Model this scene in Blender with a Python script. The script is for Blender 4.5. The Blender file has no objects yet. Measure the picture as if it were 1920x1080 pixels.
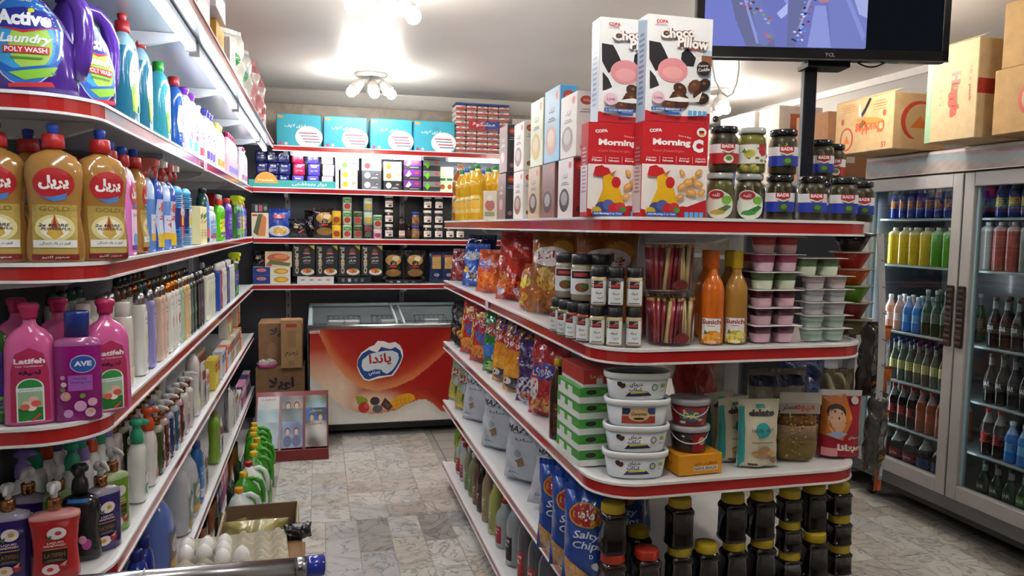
import bpy, math, random, unicodedata
from mathutils import Vector, Matrix
from mathutils.geometry import tessellate_polygon
random.seed(11)
S = bpy.context.scene
COL = S.collection
PI = math.pi

# ------------------------------------------------------------------ camera
CAM = Vector((0, 0, 1.6)); FPX = 1400.0
_y, _p, _r = math.radians(14.5), math.radians(-4.6), math.radians(0.9)
FWD = Vector((math.sin(_y) * math.cos(_p), math.cos(_y) * math.cos(_p), math.sin(_p)))
_R0 = Vector((math.cos(_y), -math.sin(_y), 0)); _U0 = _R0.cross(FWD)
RGT = _R0 * math.cos(_r) + _U0 * math.sin(_r)
UPV = -_R0 * math.sin(_r) + _U0 * math.cos(_r)
cd = bpy.data.cameras.new('camera'); cam = bpy.data.objects.new('camera', cd); COL.objects.link(cam)
cd.sensor_width = 36; cd.lens = 36 * FPX / 1920; cd.clip_start = 0.02
cam.matrix_world = Matrix(((RGT.x, UPV.x, -FWD.x, CAM.x), (RGT.y, UPV.y, -FWD.y, CAM.y), (RGT.z, UPV.z, -FWD.z, CAM.z), (0, 0, 0, 1)))
S.camera = cam

# ------------------------------------------------------------------ world, exposure
w = bpy.data.worlds.new('world'); S.world = w; w.use_nodes = True
w.node_tree.nodes['Background'].inputs[0].default_value = (0.75, 0.85, 1, 1)
w.node_tree.nodes['Background'].inputs[1].default_value = 0.25
S.view_settings.view_transform = 'Standard'; S.view_settings.look = 'None'
S.view_settings.gamma = 1; S.view_settings.use_curve_mapping = False
S.view_settings.exposure = 0.92
S.cycles.use_denoising = True
S.cycles.max_bounces = 8; S.cycles.transparent_max_bounces = 24
BULB_W, TUBE_W, BTUBE_W = 26.0, 1.05, 1.3          # watts: each spot bulb, each metre of shelf tube, back-shelf tube

def ray(px, py): return RGT * ((px - 960) / FPX) - UPV * ((py - 540) / FPX) + FWD
def atX(px, py, X): d = ray(px, py); return CAM + d * (X / d.x)
def atY(px, py, Y): d = ray(px, py); return CAM + d * (Y / d.y)
def atZ(px, py, Z): d = ray(px, py); return CAM + d * ((Z - 1.6) / d.z)

# ------------------------------------------------------------------ colours, materials
def lin(hx):
    if not isinstance(hx, str): return tuple(hx)[:3]
    def f(v): v /= 255; return v / 12.92 if v <= .04045 else ((v + .055) / 1.055) ** 2.4
    return tuple(f(int(hx[i:i + 2], 16)) for i in (0, 2, 4))
def mix(a, b, t):
    a, b = lin(a), lin(b); t = max(0, min(1, t))
    return tuple(a[i] * (1 - t) + b[i] * t for i in range(3))
MATS = {}
def new_mat(name):
    m = bpy.data.materials.new(name); m.use_nodes = True; MATS[name] = m
    nt = m.node_tree; return m, nt, nt.nodes['Principled BSDF']
def coord(nt, kind='Object'):
    return nt.nodes.new('ShaderNodeTexCoord').outputs[kind]
def noise(nt, scale, detail=4, vec=None, dist=0):
    n = nt.nodes.new('ShaderNodeTexNoise'); n.inputs['Scale'].default_value = scale
    n.inputs['Detail'].default_value = detail; n.inputs['Distortion'].default_value = dist
    nt.links.new(vec or coord(nt), n.inputs['Vector']); return n
def ramp(nt, src, stops):
    r = nt.nodes.new('ShaderNodeValToRGB'); nt.links.new(src, r.inputs[0])
    e = r.color_ramp.elements
    while len(e) < len(stops): e.new(.5)
    for i, (p, c) in enumerate(stops): e[i].position = p; e[i].color = (*lin(c), 1)
    return r.outputs[0]
def mixrgb(nt, fac, a, b, mode='MIX'):
    n = nt.nodes.new('ShaderNodeMixRGB'); n.blend_type = mode
    for i, v in ((0, fac), (1, a), (2, b)):
        if hasattr(v, 'node'): nt.links.new(v, n.inputs[i])
        elif i == 0: n.inputs[0].default_value = v
        else: n.inputs[i].default_value = (*lin(v), 1)
    return n.outputs[0]
def bump(nt, bs, h, strength, dist=.01):
    b = nt.nodes.new('ShaderNodeBump'); b.inputs['Strength'].default_value = strength; b.inputs['Distance'].default_value = dist
    nt.links.new(h, b.inputs['Height']); nt.links.new(b.outputs[0], bs.inputs['Normal'])
def attr_mat(name, rough, metal=0, coat=0, bmp=0, bscale=40, var=.06, trans=0):
    m, nt, bs = new_mat(name)
    a = nt.nodes.new('ShaderNodeAttribute'); a.attribute_name = 'Col'
    n = noise(nt, 22, 3)
    k = ramp(nt, n.outputs[0], [(.3, (1 - var,) * 3), (.7, (1, 1, 1))])
    nt.links.new(mixrgb(nt, 1, a.outputs['Color'], k, 'MULTIPLY'), bs.inputs['Base Color'])
    bs.inputs['Roughness'].default_value = rough; bs.inputs['Metallic'].default_value = metal
    bs.inputs['Coat Weight'].default_value = coat; bs.inputs['Coat Roughness'].default_value = .08
    if trans: bs.inputs['Transmission Weight'].default_value = trans; bs.inputs['IOR'].default_value = 1.33
    if bmp: bump(nt, bs, noise(nt, bscale, 3, dist=.8).outputs[0], bmp, .012)
    return m
attr_mat('plastic', .34); attr_mat('gloss', .14, coat=.35); attr_mat('film', .18, coat=.5, bmp=.7, bscale=20)
attr_mat('foil', .24, metal=.7, bmp=.45, bscale=22); attr_mat('paper', .6); attr_mat('print', .38)
attr_mat('card', .85, var=.16, bmp=.1, bscale=120); attr_mat('metal', .22, metal=1); attr_mat('enamel', .3, coat=.15)
attr_mat('gold', .18, metal=.9)
def glass_mat(name, tint_attr, rough=.03, refl=1.45, base=(1, 1, 1)):
    m = bpy.data.materials.new(name); m.use_nodes = True; MATS[name] = m; nt = m.node_tree; nt.nodes.clear()
    out = nt.nodes.new('ShaderNodeOutputMaterial'); t = nt.nodes.new('ShaderNodeBsdfTransparent'); g = nt.nodes.new('ShaderNodeBsdfGlossy')
    g.inputs['Roughness'].default_value = rough; fr = nt.nodes.new('ShaderNodeFresnel'); fr.inputs[0].default_value = refl
    mx = nt.nodes.new('ShaderNodeMixShader')
    if tint_attr:
        a = nt.nodes.new('ShaderNodeAttribute'); a.attribute_name = 'Col'; nt.links.new(a.outputs[0], t.inputs[0])
    else: t.inputs[0].default_value = (*base, 1)
    ge = nt.nodes.new('ShaderNodeNewGeometry'); mu = nt.nodes.new('ShaderNodeMath'); mu.operation = 'MULTIPLY_ADD'   # no reflection from inside faces
    nt.links.new(ge.outputs['Backfacing'], mu.inputs[0]); mu.inputs[1].default_value = -1; mu.inputs[2].default_value = 1
    m2 = nt.nodes.new('ShaderNodeMath'); m2.operation = 'MULTIPLY'; nt.links.new(mu.outputs[0], m2.inputs[0]); nt.links.new(fr.outputs[0], m2.inputs[1])
    nt.links.new(m2.outputs[0], mx.inputs[0]); nt.links.new(t.outputs[0], mx.inputs[1]); nt.links.new(g.outputs[0], mx.inputs[2])
    nt.links.new(mx.outputs[0], out.inputs[0])
glass_mat('clear', True, .06); glass_mat('fridge_pane', False, .02, 1.5, (.8, .84, .845)); glass_mat('pane', False, .015, 1.45, (.95, .965, .965))
def emit_mat(name, strength, col=None, sample='AUTO'):
    m = bpy.data.materials.new(name); m.use_nodes = True; MATS[name] = m; nt = m.node_tree; nt.nodes.clear()
    out = nt.nodes.new('ShaderNodeOutputMaterial'); e = nt.nodes.new('ShaderNodeEmission'); e.inputs[1].default_value = strength
    if col: e.inputs[0].default_value = (*lin(col), 1)
    else:
        a = nt.nodes.new('ShaderNodeAttribute'); a.attribute_name = 'Col'; nt.links.new(a.outputs[0], e.inputs[0])
    nt.links.new(e.outputs[0], out.inputs[0]); m.cycles.emission_sampling = sample
emit_mat('screen', .7); emit_mat('bulb_glow', 30, 'fff4e6', 'NONE'); emit_mat('tube_glow', 14, 'f2f7ff', 'NONE')
# structure materials
m, nt, bs = new_mat('ceiling_plaster')
nt.links.new(ramp(nt, noise(nt, 1.2, 5).outputs[0], [(.35, 'e9e5e0'), (.65, 'f1eeea')]), bs.inputs['Base Color']); bs.inputs['Roughness'].default_value = .45
m, nt, bs = new_mat('wall_stone')
nt.links.new(ramp(nt, noise(nt, 5, 8, dist=1.2).outputs[0], [(.3, '8d8071'), (.5, 'a3978a'), (.72, 'b4aaa0')]), bs.inputs['Base Color']); bs.inputs['Roughness'].default_value = .4
m, nt, bs = new_mat('wall_paint')
nt.links.new(ramp(nt, noise(nt, 3, 4).outputs[0], [(.3, 'b9b6b2'), (.7, 'c8c5c0')]), bs.inputs['Base Color']); bs.inputs['Roughness'].default_value = .6
m, nt, bs = new_mat('wall_dim')
nt.links.new(ramp(nt, noise(nt, 2, 4).outputs[0], [(.3, '4a4642'), (.7, '6b665f')]), bs.inputs['Base Color']); bs.inputs['Roughness'].default_value = .7
m, nt, bs = new_mat('marble')
oi = nt.nodes.new('ShaderNodeObjectInfo')
co = nt.nodes.new('ShaderNodeVectorMath'); co.operation = 'MULTIPLY_ADD'; cv = nt.nodes.new('ShaderNodeCombineXYZ')
nt.links.new(oi.outputs['Random'], cv.inputs[0]); nt.links.new(oi.outputs['Random'], cv.inputs[1])
nt.links.new(cv.outputs[0], co.inputs[0]); co.inputs[1].default_value = (37, 91, 0); nt.links.new(coord(nt), co.inputs[2])
n1 = noise(nt, 5.5, 8, co.outputs[0], 1.6); n2 = noise(nt, 3.2, 10, co.outputs[0], 3.2)
base = ramp(nt, n1.outputs[0], [(.28, 'b4b1ac'), (.47, 'd6d4d0'), (.7, 'e6e4e0')])
vein = ramp(nt, n2.outputs[0], [(.46, (1, 1, 1)), (.495, '8a8886'), (.52, (1, 1, 1))])
tone = ramp(nt, oi.outputs['Random'], [(0, 'a3a2a3'), (.1, 'd5cfc5'), (.3, 'e8e4dc'), (.55, 'f4f2ee'), (.8, 'e4e4e3'), (1, 'c4c5c8')])
c = mixrgb(nt, 1, mixrgb(nt, .75, base, vein, 'MULTIPLY'), tone, 'MULTIPLY')
tan = ramp(nt, noise(nt, 4, 4, co.outputs[0], 2).outputs[0], [(.62, (0, 0, 0)), (.74, (1, 1, 1))])
nt.links.new(mixrgb(nt, mixrgb(nt, .5, tan, (0, 0, 0), 'MIX'), c, 'bca78e'), bs.inputs['Base Color'])
bs.inputs['Roughness'].default_value = .3
m, nt, bs = new_mat('floor_slab')
bt = nt.nodes.new('ShaderNodeTexBrick'); bt.offset = 0; nt.links.new(coord(nt), bt.inputs[0])
for k, v in (('Scale', 1), ('Brick Width', .21), ('Row Height', .21), ('Mortar Size', .004)): bt.inputs[k].default_value = v
bt.inputs['Color1'].default_value = (*lin('a5a198'), 1); bt.inputs['Color2'].default_value = (*lin('8f8c86'), 1); bt.inputs['Mortar'].default_value = (*lin('4c4944'), 1)
nt.links.new(bt.outputs[0], bs.inputs['Base Color']); bs.inputs['Roughness'].default_value = .4

# ------------------------------------------------------------------ mesh builder
class MB:
    def __init__(s): s.v, s.f, s.c, s.m, s.s = [], [], [], [], []
    def add(s, vs, fs, col, mat='plastic', smooth=True):
        o = len(s.v); s.v += [tuple(p) for p in vs]; multi = isinstance(col, list)
        if not multi: col = lin(col)
        for i, f in enumerate(fs):
            s.f.append(tuple(k + o for k in f)); s.c.append(col[i] if multi else col); s.m.append(mat); s.s.append(smooth)
        return s
    def loft(s, rings, col, mat='plastic', smooth=True, caps=(True, True), close=True):
        n = len(rings[0]); vs = [p for r in rings for p in r]; fs = []; cs = []
        fn = callable(col)
        if not fn: c0 = lin(col)
        for i in range(len(rings) - 1):
            cc = lin(col((rings[i][0][2] + rings[i + 1][0][2]) / 2)) if fn else c0
            for j in range(n if close else n - 1):
                k = (j + 1) % n; fs.append((i * n + j, i * n + k, (i + 1) * n + k, (i + 1) * n + j)); cs.append(cc)
        if caps[0]: fs.append(tuple(reversed(range(n)))); cs.append(lin(col(rings[0][0][2])) if fn else c0)
        if caps[1]: b = (len(rings) - 1) * n; fs.append(tuple(range(b, b + n))); cs.append(lin(col(rings[-1][0][2])) if fn else c0)
        return s.add(vs, fs, cs, mat, smooth)
    def box(s, x0, x1, y0, y1, z0, z1, col, mat='paper', r=.0015):
        r = min(r, (x1 - x0) * .3, (y1 - y0) * .3, (z1 - z0) * .3)
        def ring(z, i):
            a, b, c, d = x0 + i, x1 - i, y0 + i, y1 - i
            return [(a + r, c, z), (b - r, c, z), (b, c + r, z), (b, d - r, z), (b - r, d, z), (a + r, d, z), (a, d - r, z), (a, c + r, z)]
        return s.loft([ring(z0, r), ring(z0 + r, 0), ring(z1 - r, 0), ring(z1, r)], col, mat, False)
    def cyl(s, x, y, z0, z1, r0, col, mat='plastic', r1=None, n=14, e=.0):
        r1 = r0 if r1 is None else r1; e = e or min(.002, r0 * .2)
        return s.loft([sring(z0, r0 - e, r0 - e, 2, n, x, y), sring(z0 + e, r0, r0, 2, n, x, y), sring(z1 - e, r1, r1, 2, n, x, y), sring(z1, r1 - e, r1 - e, 2, n, x, y)], col, mat)
    def tube(s, pts, r, col, mat='plastic', n=8, ry=None):
        pts = [Vector(p) for p in pts]; rings = []; up = None
        for i, p in enumerate(pts):
            t = (pts[min(i + 1, len(pts) - 1)] - pts[max(i - 1, 0)]).normalized()
            if up is None: up = Vector((0, 0, 1)) if abs(t.z) < .9 else Vector((0, 1, 0))
            a = t.cross(up).normalized(); up = a.cross(t).normalized()
            rr = r[i] if isinstance(r, (list, tuple)) else r
            rings.append([tuple(p + a * math.cos(2 * PI * k / n) * rr + up * math.sin(2 * PI * k / n) * (ry or rr)) for k in range(n)])
        return s.loft(rings, col, mat)
    def quad(s, a, b, c, d, col, mat='paper'): return s.add([a, b, c, d], [(0, 1, 2, 3)], col, mat, False)
    def mesh(s, name):
        me = bpy.data.meshes.new(name); me.from_pydata(s.v, [], s.f)
        names = []
        for x in s.m:
            if x not in names: names.append(x)
        for x in names: me.materials.append(MATS[x])
        if s.f:
            me.polygons.foreach_set('material_index', [names.index(x) for x in s.m])
            me.polygons.foreach_set('use_smooth', s.s)
            ca = me.color_attributes.new('Col', 'FLOAT_COLOR', 'CORNER'); buf = []
            for f, c in zip(s.f, s.c):
                if isinstance(c[0], tuple):
                    for q in c: buf += [q[0], q[1], q[2], 1]
                else: buf += [c[0], c[1], c[2], 1] * len(f)
            ca.data.foreach_set('color', buf)
        me.update(); return me
    def obj(s, name, parent=None, kind=None):
        o = bpy.data.objects.new(name, s.mesh(name)); COL.objects.link(o); o.parent = parent
        if kind: o['kind'] = kind
        return o
def sring(z, rx, ry, n=2, seg=20, cx=0, cy=0):
    out = []
    for k in range(seg):
        a = 2 * PI * k / seg; c, q = math.cos(a), math.sin(a)
        out.append((cx + rx * math.copysign(abs(c) ** (2 / n), c), cy + ry * math.copysign(abs(q) ** (2 / n), q), z))
    return out

# ------------------------------------------------------------------ text and flat print
_FORMS = {}
def _form(ch, f):
    k = (ch, f)
    if k not in _FORMS:
        try: _FORMS[k] = unicodedata.lookup(unicodedata.name(ch) + ' ' + f + ' FORM')
        except (KeyError, ValueError): _FORMS[k] = None
    return _FORMS[k]
def shape(t):
    if not any('\u0600' <= c <= '\u06ff' for c in t): return t
    out = []; prev = False; i = 0
    while i < len(t):
        c = t[i]
        if not ('\u0600' <= c <= '\u06ff'): out.append(c); prev = False; i += 1; continue
        if c == 'ل' and i + 1 < len(t) and t[i + 1] == 'ا':
            out.append('\ufefc' if prev else '\ufefb'); prev = False; i += 2; continue
        nxt = i + 1 < len(t) and '\u0600' <= t[i + 1] <= '\u06ff'
        ini = _form(c, 'INITIAL')
        if prev and nxt and ini: g = _form(c, 'MEDIAL')
        elif prev: g = _form(c, 'FINAL')
        elif nxt and ini: g = ini
        else: g = _form(c, 'ISOLATED')
        out.append(g or c); prev = bool(ini); i += 1
    return ''.join(reversed(out))
_TXT = {}
_tc = bpy.data.curves.new('lettering', 'FONT'); _to = bpy.data.objects.new('lettering', _tc); COL.objects.link(_to)
_tc.resolution_u = 2
def text_tris(t, bold=0, shear=0):
    k = (t, bold, shear)
    if k not in _TXT:
        _tc.body = shape(t); _tc.offset = bold; _tc.shear = shear
        dg = bpy.context.evaluated_depsgraph_get(); dg.update()
        me = bpy.data.meshes.new_from_object(_to.evaluated_get(dg)); me.calc_loop_triangles()
        vs = [(v.co.x, v.co.y) for v in me.vertices]; ts = [tuple(l.vertices) for l in me.loop_triangles]
        bpy.data.meshes.remove(me)
        if vs:
            x0, x1 = min(v[0] for v in vs), max(v[0] for v in vs); y0, y1 = min(v[1] for v in vs), max(v[1] for v in vs)
            sc = 1 / max(y1 - y0, 1e-6); vs = [((x - (x0 + x1) / 2) * sc, (y - (y0 + y1) / 2) * sc) for x, y in vs]
            _TXT[k] = (vs, ts, (x1 - x0) * sc)
        else: _TXT[k] = ([], [], 1)
    return _TXT[k]
class Decal:
    """flat print: shapes in u (across), v (up), laid over a surface function(u, v, lift)"""
    def __init__(s, mb, surf, edge=9, lift=.0006, mat='print', step=.00022):
        s.mb, s.surf, s.edge, s.lift, s.mat, s.step = mb, surf, edge, lift, mat, step
    def tris(s, vs, ts, col):
        col = lin(col); out = []; work = [tuple(vs[i] for i in t) for t in ts]
        e2 = s.edge ** 2
        while work:
            t = work.pop()
            d = [(t[i][0] - t[(i + 1) % 3][0]) ** 2 + (t[i][1] - t[(i + 1) % 3][1]) ** 2 for i in range(3)]
            m = max(d)
            if m > e2:
                i = d.index(m); a, b, c = t[i], t[(i + 1) % 3], t[(i + 2) % 3]; q = ((a[0] + b[0]) / 2, (a[1] + b[1]) / 2)
                work += [(a, q, c), (q, b, c)]
            else: out.append(t)
        P = []; F = []; idx = {}
        for t in out:
            f = []
            for p in t:
                k = (round(p[0], 6), round(p[1], 6))
                if k not in idx: idx[k] = len(P); P.append(s.surf(p[0], p[1], s.lift))
                f.append(idx[k])
            if len(set(f)) == 3: F.append(f)
        # orientation: u right, v up must face outward
        if F:
            s.mb.add(P, F, col, s.mat, False)
        s.lift += s.step; return s
    def poly(s, pts, col):
        ts = tessellate_polygon([[Vector((x, y, 0)) for x, y in pts]])
        F = []
        for t in ts:
            a, b, c = (pts[i] for i in t)
            F.append(t if (b[0] - a[0]) * (c[1] - a[1]) - (b[1] - a[1]) * (c[0] - a[0]) > 0 else t[::-1])
        return s.tris(pts, F, col)
    def rect(s, u, v, w, h, col, rot=0):
        c, q = math.cos(rot), math.sin(rot)
        return s.tris([(u + x * c - y * q, v + x * q + y * c) for x, y in ((-w / 2, -h / 2), (w / 2, -h / 2), (w / 2, h / 2), (-w / 2, h / 2))], [(0, 1, 2), (0, 2, 3)], col)
    def ell(s, u, v, a, b, col, n=20, rot=0, a0=0, a1=2 * PI):
        c, q = math.cos(rot), math.sin(rot); P = []
        full = abs(a1 - a0 - 2 * PI) < 1e-6
        for k in range(n if full else n + 1):
            t = a0 + (a1 - a0) * k / n; x, y = a * math.cos(t), b * math.sin(t); P.append((u + x * c - y * q, v + x * q + y * c))
        m = len(P)
        return s.tris(P + [(u, v)], [(m, k, (k + 1) % m) for k in range(m if full else m - 1)], col)
    def txt(s, t, u, v, h, col, w=None, bold=.02, rot=0, shear=0):
        vs, ts, tw = text_tris(t, bold, shear)
        sx = h if w is None else w / max(tw, 1e-6); c, q = math.cos(rot), math.sin(rot)
        return s.tris([(u + x * sx * c - y * h * q, v + x * sx * q + y * h * c) for x, y in vs], ts, col)
    def lines(s, u, v, w, h, n, col, fill=.5):
        for i in range(n):
            k = .7 + .3 * ((i * 7919) % 5) / 4
            s.rect(u, v + h / 2 - (i + .5) * h / n, w * k, h / n * fill, col); s.lift -= s.step
        s.lift += s.step; return s
    def grid(s, u0, u1, v0, v1, nu, nv, fn):
        P = [s.surf(u0 + (u1 - u0) * i / nu, v0 + (v1 - v0) * j / nv, s.lift) for j in range(nv + 1) for i in range(nu + 1)]
        C = [lin(fn(u0 + (u1 - u0) * i / nu, v0 + (v1 - v0) * j / nv)) for j in range(nv + 1) for i in range(nu + 1)]
        F = []; FC = []
        for j in range(nv):
            for i in range(nu):
                a = j * (nu + 1) + i; q = (a, a + 1, a + nu + 2, a + nu + 1); F.append(q); FC.append(tuple(C[k] for k in q))
        s.mb.add(P, F, FC, s.mat, False); s.lift += s.step; return s
def face_front(y): return lambda u, v, o: (u, y - o, v)
def face_right(x): return lambda u, v, o: (x + o, u, v)
def face_left(x): return lambda u, v, o: (x - o, -u, v)
def face_top(z): return lambda u, v, o: (u, v, z + o)
def face_cyl(r): return lambda u, v, o: ((r + o) * math.sin(u / r), -(r + o) * math.cos(u / r), v)

# ------------------------------------------------------------------ things
class Kind:
    def __init__(s, name, cat): s.name, s.cat, s.parts = name, cat, []
    def part(s, pname, mb, parent=None, label=None):
        if mb.f: s.parts.append((pname, mb.mesh(pname), parent, label))
        return len(s.parts) - 1
def make(k, loc, rz=0, rx=0, ry=0, sc=1):
    if len(k.parts) == 1:
        r = bpy.data.objects.new(k.name, k.parts[0][1])
    else: r = bpy.data.objects.new(k.name, None); r.empty_display_size = .03
    COL.objects.link(r); r.location = loc; r.rotation_euler = (rx, ry, rz); r['category'] = k.cat
    if sc != 1: r.scale = (sc,) * 3 if not isinstance(sc, tuple) else sc
    if len(k.parts) > 1:
        made = []
        for pn, me, pa, lb in k.parts:
            o = bpy.data.objects.new(pn, me); COL.objects.link(o); o.parent = r if pa is None else made[pa]; made.append(o)
            if lb: o['label'] = lb
    return r
REG = []
def put(k, loc, rz, desc, row=None, group=None, rx=0, ry=0, sc=1):
    r = make(k, loc, rz, rx, ry, sc)
    if row is None: r['label'] = desc
    else: REG.append((r, desc, row))
    if group or row: r['group'] = group or ('goods on ' + row[0])
    return r
ORD = 'first second third fourth fifth sixth seventh eighth ninth tenth eleventh twelfth thirteenth fourteenth fifteenth sixteenth seventeenth eighteenth nineteenth twentieth'.split()
def finish_labels():
    cnt = {}; seen = {}
    for r, d, row in REG: cnt[(d, row)] = cnt.get((d, row), 0) + 1
    for r, d, row in REG:
        place, start = row
        if cnt[(d, row)] == 1: r['label'] = f'{d} on {place}'.replace(', far door', ' by far door').replace(', near door', ' by near door')
        else:
            i = seen[(d, row)] = seen.get((d, row), -1) + 1
            o = ORD[i] if i < len(ORD) else ORD[-1]
            r['label'] = f'{o} {d} from {start}, {place}'.replace(' the ', ' ')
def thing(name, cat, label, loc=(0, 0, 0)):
    r = bpy.data.objects.new(name, None); COL.objects.link(r); r.location = loc; r['category'] = cat; r['label'] = label; r.empty_display_size = .05
    return r

# ================================================================== ROOM
def struct(name, mb): o = mb.obj(name); o['kind'] = 'structure'; return o
def slab(x0, x1, y0, y1, z0, z1, mat): return MB().box(x0, x1, y0, y1, z0, z1, 'ffffff', mat, .001)
XL, XR, YF, YB, ZC = -1.0, 3.85, -2.6, 6.5, 2.7
floor = struct('floor', slab(XL - .1, XR + .1, YF - .1, YB + .1, -.1, -.004, 'floor_slab'))
struct('ceiling', slab(XL - .1, XR + .1, YF - .1, YB + .1, ZC, ZC + .1, 'ceiling_plaster'))
struct('wall_back', slab(XL - .1, XR + .1, YB, YB + .1, 0, ZC, 'wall_stone'))
struct('wall_side', slab(XL - .1, XL, YF, YB, 0, ZC, 'wall_paint'))
struct('wall_fridge_side', slab(XR, XR + .1, YF, YB, 0, ZC, 'wall_paint'))
struct('wall_front', slab(XL, XR, YF - .1, YF, 0, ZC, 'wall_dim'))
t = MB(); t.loft([[(x, YB, ZC - .11), (x, YB - .02, ZC - .11), (x, YB - .035, ZC - .07), (x, YB - .1, ZC - .015), (x, YB - .1, ZC), (x, YB, ZC)] for x in (XL, XR)], 'd8d4cf', 'enamel'); struct('trim_1', t)
t = MB(); t.loft([[(XR, y, ZC - .05), (XR - .03, y, ZC - .05), (XR - .03, y, ZC), (XR, y, ZC)] for y in (YF, YB)], 'efece8', 'enamel', False); struct('trim_2', t)
# marble floor tiles that the photograph lets one tell apart
_tile = {}
def tile(x0, y0, wx, wy):
    key = (round(wx, 3), round(wy, 3))
    if key not in _tile: _tile[key] = MB().box(0, wx - .0035, 0, wy - .0035, -.012, 0, 'ffffff', 'marble', .0012).mesh('tile')
    o = bpy.data.objects.new('tile', _tile[key]); COL.objects.link(o); o.parent = floor
    o.location = (x0, y0, random.uniform(-.0008, 0))
rt = random.Random(5)
for j in range(10):                                    # square tiles, far half of the aisle
    for i in range(6): tile(-.47 + i * .21, 4.04 + j * .208, .21, .208)
for i in range(8):                                     # long tiles, near half
    off = (.0, .12, .2, .05, .24, .1, .17, .02)[i]
    for j in range(5):
        y0 = 2.2 + j * .37 - off + .18; y1 = min(y0 + .37, 4.04)
        if j == 4: y1 = 4.04
        if y1 - y0 > .03: tile(-.47 + i * .165, y0, .165, y1 - y0)
for i in range(11):                                    # fridge aisle
    for j in range(9): tile(1.5 + i * .165, 1.2 + j * .3 - (i % 2) * .13, .165, .3)

# ================================================================== SHELVING
RED, WHT = 'ab2323', 'e9e9ea'
LIP = .044
def arc(cx, cy, r, a0, a1, n=7): return [(cx + r * math.cos(math.radians(a0 + (a1 - a0) * k / n)), cy + r * math.sin(math.radians(a0 + (a1 - a0) * k / n))) for k in range(n + 1)]
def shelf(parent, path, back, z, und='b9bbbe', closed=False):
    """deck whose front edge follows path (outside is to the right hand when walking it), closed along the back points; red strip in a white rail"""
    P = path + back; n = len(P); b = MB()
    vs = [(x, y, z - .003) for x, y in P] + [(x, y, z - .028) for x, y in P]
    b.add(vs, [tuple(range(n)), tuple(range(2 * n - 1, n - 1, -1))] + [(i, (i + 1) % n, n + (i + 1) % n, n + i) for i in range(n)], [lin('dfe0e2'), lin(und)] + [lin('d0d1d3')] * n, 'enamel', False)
    o = b.obj('shelf', parent)
    rail = MB(); strip = MB(); m = len(path); nor = []
    for i in range(m):
        a, c = Vector(path[max(i - 1, 0)]), Vector(path[min(i + 1, m - 1)]); d = (c - a).normalized(); nor.append(Vector((d.y, -d.x)))
    def band(mb, o0, z0, o1, z1, col, mat):
        vs = []
        for i in range(m):
            p = Vector(path[i]); q = p + nor[i] * o0; q2 = p + nor[i] * o1
            vs += [(q.x, q.y, z0), (q2.x, q2.y, z1)]
        mb.add(vs, [(2 * i, 2 * i + 2, 2 * i + 3, 2 * i + 1) for i in range(m - 1)], col, mat, False)
    e = .0
    for (o0, z0, o1, z1) in ((-.012, z, .0, z + .001), (.0, z + .001, .009, z), (.009, z, .009, z - .0075), (.009, z - .0075, .005, z - .0075), (.005, z - LIP + .006, .009, z - LIP + .006), (.009, z - LIP + .006, .009, z - LIP), (.009, z - LIP, -.002, z - LIP), (.004, z - .003, .004, z - LIP + .003)):
        band(rail, o0, z0, o1, z1, WHT, 'enamel')
    band(strip, .0055, z - .0073, .0055, z - LIP + .0058, RED, 'gloss')
    rail.obj('price_rail', o); strip.obj('red_strip', o)
    return o
def bracket(parent, p0, p1, z):
    p0, p1 = Vector(p0), Vector(p1); d = (p1 - p0).normalized(); nrm = Vector((-d.y, d.x)) * .014
    b = MB(); ring = []
    for p, h in ((p0, .06), (p0.lerp(p1, .8), .04), (p1, .015)):
        ring.append([(p.x + nrm.x, p.y + nrm.y, z - .029), (p.x - nrm.x, p.y - nrm.y, z - .029), (p.x - nrm.x, p.y - nrm.y, z - .029 - h), (p.x + nrm.x, p.y + nrm.y, z - .029 - h)])
    b.loft(ring, 'cfd0d2', 'enamel', False); b.obj('bracket', parent)

# --- toiletries wall (along the side of the aisle)
ZA, ZB, ZCs, ZD, ZE, ZF = 1.88, 1.505, 1.137, .76, .345, .09
LX = -.5
tw = thing('wall_shelving', 'shelving', 'long white toiletries shelving with red price strips along the aisle', (-.95, 4, 0))
bk = MB(); bk.box(.0, .018, -2.05, 2.4, .0, 2.3, '6a6c74', 'enamel'); bk.obj('back_panel', tw)
for y in (-1.85, -.95, 0, .95, 1.9):
    u = MB(); u.box(.02, .05, y - .02, y + .02, 0, 2.3, 'c2c3c6', 'enamel')
    for q in range(24): u.box(.0495, .0512, y - .004, y + .004, .2 + q * .085, .225 + q * .085, '2a2a2d', 'enamel')
    u.obj('upright', tw)
eb = MB(); eb.box(.02, .4, -2.06, -2.04, 0, .06, 'b0b1b4', 'enamel'); eb.obj('plinth', tw)
def rel(o, pts): return [(x - o.location.x, y - o.location.y) for x, y in pts]
Lpath = [(LX - .43, 1.86), (LX - .14, 1.86)] + arc(LX - .14, 2.0, .14, -90, 0)[1:] + [(LX, 3.1), (LX, 4.1), (LX, 5.1), (LX, 6.04)]
for z in (ZA, ZB, ZCs, ZD, ZE, ZF):
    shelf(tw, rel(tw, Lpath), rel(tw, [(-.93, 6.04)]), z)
    if z > .2:
        for y in (2.15, 3.05, 4.0, 4.95): bracket(tw, rel(tw, [(-.9, y)])[0], rel(tw, [(-.56, y)])[0], z)
# canopy shelf with the tube lights
Cpath = [(-.34, .9), (-.34, 2.1), (-.34, 4.0), (-.34, 6.0)]
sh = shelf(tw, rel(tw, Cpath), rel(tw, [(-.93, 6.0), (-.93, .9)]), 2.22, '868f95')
for y in (1.6, 2.6, 3.6, 4.6, 5.6): bracket(tw, rel(tw, [(-.92, y)])[0], rel(tw, [(-.42, y)])[0], 2.22)
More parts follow.
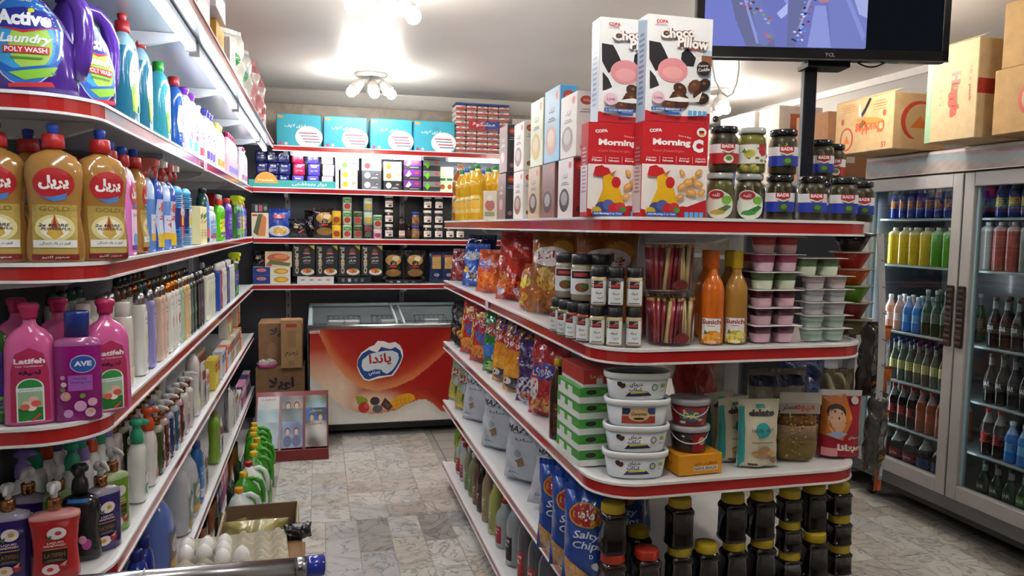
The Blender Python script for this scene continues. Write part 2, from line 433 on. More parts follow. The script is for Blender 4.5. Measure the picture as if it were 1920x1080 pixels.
# --- back wall shelving
bw = thing('wall_shelving', 'shelving', 'back wall shelving with red price strips above the red chest freezer', (.9, 6.45, 0))
b = MB(); b.box(-1.85, 1.9, -.02, 0, 0, 2.25, '43454e', 'enamel'); b.obj('back_panel', bw)
for x in (-1.15, -.22, .71, 1.64):
    u = MB(); u.box(x - .02, x + .02, -.05, -.021, 0, 2.25, '8d8f94', 'enamel')
    for q in range(18): u.box(x - .004, x + .004, -.0512, -.0495, .75 + q * .085, .775 + q * .085, '2a2a2d', 'enamel')
    u.obj('upright', bw)
for z in (1.885, 1.495, 1.135):
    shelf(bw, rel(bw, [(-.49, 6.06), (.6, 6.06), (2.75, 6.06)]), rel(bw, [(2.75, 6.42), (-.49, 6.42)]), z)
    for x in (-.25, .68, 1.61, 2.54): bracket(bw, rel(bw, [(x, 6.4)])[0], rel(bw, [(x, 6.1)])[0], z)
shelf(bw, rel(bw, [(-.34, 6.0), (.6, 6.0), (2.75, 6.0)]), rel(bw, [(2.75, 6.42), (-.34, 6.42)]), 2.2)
for x in (-.25, .68, 1.61, 2.54): bracket(bw, rel(bw, [(x, 6.4)])[0], rel(bw, [(x, 6.05)])[0], 2.2)
# --- middle island
GX0, GX1, GY0, GY1 = .75, 1.62, 1.885, 4.55
GXC = (GX0 + GX1) / 2
gi = thing('island_shelving', 'shelving', 'white island shelving with rounded end and red price strips', (GXC, 3.2, 0))
r = .13
Gpath = [(GX0, GY1), (GX0, 3.7), (GX0, 2.8), (GX0, GY0 + r)] + arc(GX0 + r, GY0 + r, r, 180, 270)[1:] + [(GXC, GY0)] + arc(GX1 - r, GY0 + r, r, 270, 360) + [(GX1, 2.8), (GX1, 3.7), (GX1, GY1)]
ZT, Z2, Z3, Z4, Z5 = 1.635, 1.272, .893, .525, .13
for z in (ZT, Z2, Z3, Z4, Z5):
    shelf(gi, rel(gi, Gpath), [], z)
    if z > .2:
        for y in (2.62, 3.5, 4.4):
            for q in (-1, 1): bracket(gi, (q * .03, y - 3.2), (q * .25, y - 3.2), z)
        bracket(gi, (0, 2.58 - 3.2), (0, GY0 + .06 - 3.2), z)
b = MB(); b.box(-.012, .012, -.6, 1.34, .1, ZT - .03, '53555d', 'enamel'); b.obj('back_panel', gi)
for y in (2.6, 3.55, 4.5):
    u = MB(); u.box(-.035, .035, y - 3.2 - .025, y - 3.2 + .025, 0, ZT + .0, 'c6c7c9', 'enamel')
    for q in range(16): u.box(-.004, .004, y - 3.2 - .0262, y - 3.2 - .0245, .2 + q * .085, .225 + q * .085, '2a2a2d', 'enamel')
    u.obj('upright', gi)
b = MB(); b.box(-.36, .36, -1.15, 1.3, 0, Z5 - .05, '8c8d90', 'enamel'); b.obj('plinth', gi)

# ================================================================== LIGHTS
def spot_cluster(x, y, label, rot=0, pw=1):
    r_ = thing('ceiling_spotlight', 'ceiling light', label, (x, y, ZC))
    r_.rotation_euler.z = rot
    b = MB(); b.loft([sring(0, .12, .12, 2, 28), sring(-.012, .12, .12, 2, 28), sring(-.026, .1, .1, 2, 28)], 'd8d3cc', 'enamel'); b.obj('ceiling_plate', r_)
    for k, (ang, rad) in enumerate(((200, .085), (-20, .085), (-80, .03))):
        a = math.radians(ang); px_, py_ = rad * math.cos(a), rad * math.sin(a); d = Vector((math.cos(a) * .75, math.sin(a) * .6, -.8)).normalized()
        arm = MB(); arm.tube([(px_, py_, -.02), (px_, py_, -.07)], .012, 'e6e2dc', 'enamel')
        p0 = Vector((px_, py_, -.075)); p1 = p0 + d * .07
        arm.tube([p0 - d * .02, p0, p0 + d * .035, p1], [.025, .034, .038, .045], 'ece8e2', 'enamel', 14); ao = arm.obj('lamp_arm', r_)
        c = p1 + d * .025
        g = MB(); g.loft([[tuple(c + Vector(q)) for q in sring(zz, rr, rr, 2, 16)] for zz, rr in ((-.036, .008), (-.03, .022), (-.015, .034), (0, .037), (.015, .034), (.03, .022), (.036, .008))], 'ffffff', 'bulb_glow'); g.obj('bulb', ao)
        l = bpy.data.lights.new('lamp_light', 'POINT'); l.energy = BULB_W * pw; l.color = (1, .935, .86); l.shadow_soft_size = .04
        lo = bpy.data.objects.new('lamp_light', l); COL.objects.link(lo); lo.parent = ao; lo.location = c
spot_cluster(.27, 3.5, 'ceiling spotlight cluster in mid aisle, its white lamp pointing sideways', .3)
spot_cluster(.37, 5.62, 'three-bulb ceiling spotlight in front of the teal packs')
spot_cluster(3.0, 5.35, 'ceiling spotlight glowing behind the chocolate cereal boxes', 1.2)
spot_cluster(.55, 1.3, 'added unseen ceiling spotlight over the counter end of the aisle', .8, .9)  # added lamp out of view, lights the island end from above and in front
spot_cluster(2.45, 1.2, 'added unseen ceiling spotlight over the counter end of the fridge aisle', 2, .8)  # also added, unseen; brightens the near end of the fridge aisle
spot_cluster(2.45, 3.3, 'ceiling spotlight over the fridge aisle behind the screen', 1)
spot_cluster(.9, -1.3, 'added unseen ceiling spotlight behind the camera, by the shop entrance', 2.5, .5)  # added fill lamp behind the camera, kept weak
def tube_light(p0, p1, label, wpm, parent=None):
    p0, p1 = Vector(p0), Vector(p1); L = (p1 - p0).length; c = (p0 + p1) / 2
    r_ = thing('tube_light', 'tube light', label, c); r_.rotation_euler.z = math.atan2(p1.y - p0.y, p1.x - p0.x)
    h = MB(); h.box(-L / 2, L / 2, -.014, .014, .002, .02, 'f2f2f2', 'enamel')
    for q in (-1, 1): h.box(q * L / 2 - .012, q * L / 2 + .012, -.016, .016, -.022, .02, 'dddddd', 'plastic')
    h.obj('housing', r_)
    g = MB(); g.tube([(-L / 2 + .012, 0, -.011), (L / 2 - .012, 0, -.011)], .0115, 'ffffff', 'tube_glow', 10); g.obj('glow_tube', r_)
    l = bpy.data.lights.new('tube_lamp', 'AREA'); l.shape = 'RECTANGLE'; l.size = L - .03; l.size_y = .022; l.energy = wpm * L; l.color = (.86, .93, 1)
    lo = bpy.data.objects.new('tube_lamp', l); COL.objects.link(lo); lo.parent = r_; lo.location = (0, 0, -.025)
n_ = ('first', 'second', 'third', 'fourth', 'fifth')
for i, (a, b_) in enumerate(((1.0, 1.85), (1.9, 2.62), (2.7, 3.85), (3.95, 5.25), (5.36, 5.97))):
    tube_light((-.395, a, 2.168), (-.395, b_, 2.168), f'{n_[i]} glowing tube from the counter end under the toiletries canopy', TUBE_W)
tube_light((-.2, 6.035, 2.15), (.8, 6.035, 2.15), 'glowing tube under the teal pack shelf', BTUBE_W)
tube_light((1.0, 6.035, 2.15), (2.0, 6.035, 2.15), 'glowing tube under the napkin bundle shelf', BTUBE_W)

# ================================================================== CHEST FREEZER
fz = thing('chest_freezer', 'freezer', 'red and white ice cream chest freezer with sliding glass top', (.54, 5.66, 0))
FW, FD = .625, .66
b = MB()
side = [(0, .1), (0, .845), (.09, .86), (FD - .1, .93), (FD, .93), (FD, .1)]
b.loft([[(x, y, z) for y, z in side] for x in (-FW, -FW + .03)], 'c9d3d6', 'enamel', False)
b.loft([[(x, y, z) for y, z in side] for x in (FW - .03, FW)], 'c9d3d6', 'enamel', False)
b.box(-FW, FW, .0, .04, .1, .83, 'cfd6d8', 'enamel'); b.box(-FW, FW, FD - .04, FD, .1, .925, 'c3cccf', 'enamel'); b.box(-FW, FW, 0, FD, .1, .70, 'e6ebec', 'enamel')
b.obj('body', fz)
b = MB(); b.box(-FW + .05, FW - .05, .1, FD - .05, .03, .1, '161618', 'plastic'); b.obj('base', fz)
for q in (-1, 1):
    for yy in (.14, FD - .1):
        b = MB(); b.cyl(q * (FW - .1), yy, 0, .03, .02, '101012', 'plastic'); b.obj('foot', fz)
b = MB(); b.tube([(-FW - .005, -.008, .848), (FW + .005, -.008, .848)], .016, 'd7dadb', 'metal', 10); b.obj('front_rail', fz)
b = MB()
for x in (-FW + .015, FW - .015): b.tube([(x, .0, .862), (x, .1, .876), (x, FD - .1, .945), (x, FD, .945)], .016, 'aebcc0', 'plastic', 8)
b.tube([(-FW, FD - .02, .945), (FW, FD - .02, .945)], .016, 'aebcc0', 'plastic', 8); b.obj('lid_frame', fz)
for i, (x0, x1, dz) in enumerate(((-FW + .04, .09, 0), (.03, FW - .04, .012))):
    g = MB(); g.loft([[(x, .03, .852 + dz), (x, .1, .866 + dz), (x, FD - .1, .932 + dz), (x, FD - .05, .934 + dz), (x, FD - .05, .931 + dz), (x, FD - .1, .929 + dz), (x, .1, .863 + dz), (x, .03, .849 + dz)] for x in (x0, x1)], 'ffffff', 'pane')
    go = g.obj('sliding_lid', fz)
    h = MB(); xe = x1 if i == 0 else x0
    h.tube([(xe, .03, .856 + dz), (xe, .1, .872 + dz), (xe, FD - .1, .938 + dz), (xe, FD - .05, .94 + dz)], .009, 'c6ced1', 'plastic', 6); h.obj('lid_edge', go)
# front picture in the pixels the panel has in the photograph (577..870 x 612..803), redrawn as shapes
PX0, PX1, PY0, PY1 = 577., 895., 614., 803.
def fu(px): return -FW + (px - PX0) / (PX1 - PX0) * 2 * FW
def fv(py): return .835 - (py - PY0) / (PY1 - PY0) * (.835 - .105)
def ipl(x, pts):
    if x <= pts[0][0]: return pts[0][1]
    for (a, b_), (c, d) in zip(pts, pts[1:]):
        if x <= c: return b_ + (d - b_) * (x - a) / (c - a)
    return pts[-1][1]
ARC = [(577, 560), (600, 630), (620, 675), (645, 708), (675, 732), (705, 740), (740, 733), (775, 718), (805, 695), (835, 668), (870, 650)]
WAVE = [(577, 700), (600, 725), (620, 750), (640, 768), (665, 779), (690, 784), (715, 784), (740, 780), (765, 767), (785, 760), (800, 760), (815, 770), (830, 785), (870, 800)]
def fcol(u, v):
    px = PX0 + (u + FW) / (2 * FW) * (PX1 - PX0); py = PY0 + (.835 - v) / .73 * (PY1 - PY0)
    a, wv = ipl(px, ARC), ipl(px, WAVE)
    if py > wv: return mix('d8d4ca', 'eeeae2', (py - wv) / 18)
    if py < a:
        t = max(0, 1 - (a - py) / (52 + 25 * max(0, min(1, (720 - px) / 60)))); base = mix('a3090b', 'c23a18', t * 1.2)
        return mix(base, 'e3a066', max(0, (t - .55)) / .45 * (1 - abs(px - 690) / 190))
    g = math.exp(-(((px - 690) / 75) ** 2 + ((py - 762) / 26) ** 2)); g2 = max(0, 1 - (wv - py) / 22) * .75
    L = max(0, min(1, (700 - px) / 60)) * max(0, min(1, (py - 625) / 105)); g = max(g, L * 1.05)
    return mix(mix('a50b0b', 'cc5626', max(g * 1.3, g2)), 'f2dcc0', max(0, g * 1.25 - .35))
pm = MB(); D = Decal(pm, face_front(0), lift=.002)
D.grid(-FW + .012, FW - .012, .107, .828, 150, 90, fcol)
def pp(pts): return [(fu(x), fv(y)) for x, y in pts]
D.poly(pp([(667, 690), (668, 676), (675, 663), (690, 652), (700, 648), (706, 640), (718, 641), (728, 645), (740, 643), (749, 650), (754, 660), (755, 672), (751, 684), (744, 698), (735, 710), (722, 712), (705, 715), (690, 719), (680, 716), (672, 704)]), 'f7f4f0')
D.poly(pp([(668, 688), (669, 676), (678, 664), (690, 657), (699, 661), (706, 662), (713, 652), (723, 655), (731, 657), (740, 653), (749, 660), (753, 672), (749, 684), (741, 697), (733, 708), (722, 709), (708, 710), (690, 716), (682, 714), (674, 702)]), '1f4b93')
D.poly(pp([(676, 690), (677, 677), (690, 666), (705, 662), (720, 660), (735, 660), (745, 665), (747, 675), (742, 688), (735, 698), (724, 706), (716, 702), (713, 697), (700, 696), (688, 700), (680, 698)]), 'dbe6ea')
D.txt('پاندا', fu(711), fv(678), .1, 'c01c20', w=.165, bold=.03, rot=.06)
D.txt('بستنی', fu(700), fv(703), .036, 'f4f4f4', w=.085, rot=.08)
D.poly(pp([(664, 748), (675, 748), (686, 754), (689, 760), (678, 765), (668, 764)]), '8fa726')
D.ell(fu(680), fv(771), .042, .042, 'c22a26'); D.ell(fu(685), fv(768), .018, .02, 'dd5a4a')
D.ell(fu(701), fv(759), .036, .032, '3a3330'); D.ell(fu(706), fv(775), .038, .03, '5d5c5e')
D.poly(pp([(712, 768), (720, 753), (737, 770), (727, 780)]), '4b2f26'); D.poly(pp([(718, 766), (721, 760), (731, 770), (726, 775)]), '6a4636')
D.poly(pp([(730, 764), (738, 755), (752, 748), (766, 746), (776, 750), (779, 759), (768, 765), (750, 772), (742, 778), (736, 772)]), 'e7a81c')
for k in range(4): D.rect(fu(743 + k * 8), fv(763 - k * 1.5), .004, .07, 'c98a12', .2)
for k in range(2): D.rect(fu(754), fv(758 + k * 8), .13, .004, 'c98a12', .2)
D.rect(fu(589), fv(620), .075, .022, 'e8e4e0'); D.txt('himalia', fu(590), fv(620), .013, 'b03030', w=.06)
pm.obj('front_picture', fz)
# wire baskets and tubs inside
for x in (-.35, .0, .35):
    b = MB()
    for k in range(7): b.tube([(x - .12 + k * .04, .3, .8), (x - .12 + k * .04, .3, .708), (x - .12 + k * .04, .56, .708), (x - .12 + k * .04, .56, .86)], .0025, 'd9dcdd', 'metal', 4)
    b.tube([(x - .13, .3, .8), (x + .13, .3, .8), (x + .13, .56, .86), (x - .13, .56, .86), (x - .13, .3, .8)], .004, 'd9dcdd', 'metal', 5); b.obj('wire_basket', fz)

kt = Kind('ice_cream_tub', 'ice cream'); b = MB(); b.loft([sring(z, q, q * .8, 3, 18) for z, q in ((0, .045), (.003, .05), (.09, .056))], 'd9d5ce', 'gloss'); kt.part('tub', b); b = MB(); b.loft([sring(z, q, q * .8, 3, 18) for z, q in ((.088, .058), (.1, .058), (.103, .05))], 'e6e4e0', 'gloss'); kt.part('lid', b)
b = MB(); D = Decal(b, lambda u, v, o: (u, -.043 * (1 - min(abs(u / .053), .97) ** 3) ** (1 / 3) - .001 - o, v), .012); D.rect(0, .045, .07, .05, 'a8443c'); D.ell(0, .045, .02, .015, 'e0c8a0'); kt.part('label', b)
for i, (x, y, d) in enumerate(((-.48, .2, 'first'), (-.36, .19, 'second'), (-.24, .2, 'third'), (-.12, .18, 'fourth'), (.03, .2, 'fifth'), (.16, .19, 'sixth'), (.29, .2, 'seventh'), (.42, .2, 'eighth'))): put(kt, (.49 + x, 5.66 + y, .7015), .1 * i, d + ' pale ice cream tub along the freezer front', None, 'ice cream tubs in the freezer')
for i, x in enumerate((-.36, -.24, .05, .4)): put(kt, (.49 + x, 5.66 + .43, .713), 0, ('first', 'second', 'third', 'fourth')[i] + ' tall ice cream tub along the freezer back', None, 'ice cream tubs in the freezer', sc=(1.1, 1.2, 1.3))

# ================================================================== KINDS OF GOODS (front faces -Y, base at z = 0)
PROF = {
 'flat': [(0, .9), (.015, .97), (.04, 1), (.7, 1), (.82, .96), (.9, .82), (.95, .62), (.98, .42), (1, .36)],
 'tall': [(0, .92), (.015, .98), (.03, 1), (.9, 1), (.95, .97), (.985, .88), (1, .74)],
 'waist': [(0, .86), (.015, .95), (.05, 1), (.2, .98), (.42, .86), (.6, .92), (.75, 1), (.85, .95), (.92, .76), (.96, .5), (.975, .38), (1, .37)],
 'latif': [(0, .95), (.02, 1), (.3, .98), (.6, .94), (.72, .93), (.8, .84), (.87, .64), (.91, .43), (.94, .36), (1, .34)],
 'soda': [(0, .7), (.02, .95), (.05, 1), (.3, .99), (.36, .93), (.52, .93), (.58, 1), (.66, .98), (.76, .8), (.88, .48), (.94, .37), (1, .36)],
 'beer': [(0, .9), (.02, 1), (.5, 1), (.56, .97), (.66, .75), (.74, .5), (.82, .4), (.97, .34), (1, .36)],
 'sauce': [(0, .92), (.015, 1), (.66, 1), (.74, .95), (.82, .78), (.88, .55), (.92, .42), (1, .38)],
 'jar': [(0, .88), (.03, .98), (.06, 1), (.82, 1), (.89, .96), (.93, .84), (1, .82)],
 'jarsq': [(0, .92), (.03, 1), (.12, 1), (.14, .95), (.8, .95), (.82, 1), (.9, 1), (.95, .9), (1, .78)],
 'hand': [(0, .93), (.015, 1), (.15, .98), (.45, .9), (.75, 1), (.88, 1.07), (.925, 1.05), (.955, .8), (.98, .4), (1, .36)],
 'squre': [(0, .95), (.015, 1), (.88, 1), (.94, .93), (.98, .6), (1, .42)],
 'oil': [(0, .85), (.02, 1), (.2, 1), (.22, .95), (.26, 1), (.42, .97), (.46, .86), (.52, .86), (.56, .97), (.72, 1), (.82, .88), (.9, .6), (.95, .4), (1, .38)],
}
def prof_at(pts, t):
    for (a, b), (c, d) in zip(pts, pts[1:]):
        if t <= c: return b + (d - b) * (t - a) / max(c - a, 1e-9)
    return pts[-1][1]
def body_rings(h, w, d, prof, n=2.4, seg=22, neck=True):
    out = []
    for t, s in PROF[prof]:
        rx, ry = w / 2 * s, d / 2 * s
        if neck and s < .7: # necks turn round
            q = (.7 - s) / .4; rr = min(w, d) / 2 * max(s, .36) * 1.15; q = max(0, min(1, q)); rx = rx * (1 - q) + min(rx, rr) * q; ry = ry * (1 - q) + min(rr, d / 2) * q
        out.append(sring(h * t, rx, ry, n if s > .6 else 2.05, seg))
    return out
def body_surf(h, w, d, prof, n=2.4):
    P = PROF[prof]
    def f(u, v, o):
        s = prof_at(P, v / h); rx, ry = w / 2 * s, d / 2 * s
        q = min(abs(u) / rx, .985); return (math.copysign(q * rx, u), -(ry * (1 - q ** n) ** (1 / n)) - o, v)
    return f
def put_cap(k, cap, h, w, d, prof='flat', n=2.4):
    typ, col = cap[0], cap[1]
    if typ == 'screw':
        r = cap[2] if len(cap) > 2 else min(w, d) * .25; hh = cap[3] if len(cap) > 3 else r * 1.2
        b = MB(); b.cyl(0, 0, h - .004, h + hh, r, col, 'plastic', n=16, e=.0025); k.part('cap', b)
    elif typ == 'dome':      # broad flip cap continuing the body
        hh = cap[2] if len(cap) > 2 else .035; s = PROF[prof][-1][1]; b = MB(); mt = cap[3] if len(cap) > 3 else 'gloss'
        b.loft([sring(h + z * hh, w / 2 * s * q, d / 2 * s * q, 2.2, 20) for z, q in ((-.06, 1.02), (.05, 1.04), (.5, 1.02), (.8, .86), (.94, .6), (1, .2))], col, mt); k.part('cap', b)
    elif typ == 'block':
        hh = cap[2]; ww = cap[3]; b = MB(); b.loft([sring(h + z, ww * q, ww * q * .75, 3, 18) for z, q in ((-.004, 1), (hh * .9, 1), (hh, .9))], col, 'gloss'); k.part('cap', b)
    elif typ == 'knob':      # bulging fluted cap
        r = cap[2]; b = MB(); b.loft([sring(h + z * r, r * q, r * q, 2, 18) for z, q in ((-.2, .78), (.1, .8), (.5, .82), (.85, 1), (1.2, 1.0), (1.4, .75), (1.45, .3))], col, 'gloss'); k.part('cap', b)
    elif typ == 'push':      # collar and push-pull nub
        r = cap[3] if len(cap) > 3 else .022; b = MB(); b.cyl(0, 0, h - .004, h + .028, r, col, 'plastic', r1=r * .92, n=18); i = k.part('cap', b)
        b = MB(); b.loft([sring(h + z, q, q, 2, 14) for z, q in ((.026, .011), (.036, .0105), (.039, .0125), (.05, .0125), (.052, .009))], cap[2], 'plastic'); k.part('nozzle', b, i)
    elif typ == 'pump':      # collar, stem, head with spout; col = head, cap[2] = collar
        r = .0155; b = MB(); b.cyl(0, 0, h - .003, h + .026, r, cap[2], 'gold' if len(cap) > 3 and cap[3] == 'gold' else 'plastic', n=18); i = k.part('collar', b)
        b = MB(); b.cyl(0, 0, h + .025, h + .042, .0075, col, 'plastic', n=10)
        b.loft([sring(h + z, q, q, 2, 16) for z, q in ((.04, .009), (.044, .0145), (.056, .0155), (.062, .012), (.064, .004))], col, 'plastic')
        b.tube([(0, 0, h + .056), (0, -.02, h + .057), (0, -.036, h + .053), (0, -.042, h + .047)], [.009, .0075, .0055, .0045], col, 'plastic', 8); k.part('pump', b, i)
    elif typ == 'bigpump':   # coloured mushroom pump with tall skirt
        b = MB(); b.loft([sring(h + z, q, q, 2, 16) for z, q in ((-.004, .019), (.012, .0195), (.03, .017), (.036, .012), (.048, .0115), (.052, .019), (.06, .021), (.068, .016), (.07, .005))], col, 'plastic')
        b.tube([(0, 0, h + .06), (0, -.024, h + .06), (0, -.034, h + .054)], [.012, .009, .006], col, 'plastic', 8); k.part('pump', b)
    elif typ == 'spray':     # trigger head: col body, cap[2] trigger
        b = MB(); b.cyl(0, 0, h - .004, h + .018, .016, col, 'plastic', n=14)
        b.loft([[(x, y, h + z) for x, y in ((-.011, -a), (.011, -a), (.011, c), (-.011, c))] for z, a, c in ((.016, .012, .014), (.03, .02, .02), (.034, .045, .026), (.052, .045, .024), (.058, .03, .012))], col, 'plastic', False); i = k.part('spray_head', b)
        b = MB(); b.tube([(0, -.026, h + .034), (0, -.034, h + .016), (0, -.03, h - .004)], [.007, .006, .004], cap[2], 'plastic', 6); k.part('trigger', b, i)
def bottle(name, h, w, d, prof, col, cap, label=None, n=2.4, mat='gloss', seg=22, cat='bottle', edge=.016):
    k = Kind(name, cat); b = MB()
    if isinstance(col, list):  # colour bands by height fraction
        bands = col; f = lambda z: next((c for t, c in bands if z <= t * h), bands[-1][1])
        b.loft(body_rings(h, w, d, prof, n, seg), f, mat)
    else: b.loft(body_rings(h, w, d, prof, n, seg), col, mat)
    k.part('body', b)
    if cap: put_cap(k, cap, h, w, d, prof, n)
    if label:
        b = MB(); D = Decal(b, body_surf(h, w, d, prof, n), edge); label(D, h, w); k.part('label', b)
    return k
def lab(bg, fg='ffffff', accent=None, text=None, y0=.12, y1=.68, ww=.8, bits=()):
    """a plain sticker: panel, brand word, picture spots, small print"""
    def f(D, h, w):
        v0, v1 = h * y0, h * y1; W = w * ww; H = v1 - v0
        if bg: D.rect(0, (v0 + v1) / 2, W, H, bg)
        if accent: D.rect(0, v0 + H * .14, W, H * .28, accent)
        if text: D.txt(text, 0, v0 + H * .8, H * .13, fg, w=W * .8)
        for (u, v, a, c) in bits: D.ell(u * W, v0 + v * H, a * W, a * W, c, 12)
        D.lines(0, v0 + H * .62, W * .6, H * .12, 2, fg)
    return f
def carton(name, w, d, h, col, front=None, sidef=None, top=None, mat='paper', cat='box', sidel=None, backf=None):
    k = Kind(name, cat); b = MB(); b.box(-w / 2, w / 2, -d / 2, d / 2, 0, h, col, mat, .0015); k.part('carton', b)
    for nm, fn, sf, ax in (('front_print', front, face_front(-d / 2), (w, h)), ('side_print', sidef, face_right(w / 2), (d, h)), ('side_print', sidel, face_left(-w / 2), (d, h)), ('top_print', top, face_top(h), (w, d))):
        if fn: b = MB(); fn(Decal(b, sf), *ax); k.part(nm, b)
    return k
def bag(name, w, h, t, col, front=None, mat='film', cat='bag', crimp=.018, wr=.006, seed=0, col_back=None, gusset=False, edge=.02, nu=18, nv=24, topcol=None):
    rg = random.Random(seed + hash(name) % 1 + int(w * 1e4)); ph = [rg.uniform(0, 6) for _ in range(8)]
    def thick(u, v):  # u in -1..1, v in 0..1
        a = max(0, 1 - abs(u) ** 2.6) ** .6
        if gusset: b = min(1, (v + .02) / .06) ** .5 * max(0, 1 - max(0, v - .55) / .45) ** .8
        else: b = max(0, 1 - abs(2 * v - 1) ** 3.2) ** .65
        return a * b
    def wrk(u, v):
        e = abs(2 * v - 1) ** 3
        return .9 * wr * (.5 * math.sin(u * 9 + v * 6 + ph[6]) * math.sin(v * 12 - u * 4 + ph[7]) + math.sin(u * 7 + ph[0] + v * 3) * (.35 + e) + .6 * math.sin(v * 17 + u * 5 + ph[1]) * .6 + .5 * math.sin(u * 13 - v * 9 + ph[2]) * (.3 + e))
    def halfw(v): return w / 2 * (1 - .07 * math.sin(PI * v)) * (1 + .012 * math.sin(v * 21 + ph[3]))
    def surf(u, v, o):
        q = max(0, min(1, v / h)); W = halfw(q); uu = max(-1, min(1, u / W)); th = thick(uu, q)
        return (uu * W, -t / 2 * th - wrk(uu, q) * min(1, th * 3) - o, v)
    k = Kind(name, cat); b = MB(); vs = []; fs = []; fcs = []
    for side_ in (-1, 1):
        for j in range(nv + 1):
            for i in range(nu + 1):
                u = -1 + 2 * i / nu; q = j / nv; W = halfw(q); th = thick(u, q)
                vs.append((u * W, side_ * (t / 2 * th + wrk(u, q) * min(1, th * 3)), q * h))
    N = (nu + 1) * (nv + 1); c1, c2 = lin(col), lin(col_back or col)
    for sI in (0, 1):
        for j in range(nv):
            for i in range(nu):
                a = sI * N + j * (nu + 1) + i; q = (a, a + 1, a + nu + 2, a + nu + 1); fs.append(q if sI == 0 else q[::-1])
                fcs.append(lin(topcol) if topcol and j >= nv - 2 else (c1 if sI == 0 else c2))
    b.add(vs, fs, fcs, mat); k.part('pouch', b)
    if crimp:
        b = MB(); m = 20
        for z0, z1 in ((h - .001, h + crimp), (-.0 if gusset else 0, 0)):
            if z1 <= z0: continue
            q = [(-w / 2 + w * i / m, (.0018 if i % 2 else -.0018) + wr * .4 * math.sin(i * .5 + ph[5])) for i in range(m + 1)]
            b.add([(x, y, z0) for x, y in q] + [(x, y, z1) for x, y in q], [(i, i + 1, m + 2 + i, m + 1 + i) for i in range(m)], topcol or col, mat, False)
        k.part('seal', b)
    if front:
        b = MB(); D = Decal(b, surf, edge, lift=.003, mat=mat if mat == 'film' else 'print'); front(D, w, h); k.part('print', b)
    return k

# ---------------- toiletries
def L_active(D, h, w):
    c = -.012
    D.ell(c, .135, .068, .118, 'cfd6e6', 28); D.ell(c, .133, .064, .114, '2f74c4', 28); D.ell(c, .125, .057, .085, '3fa2dd', 24)
    D.ell(c + .012, .12, .04, .062, 'a9cf55', 22); D.poly([(c - .06, .085), (c - .02, .06), (c + .05, .075), (c + .07, .1), (c + .05, .05), (c - .01, .04), (c - .05, .06)], '1d62bd')
    D.poly([(c - .03, .05), (c + .06, .07), (c + .05, .045), (c, .032)], '8cc63f')
    D.poly([(c - .058, .165), (c - .05, .205), (c, .217), (c + .05, .207), (c + .062, .17), (c, .158)], '2d3192')
    D.poly([(c - .058, .166), (c, .158), (c + .062, .17), (c, .151)], 'cc2a3a')
    D.txt('Active', c, .188, .038, 'ffffff', w=.098, bold=.05); D.ell(c + .014, .209, .006, .006, 'f2e21c', 10)
    D.txt('EXTREME', c - .01, .236, .009, 'e8e8f0', w=.045); D.ell(c - .012, .253, .026, .011, '8d8fb0', 14)
    D.txt('Laundry', c + .004, .133, .03, 'f6f8ff', w=.098, bold=.03, shear=.3)
    D.rect(c + .004, .108, .086, .018, 'd02c33'); D.txt('POLY WASH', c + .004, .108, .013, 'ffffff', w=.078)
    D.rect(c + .005, .088, .06, .004, '4f8f40'); D.poly([(c - .03, .022), (c + .05, .03), (c + .055, .018), (c - .03, .012)], 'c92f3c')
def active_jug():
    k = Kind('detergent_jug', 'detergent'); b = MB(); h = .3
    prof = [(0, .078, .05, -.012), (.006, .084, .055, -.012), (.05, .086, .057, -.012), (.13, .084, .056, -.014), (.2, .07, .052, -.026), (.24, .055, .045, -.036), (.27, .036, .034, -.045), (.29, .024, .024, -.048), (.3, .023, .023, -.048)]
    b.loft([sring(z, rx, ry, 2.6, 24, cx) for z, rx, ry, cx in prof], '4b2a86', 'gloss'); k.part('body', b)
    b = MB(); b.tube([(-.04, 0, .262), (-.005, 0, .298), (.035, 0, .297), (.068, 0, .27), (.085, 0, .225), (.088, 0, .17), (.082, 0, .11), (.07, 0, .05)], [.02, .02, .019, .019, .02, .02, .02, .018], '552d94', 'gloss', 12, None); k.part('handle', b)
    b = MB(); b.cyl(-.048, 0, .296, .345, .03, '3d1f70', 'gloss', n=20); k.part('cap', b)
    b = MB()
    def sf(u, v, o):
        for (a, rx, ry, cx), (c, rx2, ry2, cx2) in zip(prof, prof[1:]):
            if v <= c: break
        q = (v - a) / (c - a); q = max(0, min(1, q)); rx, ry, cx = rx + (rx2 - rx) * q, ry + (ry2 - ry) * q, cx + (cx2 - cx) * q
        uu = max(-.97, min(.97, (u - cx) / rx)); return (cx + uu * rx, -ry * (1 - abs(uu) ** 2.6) ** (1 / 2.6) - o, v)
    L_active(Decal(b, sf, .014), h, .17); k.part('label', b); return k
K = {}
K['active'] = active_jug()
def L_persil(D, h, w):
    D.ell(0, h * .5, w * .4, h * .3, 'f4f7f4', 24); D.poly([(-w * .36, h * .42), (-w * .1, h * .45), (w * .1, h * .3), (0, h * .12), (-w * .3, h * .14)], '7ac243')
    D.poly([(-w * .3, h * .3), (0, h * .38), (w * .05, h * .2), (-w * .2, h * .16)], 'd8e04a'); D.txt('پرسیل', 0, h * .6, .03, 'd33a45', w=w * .55); D.rect(w * .22, h * .25, w * .2, h * .2, '1f9a3c')
K['teal'] = bottle('softener_bottle', .265, .105, .07, 'flat', [(.83, '246a84'), (1, '86aab8')], ('push', 'b5232b', 'b5232b', .021), L_persil, n=3)
K['greencap'] = bottle('softener_bottle', .25, .1, .07, 'flat', '3d9fb0', ('screw', '2aa52e', .018, .03), L_persil, n=3)
K['bluered'] = bottle('detergent_bottle', .25, .09, .065, 'waist', '1f55a0', ('screw', 'b5262d', .02, .03), lab('f2f4fb', 'd23f4f', '3657b0', 'هوم'), n=2.6)
